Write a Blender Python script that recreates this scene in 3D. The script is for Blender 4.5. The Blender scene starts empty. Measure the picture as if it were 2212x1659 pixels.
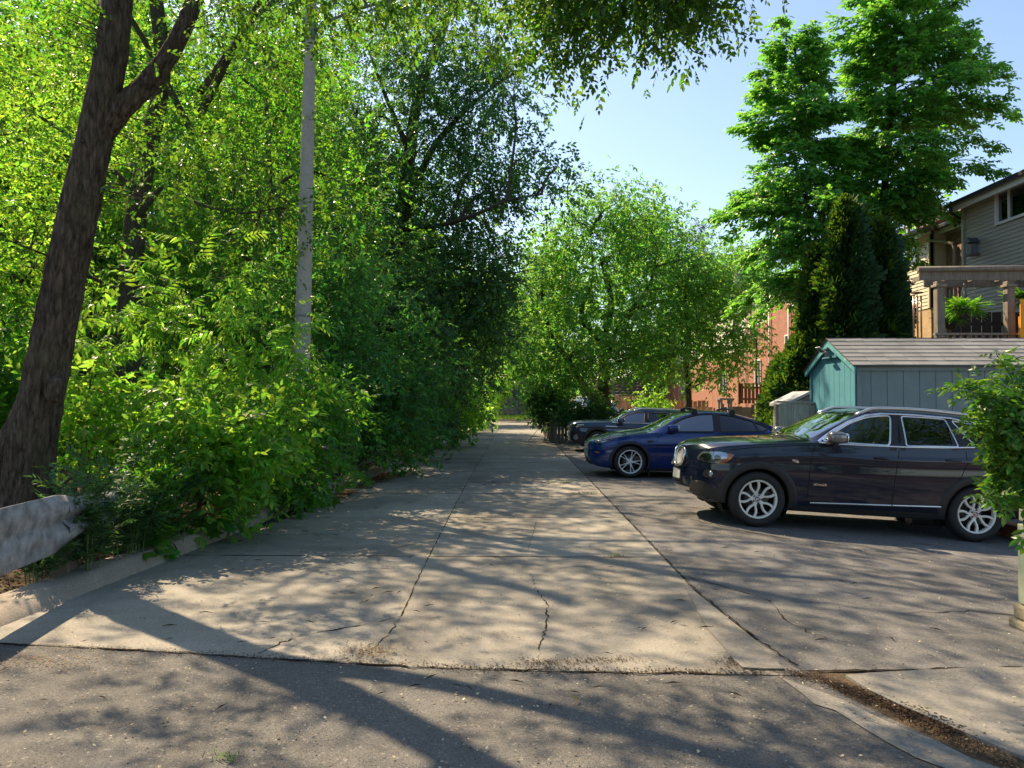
import bpy, math, random
import numpy as np
from mathutils import Vector, Matrix
from mathutils import geometry as mgeo

SC = bpy.context.scene
COL = SC.collection
R = math.radians

# ------------------------------------------------------------------ camera
CAM_H = 1.6
F = 1661.0                      # focal length in units of a 2212 px wide picture
PITCH = math.atan(36.5 / F)
YAW = 0.003
cam_d = bpy.data.cameras.new('camera')
cam_d.sensor_width = 36.0
cam_d.lens = 36.0 * F / 2212.0
cam_d.clip_start = 0.05
cam_d.clip_end = 2000.0
cam = bpy.data.objects.new('camera', cam_d)
COL.objects.link(cam)
cam.location = (0, 0, CAM_H)
cam.rotation_euler = (math.pi / 2 + PITCH, 0, YAW)
SC.camera = cam

# ------------------------------------------------------------------ light
SUN_TO = Vector((-0.60, 0.68, 1.0)).normalized()
w = bpy.data.worlds.new('World')
SC.world = w
w.use_nodes = True
nt = w.node_tree
bg = nt.nodes['Background']
sky = nt.nodes.new('ShaderNodeTexSky')
sky.sky_type = 'NISHITA'
sky.sun_disc = False
sky.sun_elevation = math.asin(SUN_TO.z)
sky.sun_rotation = math.atan2(SUN_TO.x, SUN_TO.y)
sky.air_density = 1.0
sky.dust_density = 0.9
sky.ozone_density = 0.35
nt.links.new(sky.outputs[0], bg.inputs[0])
bg.inputs[1].default_value = 0.105
sun_d = bpy.data.lights.new('sun', 'SUN')
sun_d.energy = 5.0
sun_d.angle = R(0.53)
sun_d.color = (1.0, 0.79, 0.51)
sun = bpy.data.objects.new('sun', sun_d)
COL.objects.link(sun)
sun.rotation_euler = (-SUN_TO).to_track_quat('-Z', 'Y').to_euler()
SC.view_settings.view_transform = 'Standard'
SC.view_settings.look = 'None'
SC.view_settings.gamma = 1.0
SC.view_settings.use_curve_mapping = False
SC.view_settings.exposure = 1.15
SC.render.film_transparent = False
SC.cycles.max_bounces = 7
SC.cycles.diffuse_bounces = 3
SC.cycles.glossy_bounces = 3
SC.cycles.transmission_bounces = 5
SC.cycles.transparent_max_bounces = 10
SC.cycles.caustics_reflective = False
SC.cycles.caustics_refractive = False
SC.cycles.sample_clamp_indirect = 6.0
SC.cycles.use_denoising = True


# ------------------------------------------------------------------ basic helpers
def at(px, py, Y):
    """world point that lies Y metres ahead along the picture ray px, py (2212 x 1659 picture)"""
    v = Vector(((px - 1106) / F, (829.5 - py) / F, -1.0))
    d = cam.rotation_euler.to_matrix() @ v
    return np.array((0, 0, CAM_H)) + np.array(d) * (Y / d.y)


def smooth01(t):
    t = np.clip(t, 0, 1)
    return t * t * (3 - 2 * t)


def G(x, y):
    """height of the paved ground"""
    x = np.asarray(x, float); y = np.asarray(y, float)
    k = 0.068 - 0.040 * smooth01((y - 10) / 6.0)
    d = np.clip(x - 2.5, 0, None)
    d = np.where(d < 6.0, d, 6.0 + (d - 6) * 0.1)
    soft = np.where(d < 0.6, d * d / 1.2, d - 0.3)
    return -k * soft


def pchip(pts, x):
    p = np.array(pts, float); X = p[:, 0]; Y = p[:, 1]
    x = np.clip(np.asarray(x, float), X[0], X[-1])
    if len(X) == 2:
        return np.interp(x, X, Y)
    h = np.diff(X); d = np.diff(Y) / h
    m = np.zeros(len(X))
    for i in range(1, len(X) - 1):
        if d[i - 1] * d[i] > 0:
            w1 = 2 * h[i] + h[i - 1]; w2 = h[i] + 2 * h[i - 1]
            m[i] = (w1 + w2) / (w1 / d[i - 1] + w2 / d[i])
    m[0] = d[0]; m[-1] = d[-1]
    i = np.clip(np.searchsorted(X, x, side='right') - 1, 0, len(h) - 1)
    t = (x - X[i]) / h[i]
    return ((1 + 2 * t) * (1 - t) ** 2 * Y[i] + t * (1 - t) ** 2 * h[i] * m[i]
            + t * t * (3 - 2 * t) * Y[i + 1] + t * t * (t - 1) * h[i] * m[i + 1])


def crom(pts, n):
    """Catmull-Rom resample of a polyline to n points"""
    P = np.array(pts, float)
    if len(P) < 3:
        t = np.linspace(0, 1, n)[:, None]
        return P[0] * (1 - t) + P[-1] * t
    Q = np.vstack([2 * P[0] - P[1], P, 2 * P[-1] - P[-2]])
    u = np.linspace(0, len(P) - 1 - 1e-6, n)
    i = u.astype(int); t = (u - i)[:, None]
    a, b, c, d = Q[i], Q[i + 1], Q[i + 2], Q[i + 3]
    return 0.5 * (2 * b + (c - a) * t + (2 * a - 5 * b + 4 * c - d) * t ** 2 + (3 * b - a - 3 * c + d) * t ** 3)


def link(name, me, mat=None, parent=None):
    o = bpy.data.objects.new(name, me)
    COL.objects.link(o)
    if mat is not None:
        for m in (mat if isinstance(mat, (list, tuple)) else [mat]):
            me.materials.append(m)
    if parent is not None:
        o.parent = parent
    return o


def mesh_np(name, V, Fc, mat=None, parent=None, smooth=False, midx=None):
    V = np.ascontiguousarray(V, dtype=np.float32)
    Fc = np.ascontiguousarray(Fc, dtype=np.int32)
    k = Fc.shape[1]
    me = bpy.data.meshes.new(name)
    me.vertices.add(len(V)); me.vertices.foreach_set('co', V.ravel())
    me.loops.add(Fc.size); me.loops.foreach_set('vertex_index', Fc.ravel())
    me.polygons.add(len(Fc))
    me.polygons.foreach_set('loop_start', np.arange(0, Fc.size, k, dtype=np.int32))
    me.polygons.foreach_set('loop_total', np.full(len(Fc), k, dtype=np.int32))
    if midx is not None:
        me.polygons.foreach_set('material_index', np.ascontiguousarray(midx, dtype=np.int32))
    me.polygons.foreach_set('use_smooth', np.full(len(Fc), bool(smooth)))
    me.update(calc_edges=True)
    return link(name, me, mat, parent)


class MB:
    """collects shapes into one mesh"""
    def __init__(s):
        s.v = []; s.f = []; s.m = []; s.sm = []

    def add(s, V, Fs, mi=0, sm=False):
        b = len(s.v)
        s.v.extend([tuple(map(float, p)) for p in V])
        for f in Fs:
            s.f.append(tuple(int(i) + b for i in f)); s.m.append(mi); s.sm.append(sm)
        return s

    def box(s, c, size, rz=0.0, mi=0, ry=0.0):
        hx, hy, hz = [q / 2 for q in size]
        V = np.array([(x, y, z) for x in (-hx, hx) for y in (-hy, hy) for z in (-hz, hz)])
        if ry:
            ca, sa = math.cos(ry), math.sin(ry)
            V = np.c_[V[:, 0] * ca + V[:, 2] * sa, V[:, 1], -V[:, 0] * sa + V[:, 2] * ca]
        if rz:
            ca, sa = math.cos(rz), math.sin(rz)
            V = np.c_[V[:, 0] * ca - V[:, 1] * sa, V[:, 0] * sa + V[:, 1] * ca, V[:, 2]]
        V = V + np.array(c)
        return s.add(V, [(0, 1, 3, 2), (4, 6, 7, 5), (0, 4, 5, 1), (2, 3, 7, 6), (0, 2, 6, 4), (1, 5, 7, 3)], mi)

    def bar(s, p, q, wd, th, up=(0, 0, 1), mi=0):
        p = np.array(p, float); q = np.array(q, float)
        d = q - p; d /= np.linalg.norm(d)
        a = np.cross(up, d)
        if np.linalg.norm(a) < 1e-6:
            a = np.cross((1, 0, 0), d)
        a /= np.linalg.norm(a); b = np.cross(d, a)
        V = []
        for e in (p, q):
            for sa, sb in ((-1, -1), (1, -1), (1, 1), (-1, 1)):
                V.append(e + a * sa * wd / 2 + b * sb * th / 2)
        return s.add(V, [(3, 2, 1, 0), (4, 5, 6, 7), (0, 1, 5, 4), (1, 2, 6, 5), (2, 3, 7, 6), (3, 0, 4, 7)], mi)

    def tube(s, pts, rad, n=8, mi=0, cap=True):
        P = np.array(pts, float); K = len(P)
        r = np.broadcast_to(np.array(rad, float), (K,))
        T = np.gradient(P, axis=0); T /= np.linalg.norm(T, axis=1)[:, None] + 1e-12
        a = np.cross(T[0], (0, 0, 1.0))
        if np.linalg.norm(a) < 1e-3:
            a = np.cross(T[0], (1.0, 0, 0))
        V = []
        for i in range(K):
            a = a - T[i] * np.dot(a, T[i]); a /= np.linalg.norm(a) + 1e-12
            b = np.cross(T[i], a)
            for k in range(n):
                th = 2 * math.pi * k / n
                V.append(P[i] + r[i] * (math.cos(th) * a + math.sin(th) * b))
        Fs = [(i * n + k, i * n + (k + 1) % n, (i + 1) * n + (k + 1) % n, (i + 1) * n + k)
              for i in range(K - 1) for k in range(n)]
        s.add(V, Fs, mi, True)
        if cap:
            s.f.append(tuple(len(s.v) - K * n + k for k in range(n))[::-1]); s.m.append(mi); s.sm.append(False)
            s.f.append(tuple(len(s.v) - n + k for k in range(n))); s.m.append(mi); s.sm.append(False)
        return s

    def lathe(s, prof, n=40, axis='y', c=(0, 0, 0), mi=0, sm=True, closed=False):
        """prof = [(radius, offset along axis)]"""
        V = []
        for r_, h in prof:
            for k in range(n):
                th = 2 * math.pi * k / n
                x, y = r_ * math.cos(th), r_ * math.sin(th)
                V.append({'y': (x, h, y), 'z': (x, y, h), 'x': (h, x, y)}[axis])
        V = np.array(V) + np.array(c)
        K = len(prof)
        Fs = [(i * n + k, i * n + (k + 1) % n, (i + 1) * n + (k + 1) % n, (i + 1) * n + k)
              for i in range(K - 1) for k in range(n)]
        return s.add(V, Fs, mi, sm)

    def prism(s, poly, h0, h1, plane='xz', mi=0):
        """poly extruded along the axis that is missing from plane"""
        n = len(poly)
        def mk(a, b, h):
            return {'xz': (a, h, b), 'yz': (h, a, b), 'xy': (a, b, h)}[plane]
        V = [mk(a, b, h0) for a, b in poly] + [mk(a, b, h1) for a, b in poly]
        Fs = [tuple(range(n))[::-1], tuple(range(n, 2 * n))] + [(i, (i + 1) % n, n + (i + 1) % n, n + i) for i in range(n)]
        return s.add(V, Fs, mi)

    def sell(s, c, r, e=0.6, n=20, m=14, mi=0):
        """superellipsoid"""
        V = []
        def pw(a): return math.copysign(abs(a) ** e, a)
        for i in range(m + 1):
            ph = -math.pi / 2 + math.pi * i / m
            for k in range(n):
                th = 2 * math.pi * k / n
                V.append((c[0] + r[0] * pw(math.cos(ph)) * pw(math.cos(th)), c[1] + r[1] * pw(math.cos(ph)) * pw(math.sin(th)), c[2] + r[2] * pw(math.sin(ph))))
        Fs = [(i * n + k, i * n + (k + 1) % n, (i + 1) * n + (k + 1) % n, (i + 1) * n + k) for i in range(m) for k in range(n)]
        return s.add(V, Fs, mi, True)

    def build(s, name, mat, parent=None, bevel=0.0):
        me = bpy.data.meshes.new(name)
        me.from_pydata(s.v, [], s.f)
        me.polygons.foreach_set('material_index', np.array(s.m, dtype=np.int32))
        me.polygons.foreach_set('use_smooth', np.array(s.sm, dtype=bool))
        o = link(name, me, mat, parent)
        if bevel:
            b = o.modifiers.new('bevel', 'BEVEL'); b.width = bevel; b.segments = 2; b.limit_method = 'ANGLE'
        return o


def tag(o, label=None, cat=None, group=None, kind=None):
    if label: o['label'] = label
    if cat: o['category'] = cat
    if group: o['group'] = group
    if kind: o['kind'] = kind
    return o


def empty(name, loc, rz=0.0, label=None, cat=None, group=None):
    o = bpy.data.objects.new(name, None)
    COL.objects.link(o)
    o.empty_display_size = 0.2
    o.location = [float(q) for q in loc]; o.rotation_euler = (0, 0, rz)
    return tag(o, label, cat, group)


def copy_tree(o, parent=None):
    c = o.copy(); COL.objects.link(c)
    if parent is not None:
        c.parent = parent
    for ch in list(o.children):
        copy_tree(ch, c)
    return c


# ------------------------------------------------------------------ materials
def newmat(name):
    m = bpy.data.materials.new(name); m.use_nodes = True
    t = m.node_tree; t.nodes.clear()
    out = t.nodes.new('ShaderNodeOutputMaterial')
    return m, t, out


def N(t, kind, **kw):
    n = t.nodes.new(kind)
    for k, v in kw.items():
        if k.startswith('i_'):
            key = k[2:]
            n.inputs[int(key) if key.isdigit() else key.replace('_', ' ')].default_value = v
        else:
            setattr(n, k, v)
    return n


def L(t, a, b): t.links.new(a, b)


def ramp(t, src, stops):
    r = t.nodes.new('ShaderNodeValToRGB')
    e = r.color_ramp.elements
    while len(e) < len(stops): e.new(0.5)
    for q, (p, c) in zip(e, stops):
        q.position = p; q.color = (*c, 1) if len(c) == 3 else c
    L(t, src, r.inputs[0])
    return r.outputs[0]


def noise(t, co, scale, detail=4, rough=0.55, dist=0.0):
    n = N(t, 'ShaderNodeTexNoise')
    n.inputs['Scale'].default_value = scale; n.inputs['Detail'].default_value = detail
    n.inputs['Roughness'].default_value = rough; n.inputs['Distortion'].default_value = dist
    if co is not None: L(t, co, n.inputs['Vector'])
    return n.outputs[0]


def mixc(t, fac, a, b, mode='MIX'):
    m = N(t, 'ShaderNodeMix', data_type='RGBA', blend_type=mode)
    for val, i in ((fac, 0), (a, 6), (b, 7)):
        if hasattr(val, 'links') or hasattr(val, 'is_linked'):
            L(t, val, m.inputs[i])
        else:
            m.inputs[i].default_value = val if i == 0 else ((*val, 1) if len(val) == 3 else val)
    return m.outputs[2]


def coord(t, which='Object', scale=None):
    c = N(t, 'ShaderNodeTexCoord').outputs[which]
    if scale is not None:
        mp = N(t, 'ShaderNodeMapping'); mp.inputs['Scale'].default_value = scale
        L(t, c, mp.inputs[0]); return mp.outputs[0]
    return c


def principled(t, out, col, rough=0.6, bump=None, bstr=0.3, bdist=0.01, **kw):
    p = N(t, 'ShaderNodeBsdfPrincipled')
    if hasattr(col, 'is_linked'): L(t, col, p.inputs['Base Color'])
    else: p.inputs['Base Color'].default_value = (*col, 1)
    if hasattr(rough, 'is_linked'): L(t, rough, p.inputs['Roughness'])
    else: p.inputs['Roughness'].default_value = rough
    for k, v in kw.items():
        p.inputs[k.replace('_', ' ')].default_value = v
    if bump is not None:
        b = N(t, 'ShaderNodeBump'); b.inputs['Strength'].default_value = bstr; b.inputs['Distance'].default_value = bdist
        L(t, bump, b.inputs['Height']); L(t, b.outputs[0], p.inputs['Normal'])
    L(t, p.outputs[0], out.inputs[0])
    return p


def plain(name, col, rough=0.5, var=0.12, vs=6.0, bstr=0.0, bs=60.0, **kw):
    m, t, out = newmat(name)
    co = coord(t)
    n = noise(t, co, vs)
    d = tuple(c * (1 - var) for c in col); u = tuple(min(1, c * (1 + var)) for c in col)
    c = ramp(t, n, [(0.3, d), (0.7, u)])
    principled(t, out, c, rough, noise(t, co, bs) if bstr else None, bstr, 0.004, **kw)
    return m


def leaf_mat(name, base, trans, tf=0.45, rough=0.42, hue=0.03, val=0.35, spec=0.35):
    m, t, out = newmat(name)
    geo = N(t, 'ShaderNodeNewGeometry')
    rnd = geo.outputs['Random Per Island']
    def vary(c):
        h = N(t, 'ShaderNodeHueSaturation'); h.inputs['Color'].default_value = (*c, 1)
        mr = N(t, 'ShaderNodeMapRange'); mr.inputs['To Min'].default_value = 1 - val; mr.inputs['To Max'].default_value = 1 + val
        L(t, rnd, mr.inputs[0]); L(t, mr.outputs[0], h.inputs['Value'])
        ml = N(t, 'ShaderNodeMath', operation='MULTIPLY'); ml.inputs[1].default_value = 7.31
        fr = N(t, 'ShaderNodeMath', operation='FRACT')
        L(t, rnd, ml.inputs[0]); L(t, ml.outputs[0], fr.inputs[0])
        m2 = N(t, 'ShaderNodeMapRange'); m2.inputs['To Min'].default_value = 0.5 - hue; m2.inputs['To Max'].default_value = 0.5 + hue
        L(t, fr.outputs[0], m2.inputs[0]); L(t, m2.outputs[0], h.inputs['Hue'])
        return h.outputs[0]
    p = N(t, 'ShaderNodeBsdfPrincipled'); p.inputs['Roughness'].default_value = rough
    p.inputs['Specular IOR Level'].default_value = spec
    L(t, vary(base), p.inputs['Base Color'])
    tr = N(t, 'ShaderNodeBsdfTranslucent'); L(t, vary(trans), tr.inputs[0])
    mx = N(t, 'ShaderNodeMixShader'); mx.inputs[0].default_value = tf
    L(t, p.outputs[0], mx.inputs[1]); L(t, tr.outputs[0], mx.inputs[2]); L(t, mx.outputs[0], out.inputs[0])
    return m


def bark_mat(name, dark, light, sc=1.0, disp=0.03):
    m, t, out = newmat(name)
    co = coord(t, 'Object', (10 * sc, 10 * sc, 2.3 * sc))
    n1 = noise(t, co, 2.6, 8, 0.65, 0.6)
    n2 = noise(t, coord(t), 3.0, 3)
    v = N(t, 'ShaderNodeTexVoronoi', feature='DISTANCE_TO_EDGE'); v.inputs['Scale'].default_value = 2.2
    L(t, co, v.inputs['Vector'])
    mm = N(t, 'ShaderNodeMath', operation='MULTIPLY'); L(t, n1, mm.inputs[0]); L(t, v.outputs[0], mm.inputs[1])
    ad = N(t, 'ShaderNodeMath', operation='MULTIPLY_ADD'); ad.inputs[1].default_value = 1.4
    L(t, mm.outputs[0], ad.inputs[0]); L(t, n1, ad.inputs[2])
    c = ramp(t, ad.outputs[0], [(0.35, dark), (0.85, light)])
    c = mixc(t, ramp(t, n2, [(0.45, (0, 0, 0)), (0.7, (0.35, 0.35, 0.35))]), c, (light[0] * 0.8, light[1] * 1.05, light[2] * 0.7))
    principled(t, out, c, 0.92, ad.outputs[0], 1.0, disp, Specular_IOR_Level=0.15)
    return m


def brick_mat(name, c1, c2, mortar, sx=1.0):
    m, t, out = newmat(name)
    tc = N(t, 'ShaderNodeTexCoord')
    sp = N(t, 'ShaderNodeSeparateXYZ'); L(t, tc.outputs['Object'], sp.inputs[0])
    ad = N(t, 'ShaderNodeMath', operation='ADD'); L(t, sp.outputs[0], ad.inputs[0]); L(t, sp.outputs[1], ad.inputs[1])
    cb = N(t, 'ShaderNodeCombineXYZ'); L(t, ad.outputs[0], cb.inputs[0]); L(t, sp.outputs[2], cb.inputs[1])
    b = N(t, 'ShaderNodeTexBrick')
    b.inputs['Scale'].default_value = 1.0
    b.inputs['Brick Width'].default_value = 0.22; b.inputs['Row Height'].default_value = 0.075
    b.inputs['Mortar Size'].default_value = 0.007; b.inputs['Bias'].default_value = 0.0
    b.inputs['Color1'].default_value = (*c1, 1); b.inputs['Color2'].default_value = (*c2, 1); b.inputs['Mortar'].default_value = (*mortar, 1)
    L(t, cb.outputs[0], b.inputs['Vector'])
    c = mixc(t, 0.25, b.outputs['Color'], ramp(t, noise(t, tc.outputs['Object'], 2.5), [(0.3, (0.12, 0.1, 0.09)), (0.7, (0.5, 0.45, 0.4))]), 'OVERLAY')
    inv = N(t, 'ShaderNodeMath', operation='SUBTRACT'); inv.inputs[0].default_value = 1.0; L(t, b.outputs['Fac'], inv.inputs[1])
    principled(t, out, c, 0.9, inv.outputs[0], 0.6, 0.01)
    return m


def wood_mat(name, c0, c1, axis='z', sc=1.0, rough=0.8):
    m, t, out = newmat(name)
    s = {'z': (14, 14, 1.2), 'x': (1.2, 14, 14), 'y': (14, 1.2, 14)}[axis]
    co = coord(t, 'Object', tuple(q * sc for q in s))
    n1 = noise(t, co, 2.0, 6, 0.6, 0.8)
    n2 = noise(t, coord(t), 4.5, 2)
    geo = N(t, 'ShaderNodeNewGeometry')
    c = ramp(t, n1, [(0.3, c0), (0.7, c1)])
    mr = N(t, 'ShaderNodeMapRange'); mr.inputs['To Min'].default_value = 0.72; mr.inputs['To Max'].default_value = 1.2
    L(t, geo.outputs['Random Per Island'], mr.inputs[0])
    hs = N(t, 'ShaderNodeHueSaturation'); L(t, c, hs.inputs['Color']); L(t, mr.outputs[0], hs.inputs['Value'])
    c = mixc(t, ramp(t, n2, [(0.5, (0, 0, 0)), (0.8, (0.4, 0.4, 0.4))]), hs.outputs[0], tuple(q * 0.5 for q in c0))
    principled(t, out, c, rough, n1, 0.35, 0.004)
    return m


def paint_mat(name, col, metallic=0.0, flake=0.0):
    m, t, out = newmat(name)
    co = coord(t)
    c = ramp(t, noise(t, co, 2.0, 2), [(0.3, tuple(q * 0.94 for q in col)), (0.7, tuple(q * 1.06 for q in col))])
    dust = noise(t, co, 5.0, 5)
    rr = ramp(t, dust, [(0.35, (0.16,) * 3), (0.75, (0.3,) * 3)])
    p = principled(t, out, c, rr, None, Metallic=metallic)
    p.inputs['Specular IOR Level'].default_value = 0.12
    p.inputs['Coat Weight'].default_value = 1.0
    p.inputs['Coat Roughness'].default_value = 0.035
    return m


def glass_mat(name, tint, refl=1.0):
    m, t, out = newmat(name)
    tr = N(t, 'ShaderNodeBsdfTransparent'); tr.inputs[0].default_value = (*tint, 1)
    gl = N(t, 'ShaderNodeBsdfGlossy'); gl.inputs['Roughness'].default_value = 0.015; gl.inputs[0].default_value = (0.95, 0.97, 1, 1)
    fr = N(t, 'ShaderNodeFresnel'); fr.inputs[0].default_value = 1.65
    mr = N(t, 'ShaderNodeMath', operation='MULTIPLY'); mr.inputs[1].default_value = 1.7 * refl; mr.use_clamp = True
    L(t, fr.outputs[0], mr.inputs[0])
    mx = N(t, 'ShaderNodeMixShader'); L(t, mr.outputs[0], mx.inputs[0]); L(t, tr.outputs[0], mx.inputs[1]); L(t, gl.outputs[0], mx.inputs[2])
    L(t, mx.outputs[0], out.inputs[0])
    return m


def concrete_mat(name, base, stain=0.5, warm=0.0, slabs=False):
    m, t, out = newmat(name)
    co = coord(t)
    big = noise(t, co, 0.55, 6, 0.62, 0.4)
    mid = noise(t, co, 4.5, 6, 0.65)
    fine = noise(t, co, 55.0, 4, 0.7)
    d = tuple(q * (1 - 0.38 * stain) for q in base); u = tuple(q * (1 + 0.14 * stain) for q in base)
    c = ramp(t, big, [(0.32, d), (0.52, base), (0.72, u)])
    if slabs:
        sp_ = N(t, 'ShaderNodeSeparateXYZ'); L(t, co, sp_.inputs[0])
        js = [4.4, 7.95, 10.6, 13.3, 15.1, 17.4, 20.0, 22.6, 25.4, 28.4, 31.6, 35, 39, 44]
        mr_ = N(t, 'ShaderNodeMapRange'); mr_.inputs['From Min'].default_value = 4.0; mr_.inputs['From Max'].default_value = 50.0
        L(t, sp_.outputs[1], mr_.inputs[0])
        tones = []
        for seq in ((.50, .44, .55, .47, .52, .42, .5, .55, .46, .5, .44, .52, .48, .5), (.46, .54, .45, .52, .43, .5, .55, .47, .5, .45, .53, .48, .5, .46)):
            r_ = t.nodes.new('ShaderNodeValToRGB'); r_.color_ramp.interpolation = 'CONSTANT'; e_ = r_.color_ramp.elements
            while len(e_) < len(js): e_.new(0.5)
            for q_, j_, v_ in zip(e_, js, seq): q_.position = (j_ - 4.0) / 46.0; q_.color = (v_, v_, v_, 1)
            L(t, mr_.outputs[0], r_.inputs[0]); tones.append(r_.outputs[0])
        gt_ = N(t, 'ShaderNodeMath', operation='GREATER_THAN'); gt_.inputs[1].default_value = -0.9; L(t, sp_.outputs[0], gt_.inputs[0])
        c = mixc(t, 0.9, c, mixc(t, gt_.outputs[0], tones[0], tones[1]), 'OVERLAY')
        st_ = noise(t, coord(t, 'Object', (1.0, 0.35, 1.0)), 1.4, 7, 0.68, 0.8)
        c = mixc(t, ramp(t, st_, [(0.50, (0,) * 3), (0.68, (0.55,) * 3)]), c, tuple(q * 0.58 for q in base))
    c = mixc(t, 0.55, c, ramp(t, mid, [(0.3, (0.40, 0.39, 0.37)), (0.7, (0.60, 0.60, 0.60))]), 'OVERLAY')
    c = mixc(t, 0.6, c, ramp(t, fine, [(0.28, (0.22, 0.21, 0.2)), (0.5, (0.5, 0.5, 0.5)), (0.74, (0.72, 0.72, 0.72))]), 'OVERLAY')
    v = N(t, 'ShaderNodeTexVoronoi'); v.inputs['Scale'].default_value = 34.0; L(t, co, v.inputs['Vector'])
    c = mixc(t, ramp(t, v.outputs['Distance'], [(0.06, (0.55,) * 3), (0.14, (0,) * 3)]), c, (0.10, 0.08, 0.06))
    h = N(t, 'ShaderNodeMath', operation='MULTIPLY_ADD'); h.inputs[1].default_value = 0.6; L(t, mid, h.inputs[0]); L(t, fine, h.inputs[2])
    principled(t, out, c, 0.88, h.outputs[0], 0.55, 0.006, Specular_IOR_Level=0.25)
    return m


def asphalt_mat(name, base, agg=(0.34, 0.30, 0.25), amount=0.5):
    m, t, out = newmat(name)
    co = coord(t)
    big = noise(t, co, 0.5, 6, 0.6, 0.5)
    mid = noise(t, co, 3.0, 5, 0.6)
    v = N(t, 'ShaderNodeTexVoronoi'); v.inputs['Scale'].default_value = 150.0; L(t, co, v.inputs['Vector'])
    v2 = N(t, 'ShaderNodeTexVoronoi'); v2.inputs['Scale'].default_value = 75.0; L(t, co, v2.inputs['Vector'])
    sp = N(t, 'ShaderNodeSeparateColor'); L(t, v.outputs['Color'], sp.inputs[0])
    sp2 = N(t, 'ShaderNodeSeparateColor'); L(t, v2.outputs['Color'], sp2.inputs[0])
    c = ramp(t, big, [(0.3, tuple(q * 0.75 for q in base)), (0.7, tuple(q * 1.25 for q in base))])
    c = mixc(t, 0.5, c, ramp(t, mid, [(0.3, (0.36,) * 3), (0.7, (0.64,) * 3)]), 'OVERLAY')
    c = mixc(t, ramp(t, sp.outputs[0], [(0.45, (0,) * 3), (0.95, (amount,) * 3)]), c, agg)
    c = mixc(t, ramp(t, sp2.outputs[1], [(0.95, (0,) * 3), (0.98, (0.32,) * 3)]), c, tuple(min(1, q * 1.5) for q in agg))
    c = mixc(t, ramp(t, sp.outputs[1], [(0.7, (0,) * 3), (0.95, (0.7,) * 3)]), c, tuple(q * 0.4 for q in base))
    wear = noise(t, coord(t, 'Object', (0.8, 0.4, 1.0)), 0.9, 6, 0.6, 1.2)
    c = mixc(t, ramp(t, wear, [(0.55, (0,) * 3), (0.66, (0.45,) * 3)]), c, tuple(q * 1.75 for q in base))
    oil = noise(t, co, 1.3, 3, 0.5, 0.3)
    c = mixc(t, ramp(t, oil, [(0.66, (0,) * 3), (0.74, (0.6,) * 3)]), c, tuple(q * 0.35 for q in base))
    principled(t, out, c, 0.9, v.outputs['Distance'], 0.7, 0.006, Specular_IOR_Level=0.25)
    return m


def soil_mat(name):
    m, t, out = newmat(name)
    co = coord(t)
    n1 = noise(t, co, 3.0, 8, 0.7); n2 = noise(t, co, 40, 5, 0.7)
    c = ramp(t, n1, [(0.3, (0.045, 0.03, 0.018)), (0.55, (0.11, 0.075, 0.045)), (0.75, (0.06, 0.07, 0.02))])
    c = mixc(t, 0.6, c, ramp(t, n2, [(0.3, (0.2,) * 3), (0.7, (0.7, 0.66, 0.6))]), 'OVERLAY')
    principled(t, out, c, 0.95, n2, 0.9, 0.03)
    return m


M = {}
M['concrete'] = concrete_mat('lane_concrete', (0.268, 0.250, 0.222), 1.0, slabs=True)
M['concrete_light'] = concrete_mat('pale_concrete', (0.21, 0.20, 0.185), 0.8)
M['kerb'] = concrete_mat('kerb_concrete', (0.31, 0.265, 0.22), 0.9)
M['asphalt'] = asphalt_mat('lot_asphalt', (0.138, 0.135, 0.135), (0.27, 0.25, 0.235), 0.26)
M['asphalt_dark'] = asphalt_mat('road_asphalt', (0.118, 0.114, 0.110), (0.29, 0.265, 0.24), 0.28)
M['soil'] = soil_mat('soil')
M['crack'] = plain('crack_dirt', (0.035, 0.030, 0.025), 0.98, 0.4, 30, 0.0, Specular_IOR_Level=0.0)
M['litter'] = leaf_mat('dry_litter', (0.20, 0.125, 0.06), (0.16, 0.09, 0.03), 0.2, 0.8, 0.04, 0.75)
M['litter_dark'] = leaf_mat('dark_litter', (0.055, 0.032, 0.018), (0.05, 0.02, 0.01), 0.15, 0.85, 0.03, 0.6)
M['litter_pale'] = leaf_mat('pale_seeds', (0.48, 0.42, 0.30), (0.3, 0.22, 0.1), 0.25, 0.7, 0.03, 0.5)
M['galv'] = plain('galvanised_steel', (0.23, 0.24, 0.26), 0.6, 0.3, 5, 0.2, 14, Metallic=0.3)
M['pole'] = concrete_mat('pole_concrete', (0.42, 0.40, 0.38), 0.5)
M['bark'] = bark_mat('old_bark', (0.026, 0.019, 0.014), (0.21, 0.16, 0.122), 1.0, 0.06)
M['bark2'] = bark_mat('grey_bark', (0.030, 0.024, 0.018), (0.15, 0.125, 0.10), 2.0, 0.02)
M['twig'] = plain('twig_bark', (0.075, 0.055, 0.04), 0.9, 0.3, 12)
M['cutwood'] = wood_mat('pale_stripped_wood', (0.30, 0.19, 0.10), (0.48, 0.34, 0.2), 'z')
M['stem'] = plain('green_stem', (0.10, 0.16, 0.045), 0.6, 0.3, 12)
GL = dict(spec=0.4)
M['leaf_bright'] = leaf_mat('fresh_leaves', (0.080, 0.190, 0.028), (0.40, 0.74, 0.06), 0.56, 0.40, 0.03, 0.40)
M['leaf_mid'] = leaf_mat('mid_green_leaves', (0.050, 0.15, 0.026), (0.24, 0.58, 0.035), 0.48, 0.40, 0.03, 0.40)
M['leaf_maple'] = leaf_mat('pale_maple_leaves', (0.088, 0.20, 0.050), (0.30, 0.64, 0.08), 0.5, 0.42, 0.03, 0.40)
M['leaf_cool'] = leaf_mat('cool_green_leaves', (0.048, 0.145, 0.042), (0.17, 0.47, 0.06), 0.45, 0.40, 0.03, 0.45)
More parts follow.
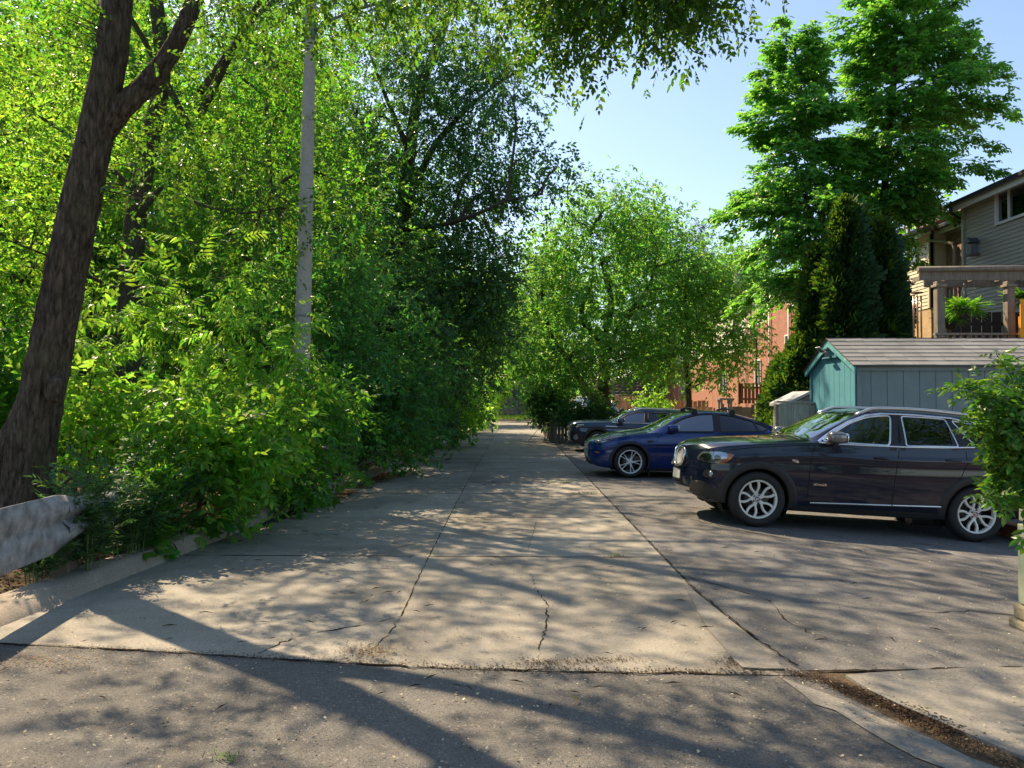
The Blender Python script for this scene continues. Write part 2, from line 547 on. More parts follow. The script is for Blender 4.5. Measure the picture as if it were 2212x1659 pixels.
M['leaf_elm'] = leaf_mat('elm_leaves', (0.040, 0.100, 0.026), (0.22, 0.46, 0.03), 0.44, 0.40, 0.03, 0.45)  # darker than the mid green, standing in for shade within the crowns
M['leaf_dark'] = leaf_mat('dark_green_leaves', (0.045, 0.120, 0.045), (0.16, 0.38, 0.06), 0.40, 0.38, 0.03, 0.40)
M['leaf_grey'] = leaf_mat('grey_green_weed_leaves', (0.052, 0.125, 0.045), (0.12, 0.26, 0.05), 0.35, 0.5, 0.02, 0.35)
M['leaf_linden'] = leaf_mat('linden_leaves', (0.068, 0.20, 0.050), (0.26, 0.62, 0.055), 0.47, 0.38, 0.02, 0.40)
M['leaf_thuja'] = leaf_mat('cedar_sprays', (0.022, 0.072, 0.026), (0.05, 0.14, 0.02), 0.25, 0.55, 0.03, 0.45)
M['leaf_thuja_tip'] = leaf_mat('yellow_green_cedar_sprays', (0.075, 0.15, 0.016), (0.14, 0.26, 0.015), 0.3, 0.55, 0.03, 0.4)
M['leaf_vine'] = leaf_mat('vine_leaves', (0.070, 0.165, 0.032), (0.20, 0.42, 0.035), 0.42, 0.36, 0.03, 0.4)
M['leaf_yellow'] = leaf_mat('yellowed_leaves', (0.45, 0.36, 0.03), (0.55, 0.42, 0.03), 0.4, 0.5, 0.02, 0.3)
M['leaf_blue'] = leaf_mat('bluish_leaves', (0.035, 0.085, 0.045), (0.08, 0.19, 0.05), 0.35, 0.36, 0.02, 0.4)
M['grass'] = leaf_mat('grass_blades', (0.06, 0.13, 0.025), (0.14, 0.28, 0.03), 0.4, 0.5, 0.03, 0.4)

# ------------------------------------------------------------------ ground, lane, lot, road
def grid_sheet(name, xs_fn, ys, nx, mat, off=0.0, parent=None, zfn=None, skirt=0.0):
    ys = np.asarray(ys, float)
    rows = []
    for y in ys:
        x0, x1 = xs_fn(y)
        rows.append(np.c_[np.linspace(x0, x1, nx), np.full(nx, y)])
    P = np.array(rows).reshape(-1, 2)
    z = (zfn(P[:, 0], P[:, 1]) if zfn else G(P[:, 0], P[:, 1])) + off
    V = np.c_[P, z]
    i, j = np.meshgrid(np.arange(len(ys) - 1), np.arange(nx - 1), indexing='ij')
    a = (i * nx + j).ravel()
    Fc = np.c_[a, a + 1, a + nx + 1, a + nx]
    return mesh_np(name, V, Fc, mat, parent, True)


def gx(pts, y):
    p = np.array(pts); return float(np.interp(y, p[:, 0], p[:, 1]))


KERB = [(-12, -5.4), (3.0, -5.2), (4.4, -4.15), (5.2, -3.66), (6.34, -3.58), (7.9, -3.46), (9.07, -3.38), (11.8, -3.24), (13.4, -3.14), (15.1, -3.0), (17.4, -2.92), (24, -2.9), (45, -3.0), (70, -3.1)]
LANE_R = [(4.5, 1.72), (5.2, 1.62), (6.5, 1.52), (30, 1.50), (34, 1.7), (50, 2.2), (70, 2.6)]
KY = np.array([k[0] for k in KERB])


def kerb_x(y): return gx(KERB, y)


FRONT = [(-7, 5.25), (-3.5, 5.12), (-2.2, 4.93), (-0.75, 4.68), (0.0, 4.6), (1.75, 4.52)]   # lane/road seam: y over x


def front_y(x): return gx(FRONT, x)


og = grid_sheet('ground', lambda y: (-160, 160), np.r_[np.linspace(-40, 80, 121), np.linspace(90, 400, 20)], 161, M['soil'], -0.028)
tag(og, kind='structure')

# concrete lane: seam with the road is curved, so it is laid out in (u along, v across)
ny, nx = 160, 40
V = []
for iy in range(ny):
    t = (iy / (ny - 1)) ** 1.6
    for ix in range(nx):
        s = ix / (nx - 1)
        y = None
        yy = 4.6 + t * (66 - 4.6)
        x = kerb_x(yy) * (1 - s) + gx(LANE_R, yy) * s
        y = yy + (front_y(x) - 4.6) * (1 - t) ** 40
        V.append((x, y, float(G(x, y))))
a = (np.arange(ny - 1)[:, None] * nx + np.arange(nx - 1)[None]).ravel()
lane = tag(mesh_np('concrete_lane', V, np.c_[a, a + 1, a + nx + 1, a + nx], M['concrete'], None, True), kind='structure')

road = tag(grid_sheet('asphalt_road', lambda y: (-12, 1.75 if y > 4.4 else 1.66 + (4.6 - y) * 0.36), np.linspace(-14, 5.2, 60), 60, M['asphalt_dark'], -0.004,
                      zfn=lambda x, y: G(x, y)), kind='structure')
lot = tag(grid_sheet('parking_lot', lambda y: (gx(LANE_R, y) + 0.012, 14.0), np.r_[4.62, np.linspace(5, 29.4, 60)], 60, M['asphalt'], -0.003), kind='structure')
lot2 = tag(grid_sheet('far_paving', lambda y: (gx(LANE_R, y) + 0.02, 13.0), np.linspace(29.9, 60, 30), 20, M['concrete'], -0.012), kind='structure')

# pale strip along the road edge and the pavement slab at the right
def poly_sheet(name, pts, mat, off, parent=None, kind='structure', thick=0.0):
    P = [Vector((x, y)) for x, y in pts]
    tris = mgeo.tessellate_polygon([[Vector((x, y, 0)) for x, y in pts]])
    V = [(x, y, float(G(x, y)) + off) for x, y in pts]
    Fs = [tuple(f) for f in tris]
    mb = MB(); mb.add(V, Fs)
    n = len(pts)
    if thick:
        mb.add([(x, y, z - thick) for x, y, z in V] + V, [(i, (i + 1) % n, n + (i + 1) % n, n + i) for i in range(n)])
    o = mb.build(name, mat, parent)
    me = o.data
    # faces up
    for p in me.polygons:
        if len(p.vertices) == 3 and p.normal.z < 0: p.flip()
    return tag(o, kind=kind) if kind else o


def rough_line(pts, step=0.12, amp=0.012, seed=0):
    rg = np.random.default_rng(seed)
    P = np.array(pts, float); out = []
    for i in range(len(P) - 1):
        n = max(2, int(np.linalg.norm(P[i + 1] - P[i]) / step))
        for k in range(n):
            out.append(P[i] + (P[i + 1] - P[i]) * k / n + rg.normal(0, amp, 2))
    out.append(P[-1]); return [tuple(p) for p in out]


strip_l = rough_line([(1.52, 4.58), (1.72, 4.1), (1.98, 3.5), (2.55, 2.4), (3.8, 0.0)], 0.15, 0.02, 3)
strip_r = rough_line([(4.05, 0.0), (2.78, 2.4), (2.16, 3.5), (1.86, 4.1), (1.64, 4.5)], 0.15, 0.02, 4)
poly_sheet('gutter_strip', [(x - 0.16 * min(1, (4.7 - y)), y) for x, y in strip_l] + [(x - 0.10, y) for x, y in strip_r], M['concrete_light'], 0.002)
poly_sheet('pavement', rough_line([(1.93, 4.52), (2.6, 4.62), (3.2, 4.72), (7.0, 5.3), (7.0, 0.0), (4.5, 0.0), (2.95, 2.4), (2.30, 3.45), (2.02, 4.05), (1.93, 4.52)], 0.2, 0.008, 5)[:-1], M['concrete_light'], 0.010, thick=0.03)
poly_sheet('flush_kerb', rough_line([(1.36, 4.62), (1.60, 4.60), (1.58, 5.2), (1.50, 6.4), (1.44, 6.45), (1.35, 5.4), (1.36, 4.62)], 0.15, 0.005, 6)[:-1], M['concrete_light'], 0.012, thick=0.03)


def ribbon(mb, pts, wd, off, seed=0, jit=0.5, taper=False):
    rg = np.random.default_rng(seed)
    P = np.array(pts, float); n = len(P)
    T = np.gradient(P, axis=0); T /= np.linalg.norm(T, axis=1)[:, None] + 1e-9
    Nn = np.c_[-T[:, 1], T[:, 0]]
    ww = wd * (1 + jit * rg.uniform(-1, 1, n))
    if taper: ww *= np.sin(np.linspace(0.15, math.pi - 0.15, n)) ** 0.6
    A = P + Nn * ww[:, None] / 2; B = P - Nn * ww[:, None] / 2
    V = np.vstack([np.c_[A, G(A[:, 0], A[:, 1]) + off], np.c_[B, G(B[:, 0], B[:, 1]) + off]])
    mb.add(V, [(n + i, n + i + 1, i + 1, i) for i in range(n - 1)])


poly_sheet('seam_dirt', [(1.3, 4.70), (1.45, 4.50), (1.70, 4.1), (1.96, 3.5), (2.5, 2.4), (3.7, 0.0), (4.6, 0.0), (3.05, 2.4), (2.40, 3.45), (2.10, 4.05), (2.02, 4.45), (7.0, 5.15), (7.0, 5.45), (3.2, 4.86), (1.7, 4.74)], M['soil'], -0.0065)
# joints between the slabs (parts of the lane)
mb = MB()
ribbon(mb, rough_line([(-0.84, 5.75), (-0.88, 8), (-0.92, 14), (-0.94, 60)], 0.1, 0.004, 7), 0.009, 0.003, 1, 0.8)
mb.build('centre_joint', M['crack'], lane)
for k, yj in enumerate([7.95, 10.6, 13.3, 15.1, 17.4, 20.0, 22.6, 25.4, 28.4, 31.6, 35, 39, 44]):
    mb = MB()
    x0 = -0.9 if k in (1,) else kerb_x(yj) + 0.02
    ribbon(mb, rough_line([(x0, yj + 0.05), (-0.9, yj), (1.5, yj - 0.04)], 0.12, 0.007, 20 + k), 0.013 + 0.0006 * yj, 0.003, k, 0.8)
    mb.build('cross_joint', M['crack'], lane)
# wandering cracks
def crack(pts, wd, seed):
    mb = MB(); ribbon(mb, rough_line(pts, 0.045, 0.009, seed), wd * 0.42, 0.0034, seed, 0.95, True); mb.build('crack', M['crack'], lane)


crack([(-0.84, 5.75), (-1.05, 5.55), (-1.35, 5.35), (-1.5, 5.22), (-1.62, 4.9)], 0.028, 31)
crack([(-0.84, 5.75), (-0.86, 5.3), (-0.98, 4.78)], 0.014, 32)
crack([(0.15, 7.2), (0.19, 6.5), (0.26, 6.1), (0.22, 5.4), (0.16, 5.0), (0.15, 4.68)], 0.020, 33)
crack([(0.3, 10.4), (0.22, 9.2), (0.12, 8.1)], 0.012, 34)
crack([(-2.6, 9.5), (-2.2, 9.0), (-1.6, 8.9), (-0.9, 8.7)], 0.012, 35)
mb = MB(); ribbon(mb, rough_line([(x, front_y(x)) for x in np.linspace(-4.6, 1.5, 30)], 0.12, 0.012, 36), 0.012, 0.0045, 36, 0.9); mb.build('front_joint', M['crack'], lane)
mb = MB(); ribbon(mb, rough_line([(gx(LANE_R, y) + 0.02, y) for y in np.r_[4.7:9:0.5, 9:30:1.0]], 0.06, 0.005, 37), 0.010, 0.0015, 37, 0.95); mb.build('edge_joint', M['crack'], lot)
mb = MB(); ribbon(mb, rough_line([(1.78, 4.585), (2.6, 4.645), (3.2, 4.735), (6.9, 5.30)], 0.06, 0.006, 38), 0.022, 0.0015, 38, 0.95); mb.build('pavement_joint', M['crack'], lot)
for k, pts in enumerate([[(1.55, 7.1), (1.85, 6.6), (2.05, 6.2), (1.98, 5.6), (2.1, 5.2)], [(3.0, 5.9), (3.6, 6.1), (4.4, 6.0)], [(2.2, 10.8), (2.9, 9.4), (4.5, 8.2)]]):
    mb = MB(); ribbon(mb, rough_line(pts, 0.08, 0.014, 40 + k), 0.012, 0.002, 40 + k, 0.9, True); mb.build('crack', M['crack'], lot)

# left kerb with a rounded top, low at the near end
ky = np.r_[np.arange(1.0, 7, 0.25), np.arange(7, 30, 0.6), np.arange(30, 62, 2)]
hts = np.interp(ky, [1, 5.0, 7.0, 9, 70], [0.05, 0.06, 0.13, 0.15, 0.15])
wds = np.interp(ky, [1, 5.0, 7.5, 70], [0.42, 0.36, 0.19, 0.17])
rows = []
rg = np.random.default_rng(5)
for y, h, wd in zip(ky, hts, wds):
    x = kerb_x(y) + rg.normal(0, 0.004)
    slope = 0.09 if y > 7 else 0.16
    rows.append([(x + 0.02, y, -0.02), (x, y, 0.01), (x - slope * 0.55, y, h * 0.8), (x - slope * 0.8, y, h * 0.97), (x - slope, y, h), (x - slope - wd * 0.7, y, h + 0.004), (x - slope - wd, y, h - 0.02), (x - slope - wd, y, -0.05)])
V = np.array(rows).reshape(-1, 3); k = 8
a = (np.arange(len(rows) - 1)[:, None] * k + np.arange(k - 1)[None]).ravel()
kerb = tag(mesh_np('kerb', V, np.c_[a + 1, a, a + k, a + k + 1], M['kerb'], None, True), kind='structure')
for y in (7.95, 11.0, 13.45, 14.9, 18):
    x = kerb_x(y); h = float(np.interp(y, [7, 9], [0.13, 0.15]))
    mb = MB(); mb.add([(x + 0.006, y, 0.0), (x + 0.006, y + 0.02, 0.0), (x - 0.044, y + 0.02, h * 0.8), (x - 0.044, y, h * 0.8), (x - 0.086, y + 0.02, h + 0.004), (x - 0.086, y, h + 0.004), (x - 0.26, y + 0.02, h + 0.006), (x - 0.26, y, h + 0.006)], [(0, 1, 2, 3), (3, 2, 4, 5), (5, 4, 6, 7)])
    mb.build('kerb_joint', M['crack'], kerb)

# earth verge behind the kerb
def verge_z(x, y):
    rgx = np.sin(x * 3.1 + y * 1.7) * 0.03 + np.sin(x * 7.7 - y * 5.1) * 0.02
    edge = np.array([kerb_x(q) for q in y]) - 0.3
    d = np.clip(edge - x, 0, None)
    base = np.interp(y, [1, 5.0, 7.0, 9, 70], [0.02, 0.03, 0.10, 0.12, 0.12])
    return base + np.clip(d * 0.05, 0, 0.4) + rgx * np.clip(d * 3, 0, 1)


verge = tag(grid_sheet('earth_verge', lambda y: (-40.0, kerb_x(y) - 0.3), np.r_[np.linspace(-10, 30, 160), np.linspace(31, 75, 40)], 110, M['soil'], 0.0, zfn=verge_z), kind='structure')
# red kerb at the back of the bays
mb = MB()
for i in range(7):
    y0 = 8.3 + i * 0.62
    mb.box((6.86 + 0.02 * (i % 2), y0 + 0.305, float(G(6.8, y0)) + 0.07), (0.22, 0.60, 0.22))
o = mb.build('brick_kerb', plain('red_kerb', (0.34, 0.13, 0.07), 0.8, 0.3, 4, 0.4, 40), None, 0.012); tag(o, kind='structure')

# ------------------------------------------------------------------ scattered litter (uncountable)
def flakes(name, pts, size, mat, kind='stuff', parent=None, aspect=0.5, up=0.004, tilt=0.35, seed=0, curl=0.25):
    rg = np.random.default_rng(seed)
    P = np.asarray(pts, float); n = len(P)
    s = size * rg.uniform(0.4, 1.5, n) if np.isscalar(size) else size
    th = rg.uniform(0, 2 * math.pi, n)
    a = np.c_[np.cos(th), np.sin(th), rg.normal(0, tilt, n)]; a /= np.linalg.norm(a, axis=1)[:, None]
    u = np.c_[rg.normal(0, tilt, n), rg.normal(0, tilt, n), np.ones(n)]
    b = np.cross(u, a); b /= np.linalg.norm(b, axis=1)[:, None]
    c = np.cross(a, b)
    asp = aspect * rg.uniform(0.6, 1.4, n)
    T = np.array([(-0.5, 0, 0), (0, 0.5, curl * 0.3), (0.5, 0, 0), (0, -0.5, curl * 0.3)])
    V = P[:, None, :] + s[:, None, None] * (T[None, :, 0:1] * a[:, None] + T[None, :, 1:2] * (b * asp[:, None])[:, None] + T[None, :, 2:3] * c[:, None])
    V[:, :, 2] += up + 0.5 * s[:, None] * tilt * 0.6
    idx = np.arange(n)[:, None] * 4
    Fc = np.vstack([idx + np.array([0, 3, 2]), idx + np.array([0, 2, 1])])
    o = mesh_np(name, V.reshape(-1, 3), Fc, mat, parent)
    return tag(o, kind=kind) if kind else o


def gpts(x, y, off=0.0): return np.c_[x, y, G(x, y) + off]


rg = np.random.default_rng(77)
# gutter drift along the kerb
def drift(n, y0, y1, spread, seed, mat, size, name, xoff=0.05):
    r = np.random.default_rng(seed)
    y = r.uniform(y0, y1, n)
    x = np.array([kerb_x(q) for q in y]) + xoff + np.abs(r.normal(0, spread, n))
    return flakes(name, gpts(x, y), size, mat, seed=seed)


tag(drift(2600, 11.8, 13.6, 0.16, 1, M['litter'], 0.035, 'leaf_litter'), 'brown dry leaves and seeds drifted along the foot of the kerb', 'leaf litter')
tag(drift(2200, 13.9, 17.0, 0.20, 2, M['litter'], 0.045, 'leaf_litter'), 'brown leaf drift in the gutter beyond the kerb gap', 'leaf litter')
tag(drift(900, 9.4, 11.6, 0.10, 3, M['litter_dark'], 0.035, 'leaf_litter'), 'dark rotting leaves under the weeds by the kerb', 'leaf litter')
# general seeds and crumbs on every paved surface
n = 5200
y = 3.0 + rg.uniform(0, 1, n) ** 1.6 * 15
x = rg.uniform(-3.3, 6.5, n); ok = x > np.array([kerb_x(q) for q in y]) + 0.05
tag(flakes('fallen_seeds', gpts(x[ok], y[ok], 0.004), 0.016, M['litter_pale'], seed=8, aspect=0.6), 'pale seeds scattered over the concrete and asphalt', 'fallen seeds')
n = 3000
y = 3.0 + rg.uniform(0, 1, n) ** 1.7 * 14
x = rg.uniform(-3.4, 5.5, n); ok = x > np.array([kerb_x(q) for q in y]) + 0.05
tag(flakes('leaf_crumbs', gpts(x[ok], y[ok], 0.004), 0.014, M['litter_dark'], seed=9, aspect=0.6, tilt=0.15), 'dark leaf crumbs scattered over the pavement surfaces', 'leaf crumbs')
# twigs lying about
n = 200
y = 4.0 + rg.uniform(0, 1, n) ** 1.4 * 12; x = rg.uniform(-3.3, 3.0, n)
tag(flakes('fallen_twigs', gpts(x, y, 0.004), 0.085, M['litter_dark'], seed=10, aspect=0.03, tilt=0.03), 'thin fallen twigs scattered over the lane', 'fallen twigs')
# dirt and bark mulch in the seam at the right
def along(pts, n, spread, seed):
    r = np.random.default_rng(seed)
    P = np.array(pts, float); t = r.uniform(0, len(P) - 1 - 1e-6, n); i = t.astype(int)
    Q = P[i] + (P[i + 1] - P[i]) * (t - i)[:, None]
    return Q + r.normal(0, 1, (n, 2)) * spread


seam = [(1.50, 4.62), (1.78, 4.42), (1.98, 4.05), (2.22, 3.5), (2.62, 2.8), (3.2, 1.8)]
Q = along([(1.55, 4.62), (1.72, 4.5), (1.88, 4.28), (2.02, 4.0), (2.12, 3.75)], 3000, 0.04, 11)
tag(flakes('bark_mulch', gpts(Q[:, 0], Q[:, 1], 0.0), 0.018, M['litter_dark'], seed=11, aspect=0.45), 'dark brown mulch clogging the seam between road and pavement', 'mulch')
Q = along([(1.95, 4.0), (2.16, 3.5), (2.6, 2.7), (3.2, 1.7)], 3600, 0.034, 12)
tag(flakes('seam_grit', gpts(Q[:, 0], Q[:, 1], 0.0), 0.016, M['litter'], seed=12, aspect=0.7), 'grit and dry seeds filling the seam along the gutter strip', 'grit')
Q = along([(-4.6, 5.0), (-3.6, 5.06), (-2.6, 4.98), (-1.4, 4.8), (0.0, 4.6), (1.5, 4.56)], 2400, 0.035, 13)
tag(flakes('seam_grit', gpts(Q[:, 0], Q[:, 1], 0.0), 0.011, M['litter_dark'], seed=13, aspect=0.7), 'dark crumbs along the seam where concrete meets road', 'grit')
for k, (cx, cy, sx, sy, nn, lab) in enumerate([(-0.93, 4.95, 0.10, 0.08, 700, 'small tan heap of dry blossoms by the crack end'), (0.2, 4.72, 0.12, 0.05, 500, 'small dark heap of crumbs at the foot of the straight crack'), (1.42, 4.72, 0.10, 0.07, 900, 'dark crumbs heaped at the corner of the flush kerb'), (0.55, 4.78, 0.13, 0.03, 350, 'thin dark smear of crumbs on the lane edge'), (-3.3, 4.75, 0.5, 0.08, 1500, 'brown crumbs spread along the near left edge of the road')]):
    r = np.random.default_rng(60 + k)
    Q = np.c_[cx + r.normal(0, sx, nn), cy + r.normal(0, sy, nn)]
    tag(flakes('debris', gpts(Q[:, 0], Q[:, 1], 0.0015), 0.012, M['litter'] if k in (0, 4) else M['litter_dark'], seed=60 + k, aspect=0.6, tilt=0.15), lab, 'debris')
# litter on the verge behind the kerb
n = 9000
y = rg.uniform(3.0, 11, n); x = np.array([kerb_x(q) for q in y]) - 0.32 - np.abs(rg.normal(0, 0.7, n))
P = np.c_[x, y, verge_z(x, y)]
tag(flakes('leaf_litter', P, 0.035, M['litter'], seed=14, aspect=0.6), 'dry leaf litter covering the earth under the guard rail', 'leaf litter')
tag(flakes('fallen_leaf', gpts(np.array([0.33]), np.array([4.12]), 0.004), np.array([0.07]), M['leaf_yellow'], None, aspect=0.7, seed=3), 'single small yellowed leaf lying on the road asphalt', 'leaf')
tag(flakes('fallen_leaf', gpts(np.array([2.1]), np.array([3.95]), 0.03), np.array([0.05]), M['leaf_vine'], None, aspect=0.6, seed=4), 'single green leaf lying on the dirt seam by the pavement', 'leaf')

# ------------------------------------------------------------------ foliage tools
def leaf4(l=1.0, wd=0.5, fold=0.08, droop=0.10):
    return np.array([(0, 0, 0), (0.42 * l, wd * l / 2, fold * l), (l, 0, -droop * l), (0.42 * l, -wd * l / 2, fold * l)]), np.array([(0, 2, 1), (0, 3, 2)])


def leaf6(l=1.0, wd=0.5, fold=0.07, droop=0.14):
    V = np.array([(0, 0, 0), (0.28 * l, wd * l * 0.46, fold * l), (0.66 * l, wd * l * 0.36, fold * l * 0.5 - droop * l * 0.4), (l, 0, -droop * l), (0.66 * l, -wd * l * 0.36, fold * l * 0.5 - droop * l * 0.4), (0.28 * l, -wd * l * 0.46, fold * l), (0.5 * l, 0, -0.01 * l)])
    return V, np.array([(0, 6, 1), (1, 6, 2), (2, 6, 3), (3, 6, 4), (4, 6, 5), (5, 6, 0)])


def lobed(l=1.0):
    """maple-like leaf outline as a fan"""
    ang = [0, 18, 34, 52, 66, 92, 118, 150, 180, 210, 242, 268, 294, 308, 326, 342]
    rad = [0.62, 0.36, 0.40, 0.58, 0.33, 0.40, 0.46, 0.26, 0.10, 0.26, 0.46, 0.40, 0.33, 0.58, 0.40, 0.36]
    V = [(0.42 * l, 0, 0.03 * l)] + [(0.42 * l + r * l * math.cos(R(a)), r * l * math.sin(R(a)), -0.10 * l * r) for a, r in zip(ang, rad)]
    n = len(ang)
    return np.array(V), np.array([(0, i + 1, (i + 1) % n + 1) for i in range(n)])


def spray(nl, length, leaf, lsize, angle=50, flat=0.25, rg=None, tipleaf=True, jitter=0.25):
    """alternate leaves along a twig that runs along +x"""
    rg = rg or np.random.default_rng(1)
    LV, LF = leaf
    Vs, Fs = [], []; b = 0
    for i in range(nl):
        t = (i + 1) / nl
        side = 1 if i % 2 else -1
        a = R(angle) * side * (1 - 0.35 * t) + rg.normal(0, jitter)
        if tipleaf and i == nl - 1: a = rg.normal(0, 0.15)
        s = lsize * rg.uniform(0.75, 1.15) * (0.8 + 0.35 * math.sin(math.pi * min(t, 0.9)))
        roll = rg.normal(0, flat); pitch = rg.normal(-0.15, flat)
        V = LV * s
        V = np.c_[V[:, 0], V[:, 1] * math.cos(roll) - V[:, 2] * math.sin(roll), V[:, 1] * math.sin(roll) + V[:, 2] * math.cos(roll)]
        V = np.c_[V[:, 0] * math.cos(pitch) - V[:, 2] * math.sin(pitch), V[:, 1], V[:, 0] * math.sin(pitch) + V[:, 2] * math.cos(pitch)]
        V = np.c_[V[:, 0] * math.cos(a) - V[:, 1] * math.sin(a), V[:, 0] * math.sin(a) + V[:, 1] * math.cos(a), V[:, 2]]
        V = V + np.array((t * length * 0.85, 0, -0.12 * length * t * t))
        Vs.append(V); Fs.append(LF + b); b += len(V)
    return np.vstack(Vs), np.vstack(Fs)


def pinnate(pairs, length, leaf, lsize, rg=None, droop=0.35, jitter=0.15):
    rg = rg or np.random.default_rng(2)
    LV, LF = leaf
    Vs, Fs = [], []; b = 0
    items = [(t, s) for t in np.linspace(0.3, 0.92, pairs) for s in (1, -1)] + [(1.0, 0)]
    for t, sd in items:
        a = sd * R(62) * (1.1 - 0.3 * t) + rg.normal(0, jitter)
        s = lsize * rg.uniform(0.8, 1.15) * (1.1 if sd == 0 else 1.0)
        roll = rg.normal(0, 0.3) ; pitch = -droop * rg.uniform(0.4, 1.4)
        V = LV * s
        V = np.c_[V[:, 0], V[:, 1] * math.cos(roll) - V[:, 2] * math.sin(roll), V[:, 1] * math.sin(roll) + V[:, 2] * math.cos(roll)]
        V = np.c_[V[:, 0] * math.cos(pitch) - V[:, 2] * math.sin(pitch), V[:, 1], V[:, 0] * math.sin(pitch) + V[:, 2] * math.cos(pitch)]
        V = np.c_[V[:, 0] * math.cos(a) - V[:, 1] * math.sin(a), V[:, 0] * math.sin(a) + V[:, 1] * math.cos(a), V[:, 2]]
        V = V + np.array((t * length, 0, -0.25 * length * t * t))
        Vs.append(V); Fs.append(LF + b); b += len(V)
    return np.vstack(Vs), np.vstack(Fs)


def frames(axis, up):
    a = axis / (np.linalg.norm(axis, axis=1)[:, None] + 1e-9)
    y = np.cross(up, a); y /= np.linalg.norm(y, axis=1)[:, None] + 1e-9
    z = np.cross(a, y)
    return np.stack([a, y, z], axis=2)          # columns


def scatter(temps, P, axis, up, scale, seed=0):
    """place a random template at each point; returns V, F"""
    rg = np.random.default_rng(seed)
    which = rg.integers(0, len(temps), len(P))
    FR = frames(axis, up)
    Vs, Fs = [], []; b = 0
    for k, (TV, TF) in enumerate(temps):
        ix = np.where(which == k)[0]
        if not len(ix): continue
        V = P[ix][:, None, :] + scale[ix][:, None, None] * np.einsum('kj,nij->nki', TV, FR[ix])
        n, m = V.shape[:2]
        Vs.append(V.reshape(-1, 3))
        Fs.append((np.arange(n)[:, None, None] * m + TF[None] + b).reshape(-1, TF.shape[1])); b += n * m
    return np.vstack(Vs), np.vstack(Fs)


def twigs_np(A, B, sag, r0, r1, K=5, sides=3):
    """many thin tapering twigs from A to B"""
    n = len(A); t = np.linspace(0, 1, K)
    P = A[:, None] * (1 - t)[None, :, None] + B[:, None] * t[None, :, None]
    P[:, :, 2] += sag[:, None] * (4 * t * (1 - t))[None]
    D = B - A; D /= np.linalg.norm(D, axis=1)[:, None] + 1e-9
    ref = np.tile(np.array((0.3, 0.2, 1.0)), (n, 1))
    u = np.cross(D, ref); u /= np.linalg.norm(u, axis=1)[:, None] + 1e-9
    v = np.cross(D, u)
    rad = r0[:, None] * (1 - t)[None] + r1 * t[None]
    V = np.zeros((n, K, sides, 3))
    for s in range(sides):
        th = 2 * math.pi * s / sides
        V[:, :, s] = P + rad[:, :, None] * (math.cos(th) * u[:, None] + math.sin(th) * v[:, None])
    base = np.arange(n)[:, None, None] * K * sides
    i, s = np.meshgrid(np.arange(K - 1), np.arange(sides), indexing='ij')
    q = np.stack([i * sides + s, i * sides + (s + 1) % sides, (i + 1) * sides + (s + 1) % sides, (i + 1) * sides + s], -1).reshape(1, -1, 4)
    return V.reshape(-1, 3), (base + q).reshape(-1, 4)


def limb_np(pts, r0, r1, sides=12, step=0.12, rough=0.06, seed=0, flare=0.0, n=None):
    rg = np.random.default_rng(seed)
    P0 = np.array(pts, float)
    ln = np.sum(np.linalg.norm(np.diff(P0, axis=0), axis=1))
    K = n or max(4, int(ln / step))
    P = crom(P0, K)
    t = np.linspace(0, 1, K)
    rad = r0 + (r1 - r0) * t ** 0.85
    if flare: rad = rad * (1 + flare * np.exp(-t * ln / 0.35))
    T = np.gradient(P, axis=0); T /= np.linalg.norm(T, axis=1)[:, None] + 1e-9
    a = np.cross(T[0], (0.2, 1.0, 0.1)); a /= np.linalg.norm(a)
    ph = rg.uniform(0, 6.28, 6)
    V = np.zeros((K, sides, 3))
    th = 2 * math.pi * np.arange(sides) / sides
    for i in range(K):
        a = a - T[i] * np.dot(a, T[i]); a /= np.linalg.norm(a) + 1e-9
        b = np.cross(T[i], a)
        rr = rad[i] * (1 + rough * (0.6 * np.sin(3 * th + ph[0] + i * 0.11) + 0.5 * np.sin(5 * th + ph[1] - i * 0.07) + 0.35 * np.sin(9 * th + ph[2] + i * 0.19)) + rough * 0.4 * rg.normal(0, 1, sides)) * (1 + (0.028 * np.abs(np.sin(th * 11 + ph[3] + 1.3 * np.sin(i * 0.21 + ph[4]))) + 0.020 * np.sin(th * 23 + 1.7 * np.sin(i * 0.37))) * (sides > 40))
        V[i] = P[i] + rr[:, None] * (np.cos(th)[:, None] * a + np.sin(th)[:, None] * b)
    i, s = np.meshgrid(np.arange(K - 1), np.arange(sides), indexing='ij')
    Fc = np.stack([i * sides + s, i * sides + (s + 1) % sides, (i + 1) * sides + (s + 1) % sides, (i + 1) * sides + s], -1).reshape(-1, 4)
    return V.reshape(-1, 3), Fc, P, rad


class Acc:
    def __init__(s): s.V = []; s.F = []; s.b = 0
    def add(s, V, Fc): s.V.append(V); s.F.append(Fc + s.b); s.b += len(V)
    def build(s, name, mat, parent=None, smooth=False):
        return mesh_np(name, np.vstack(s.V), np.vstack(s.F), mat, parent, smooth)


def E(px, py, Y, rx, ry, rd, n, dens=1.0):
    """ellipsoid clump seen at px, py with picture radii rx, ry (in 2212-wide pixels) and depth radius rd metres"""
    c = at(px, py, Y); k = Y / F
    return (c, np.array((rx * k, rd, ry * k)), int(n))


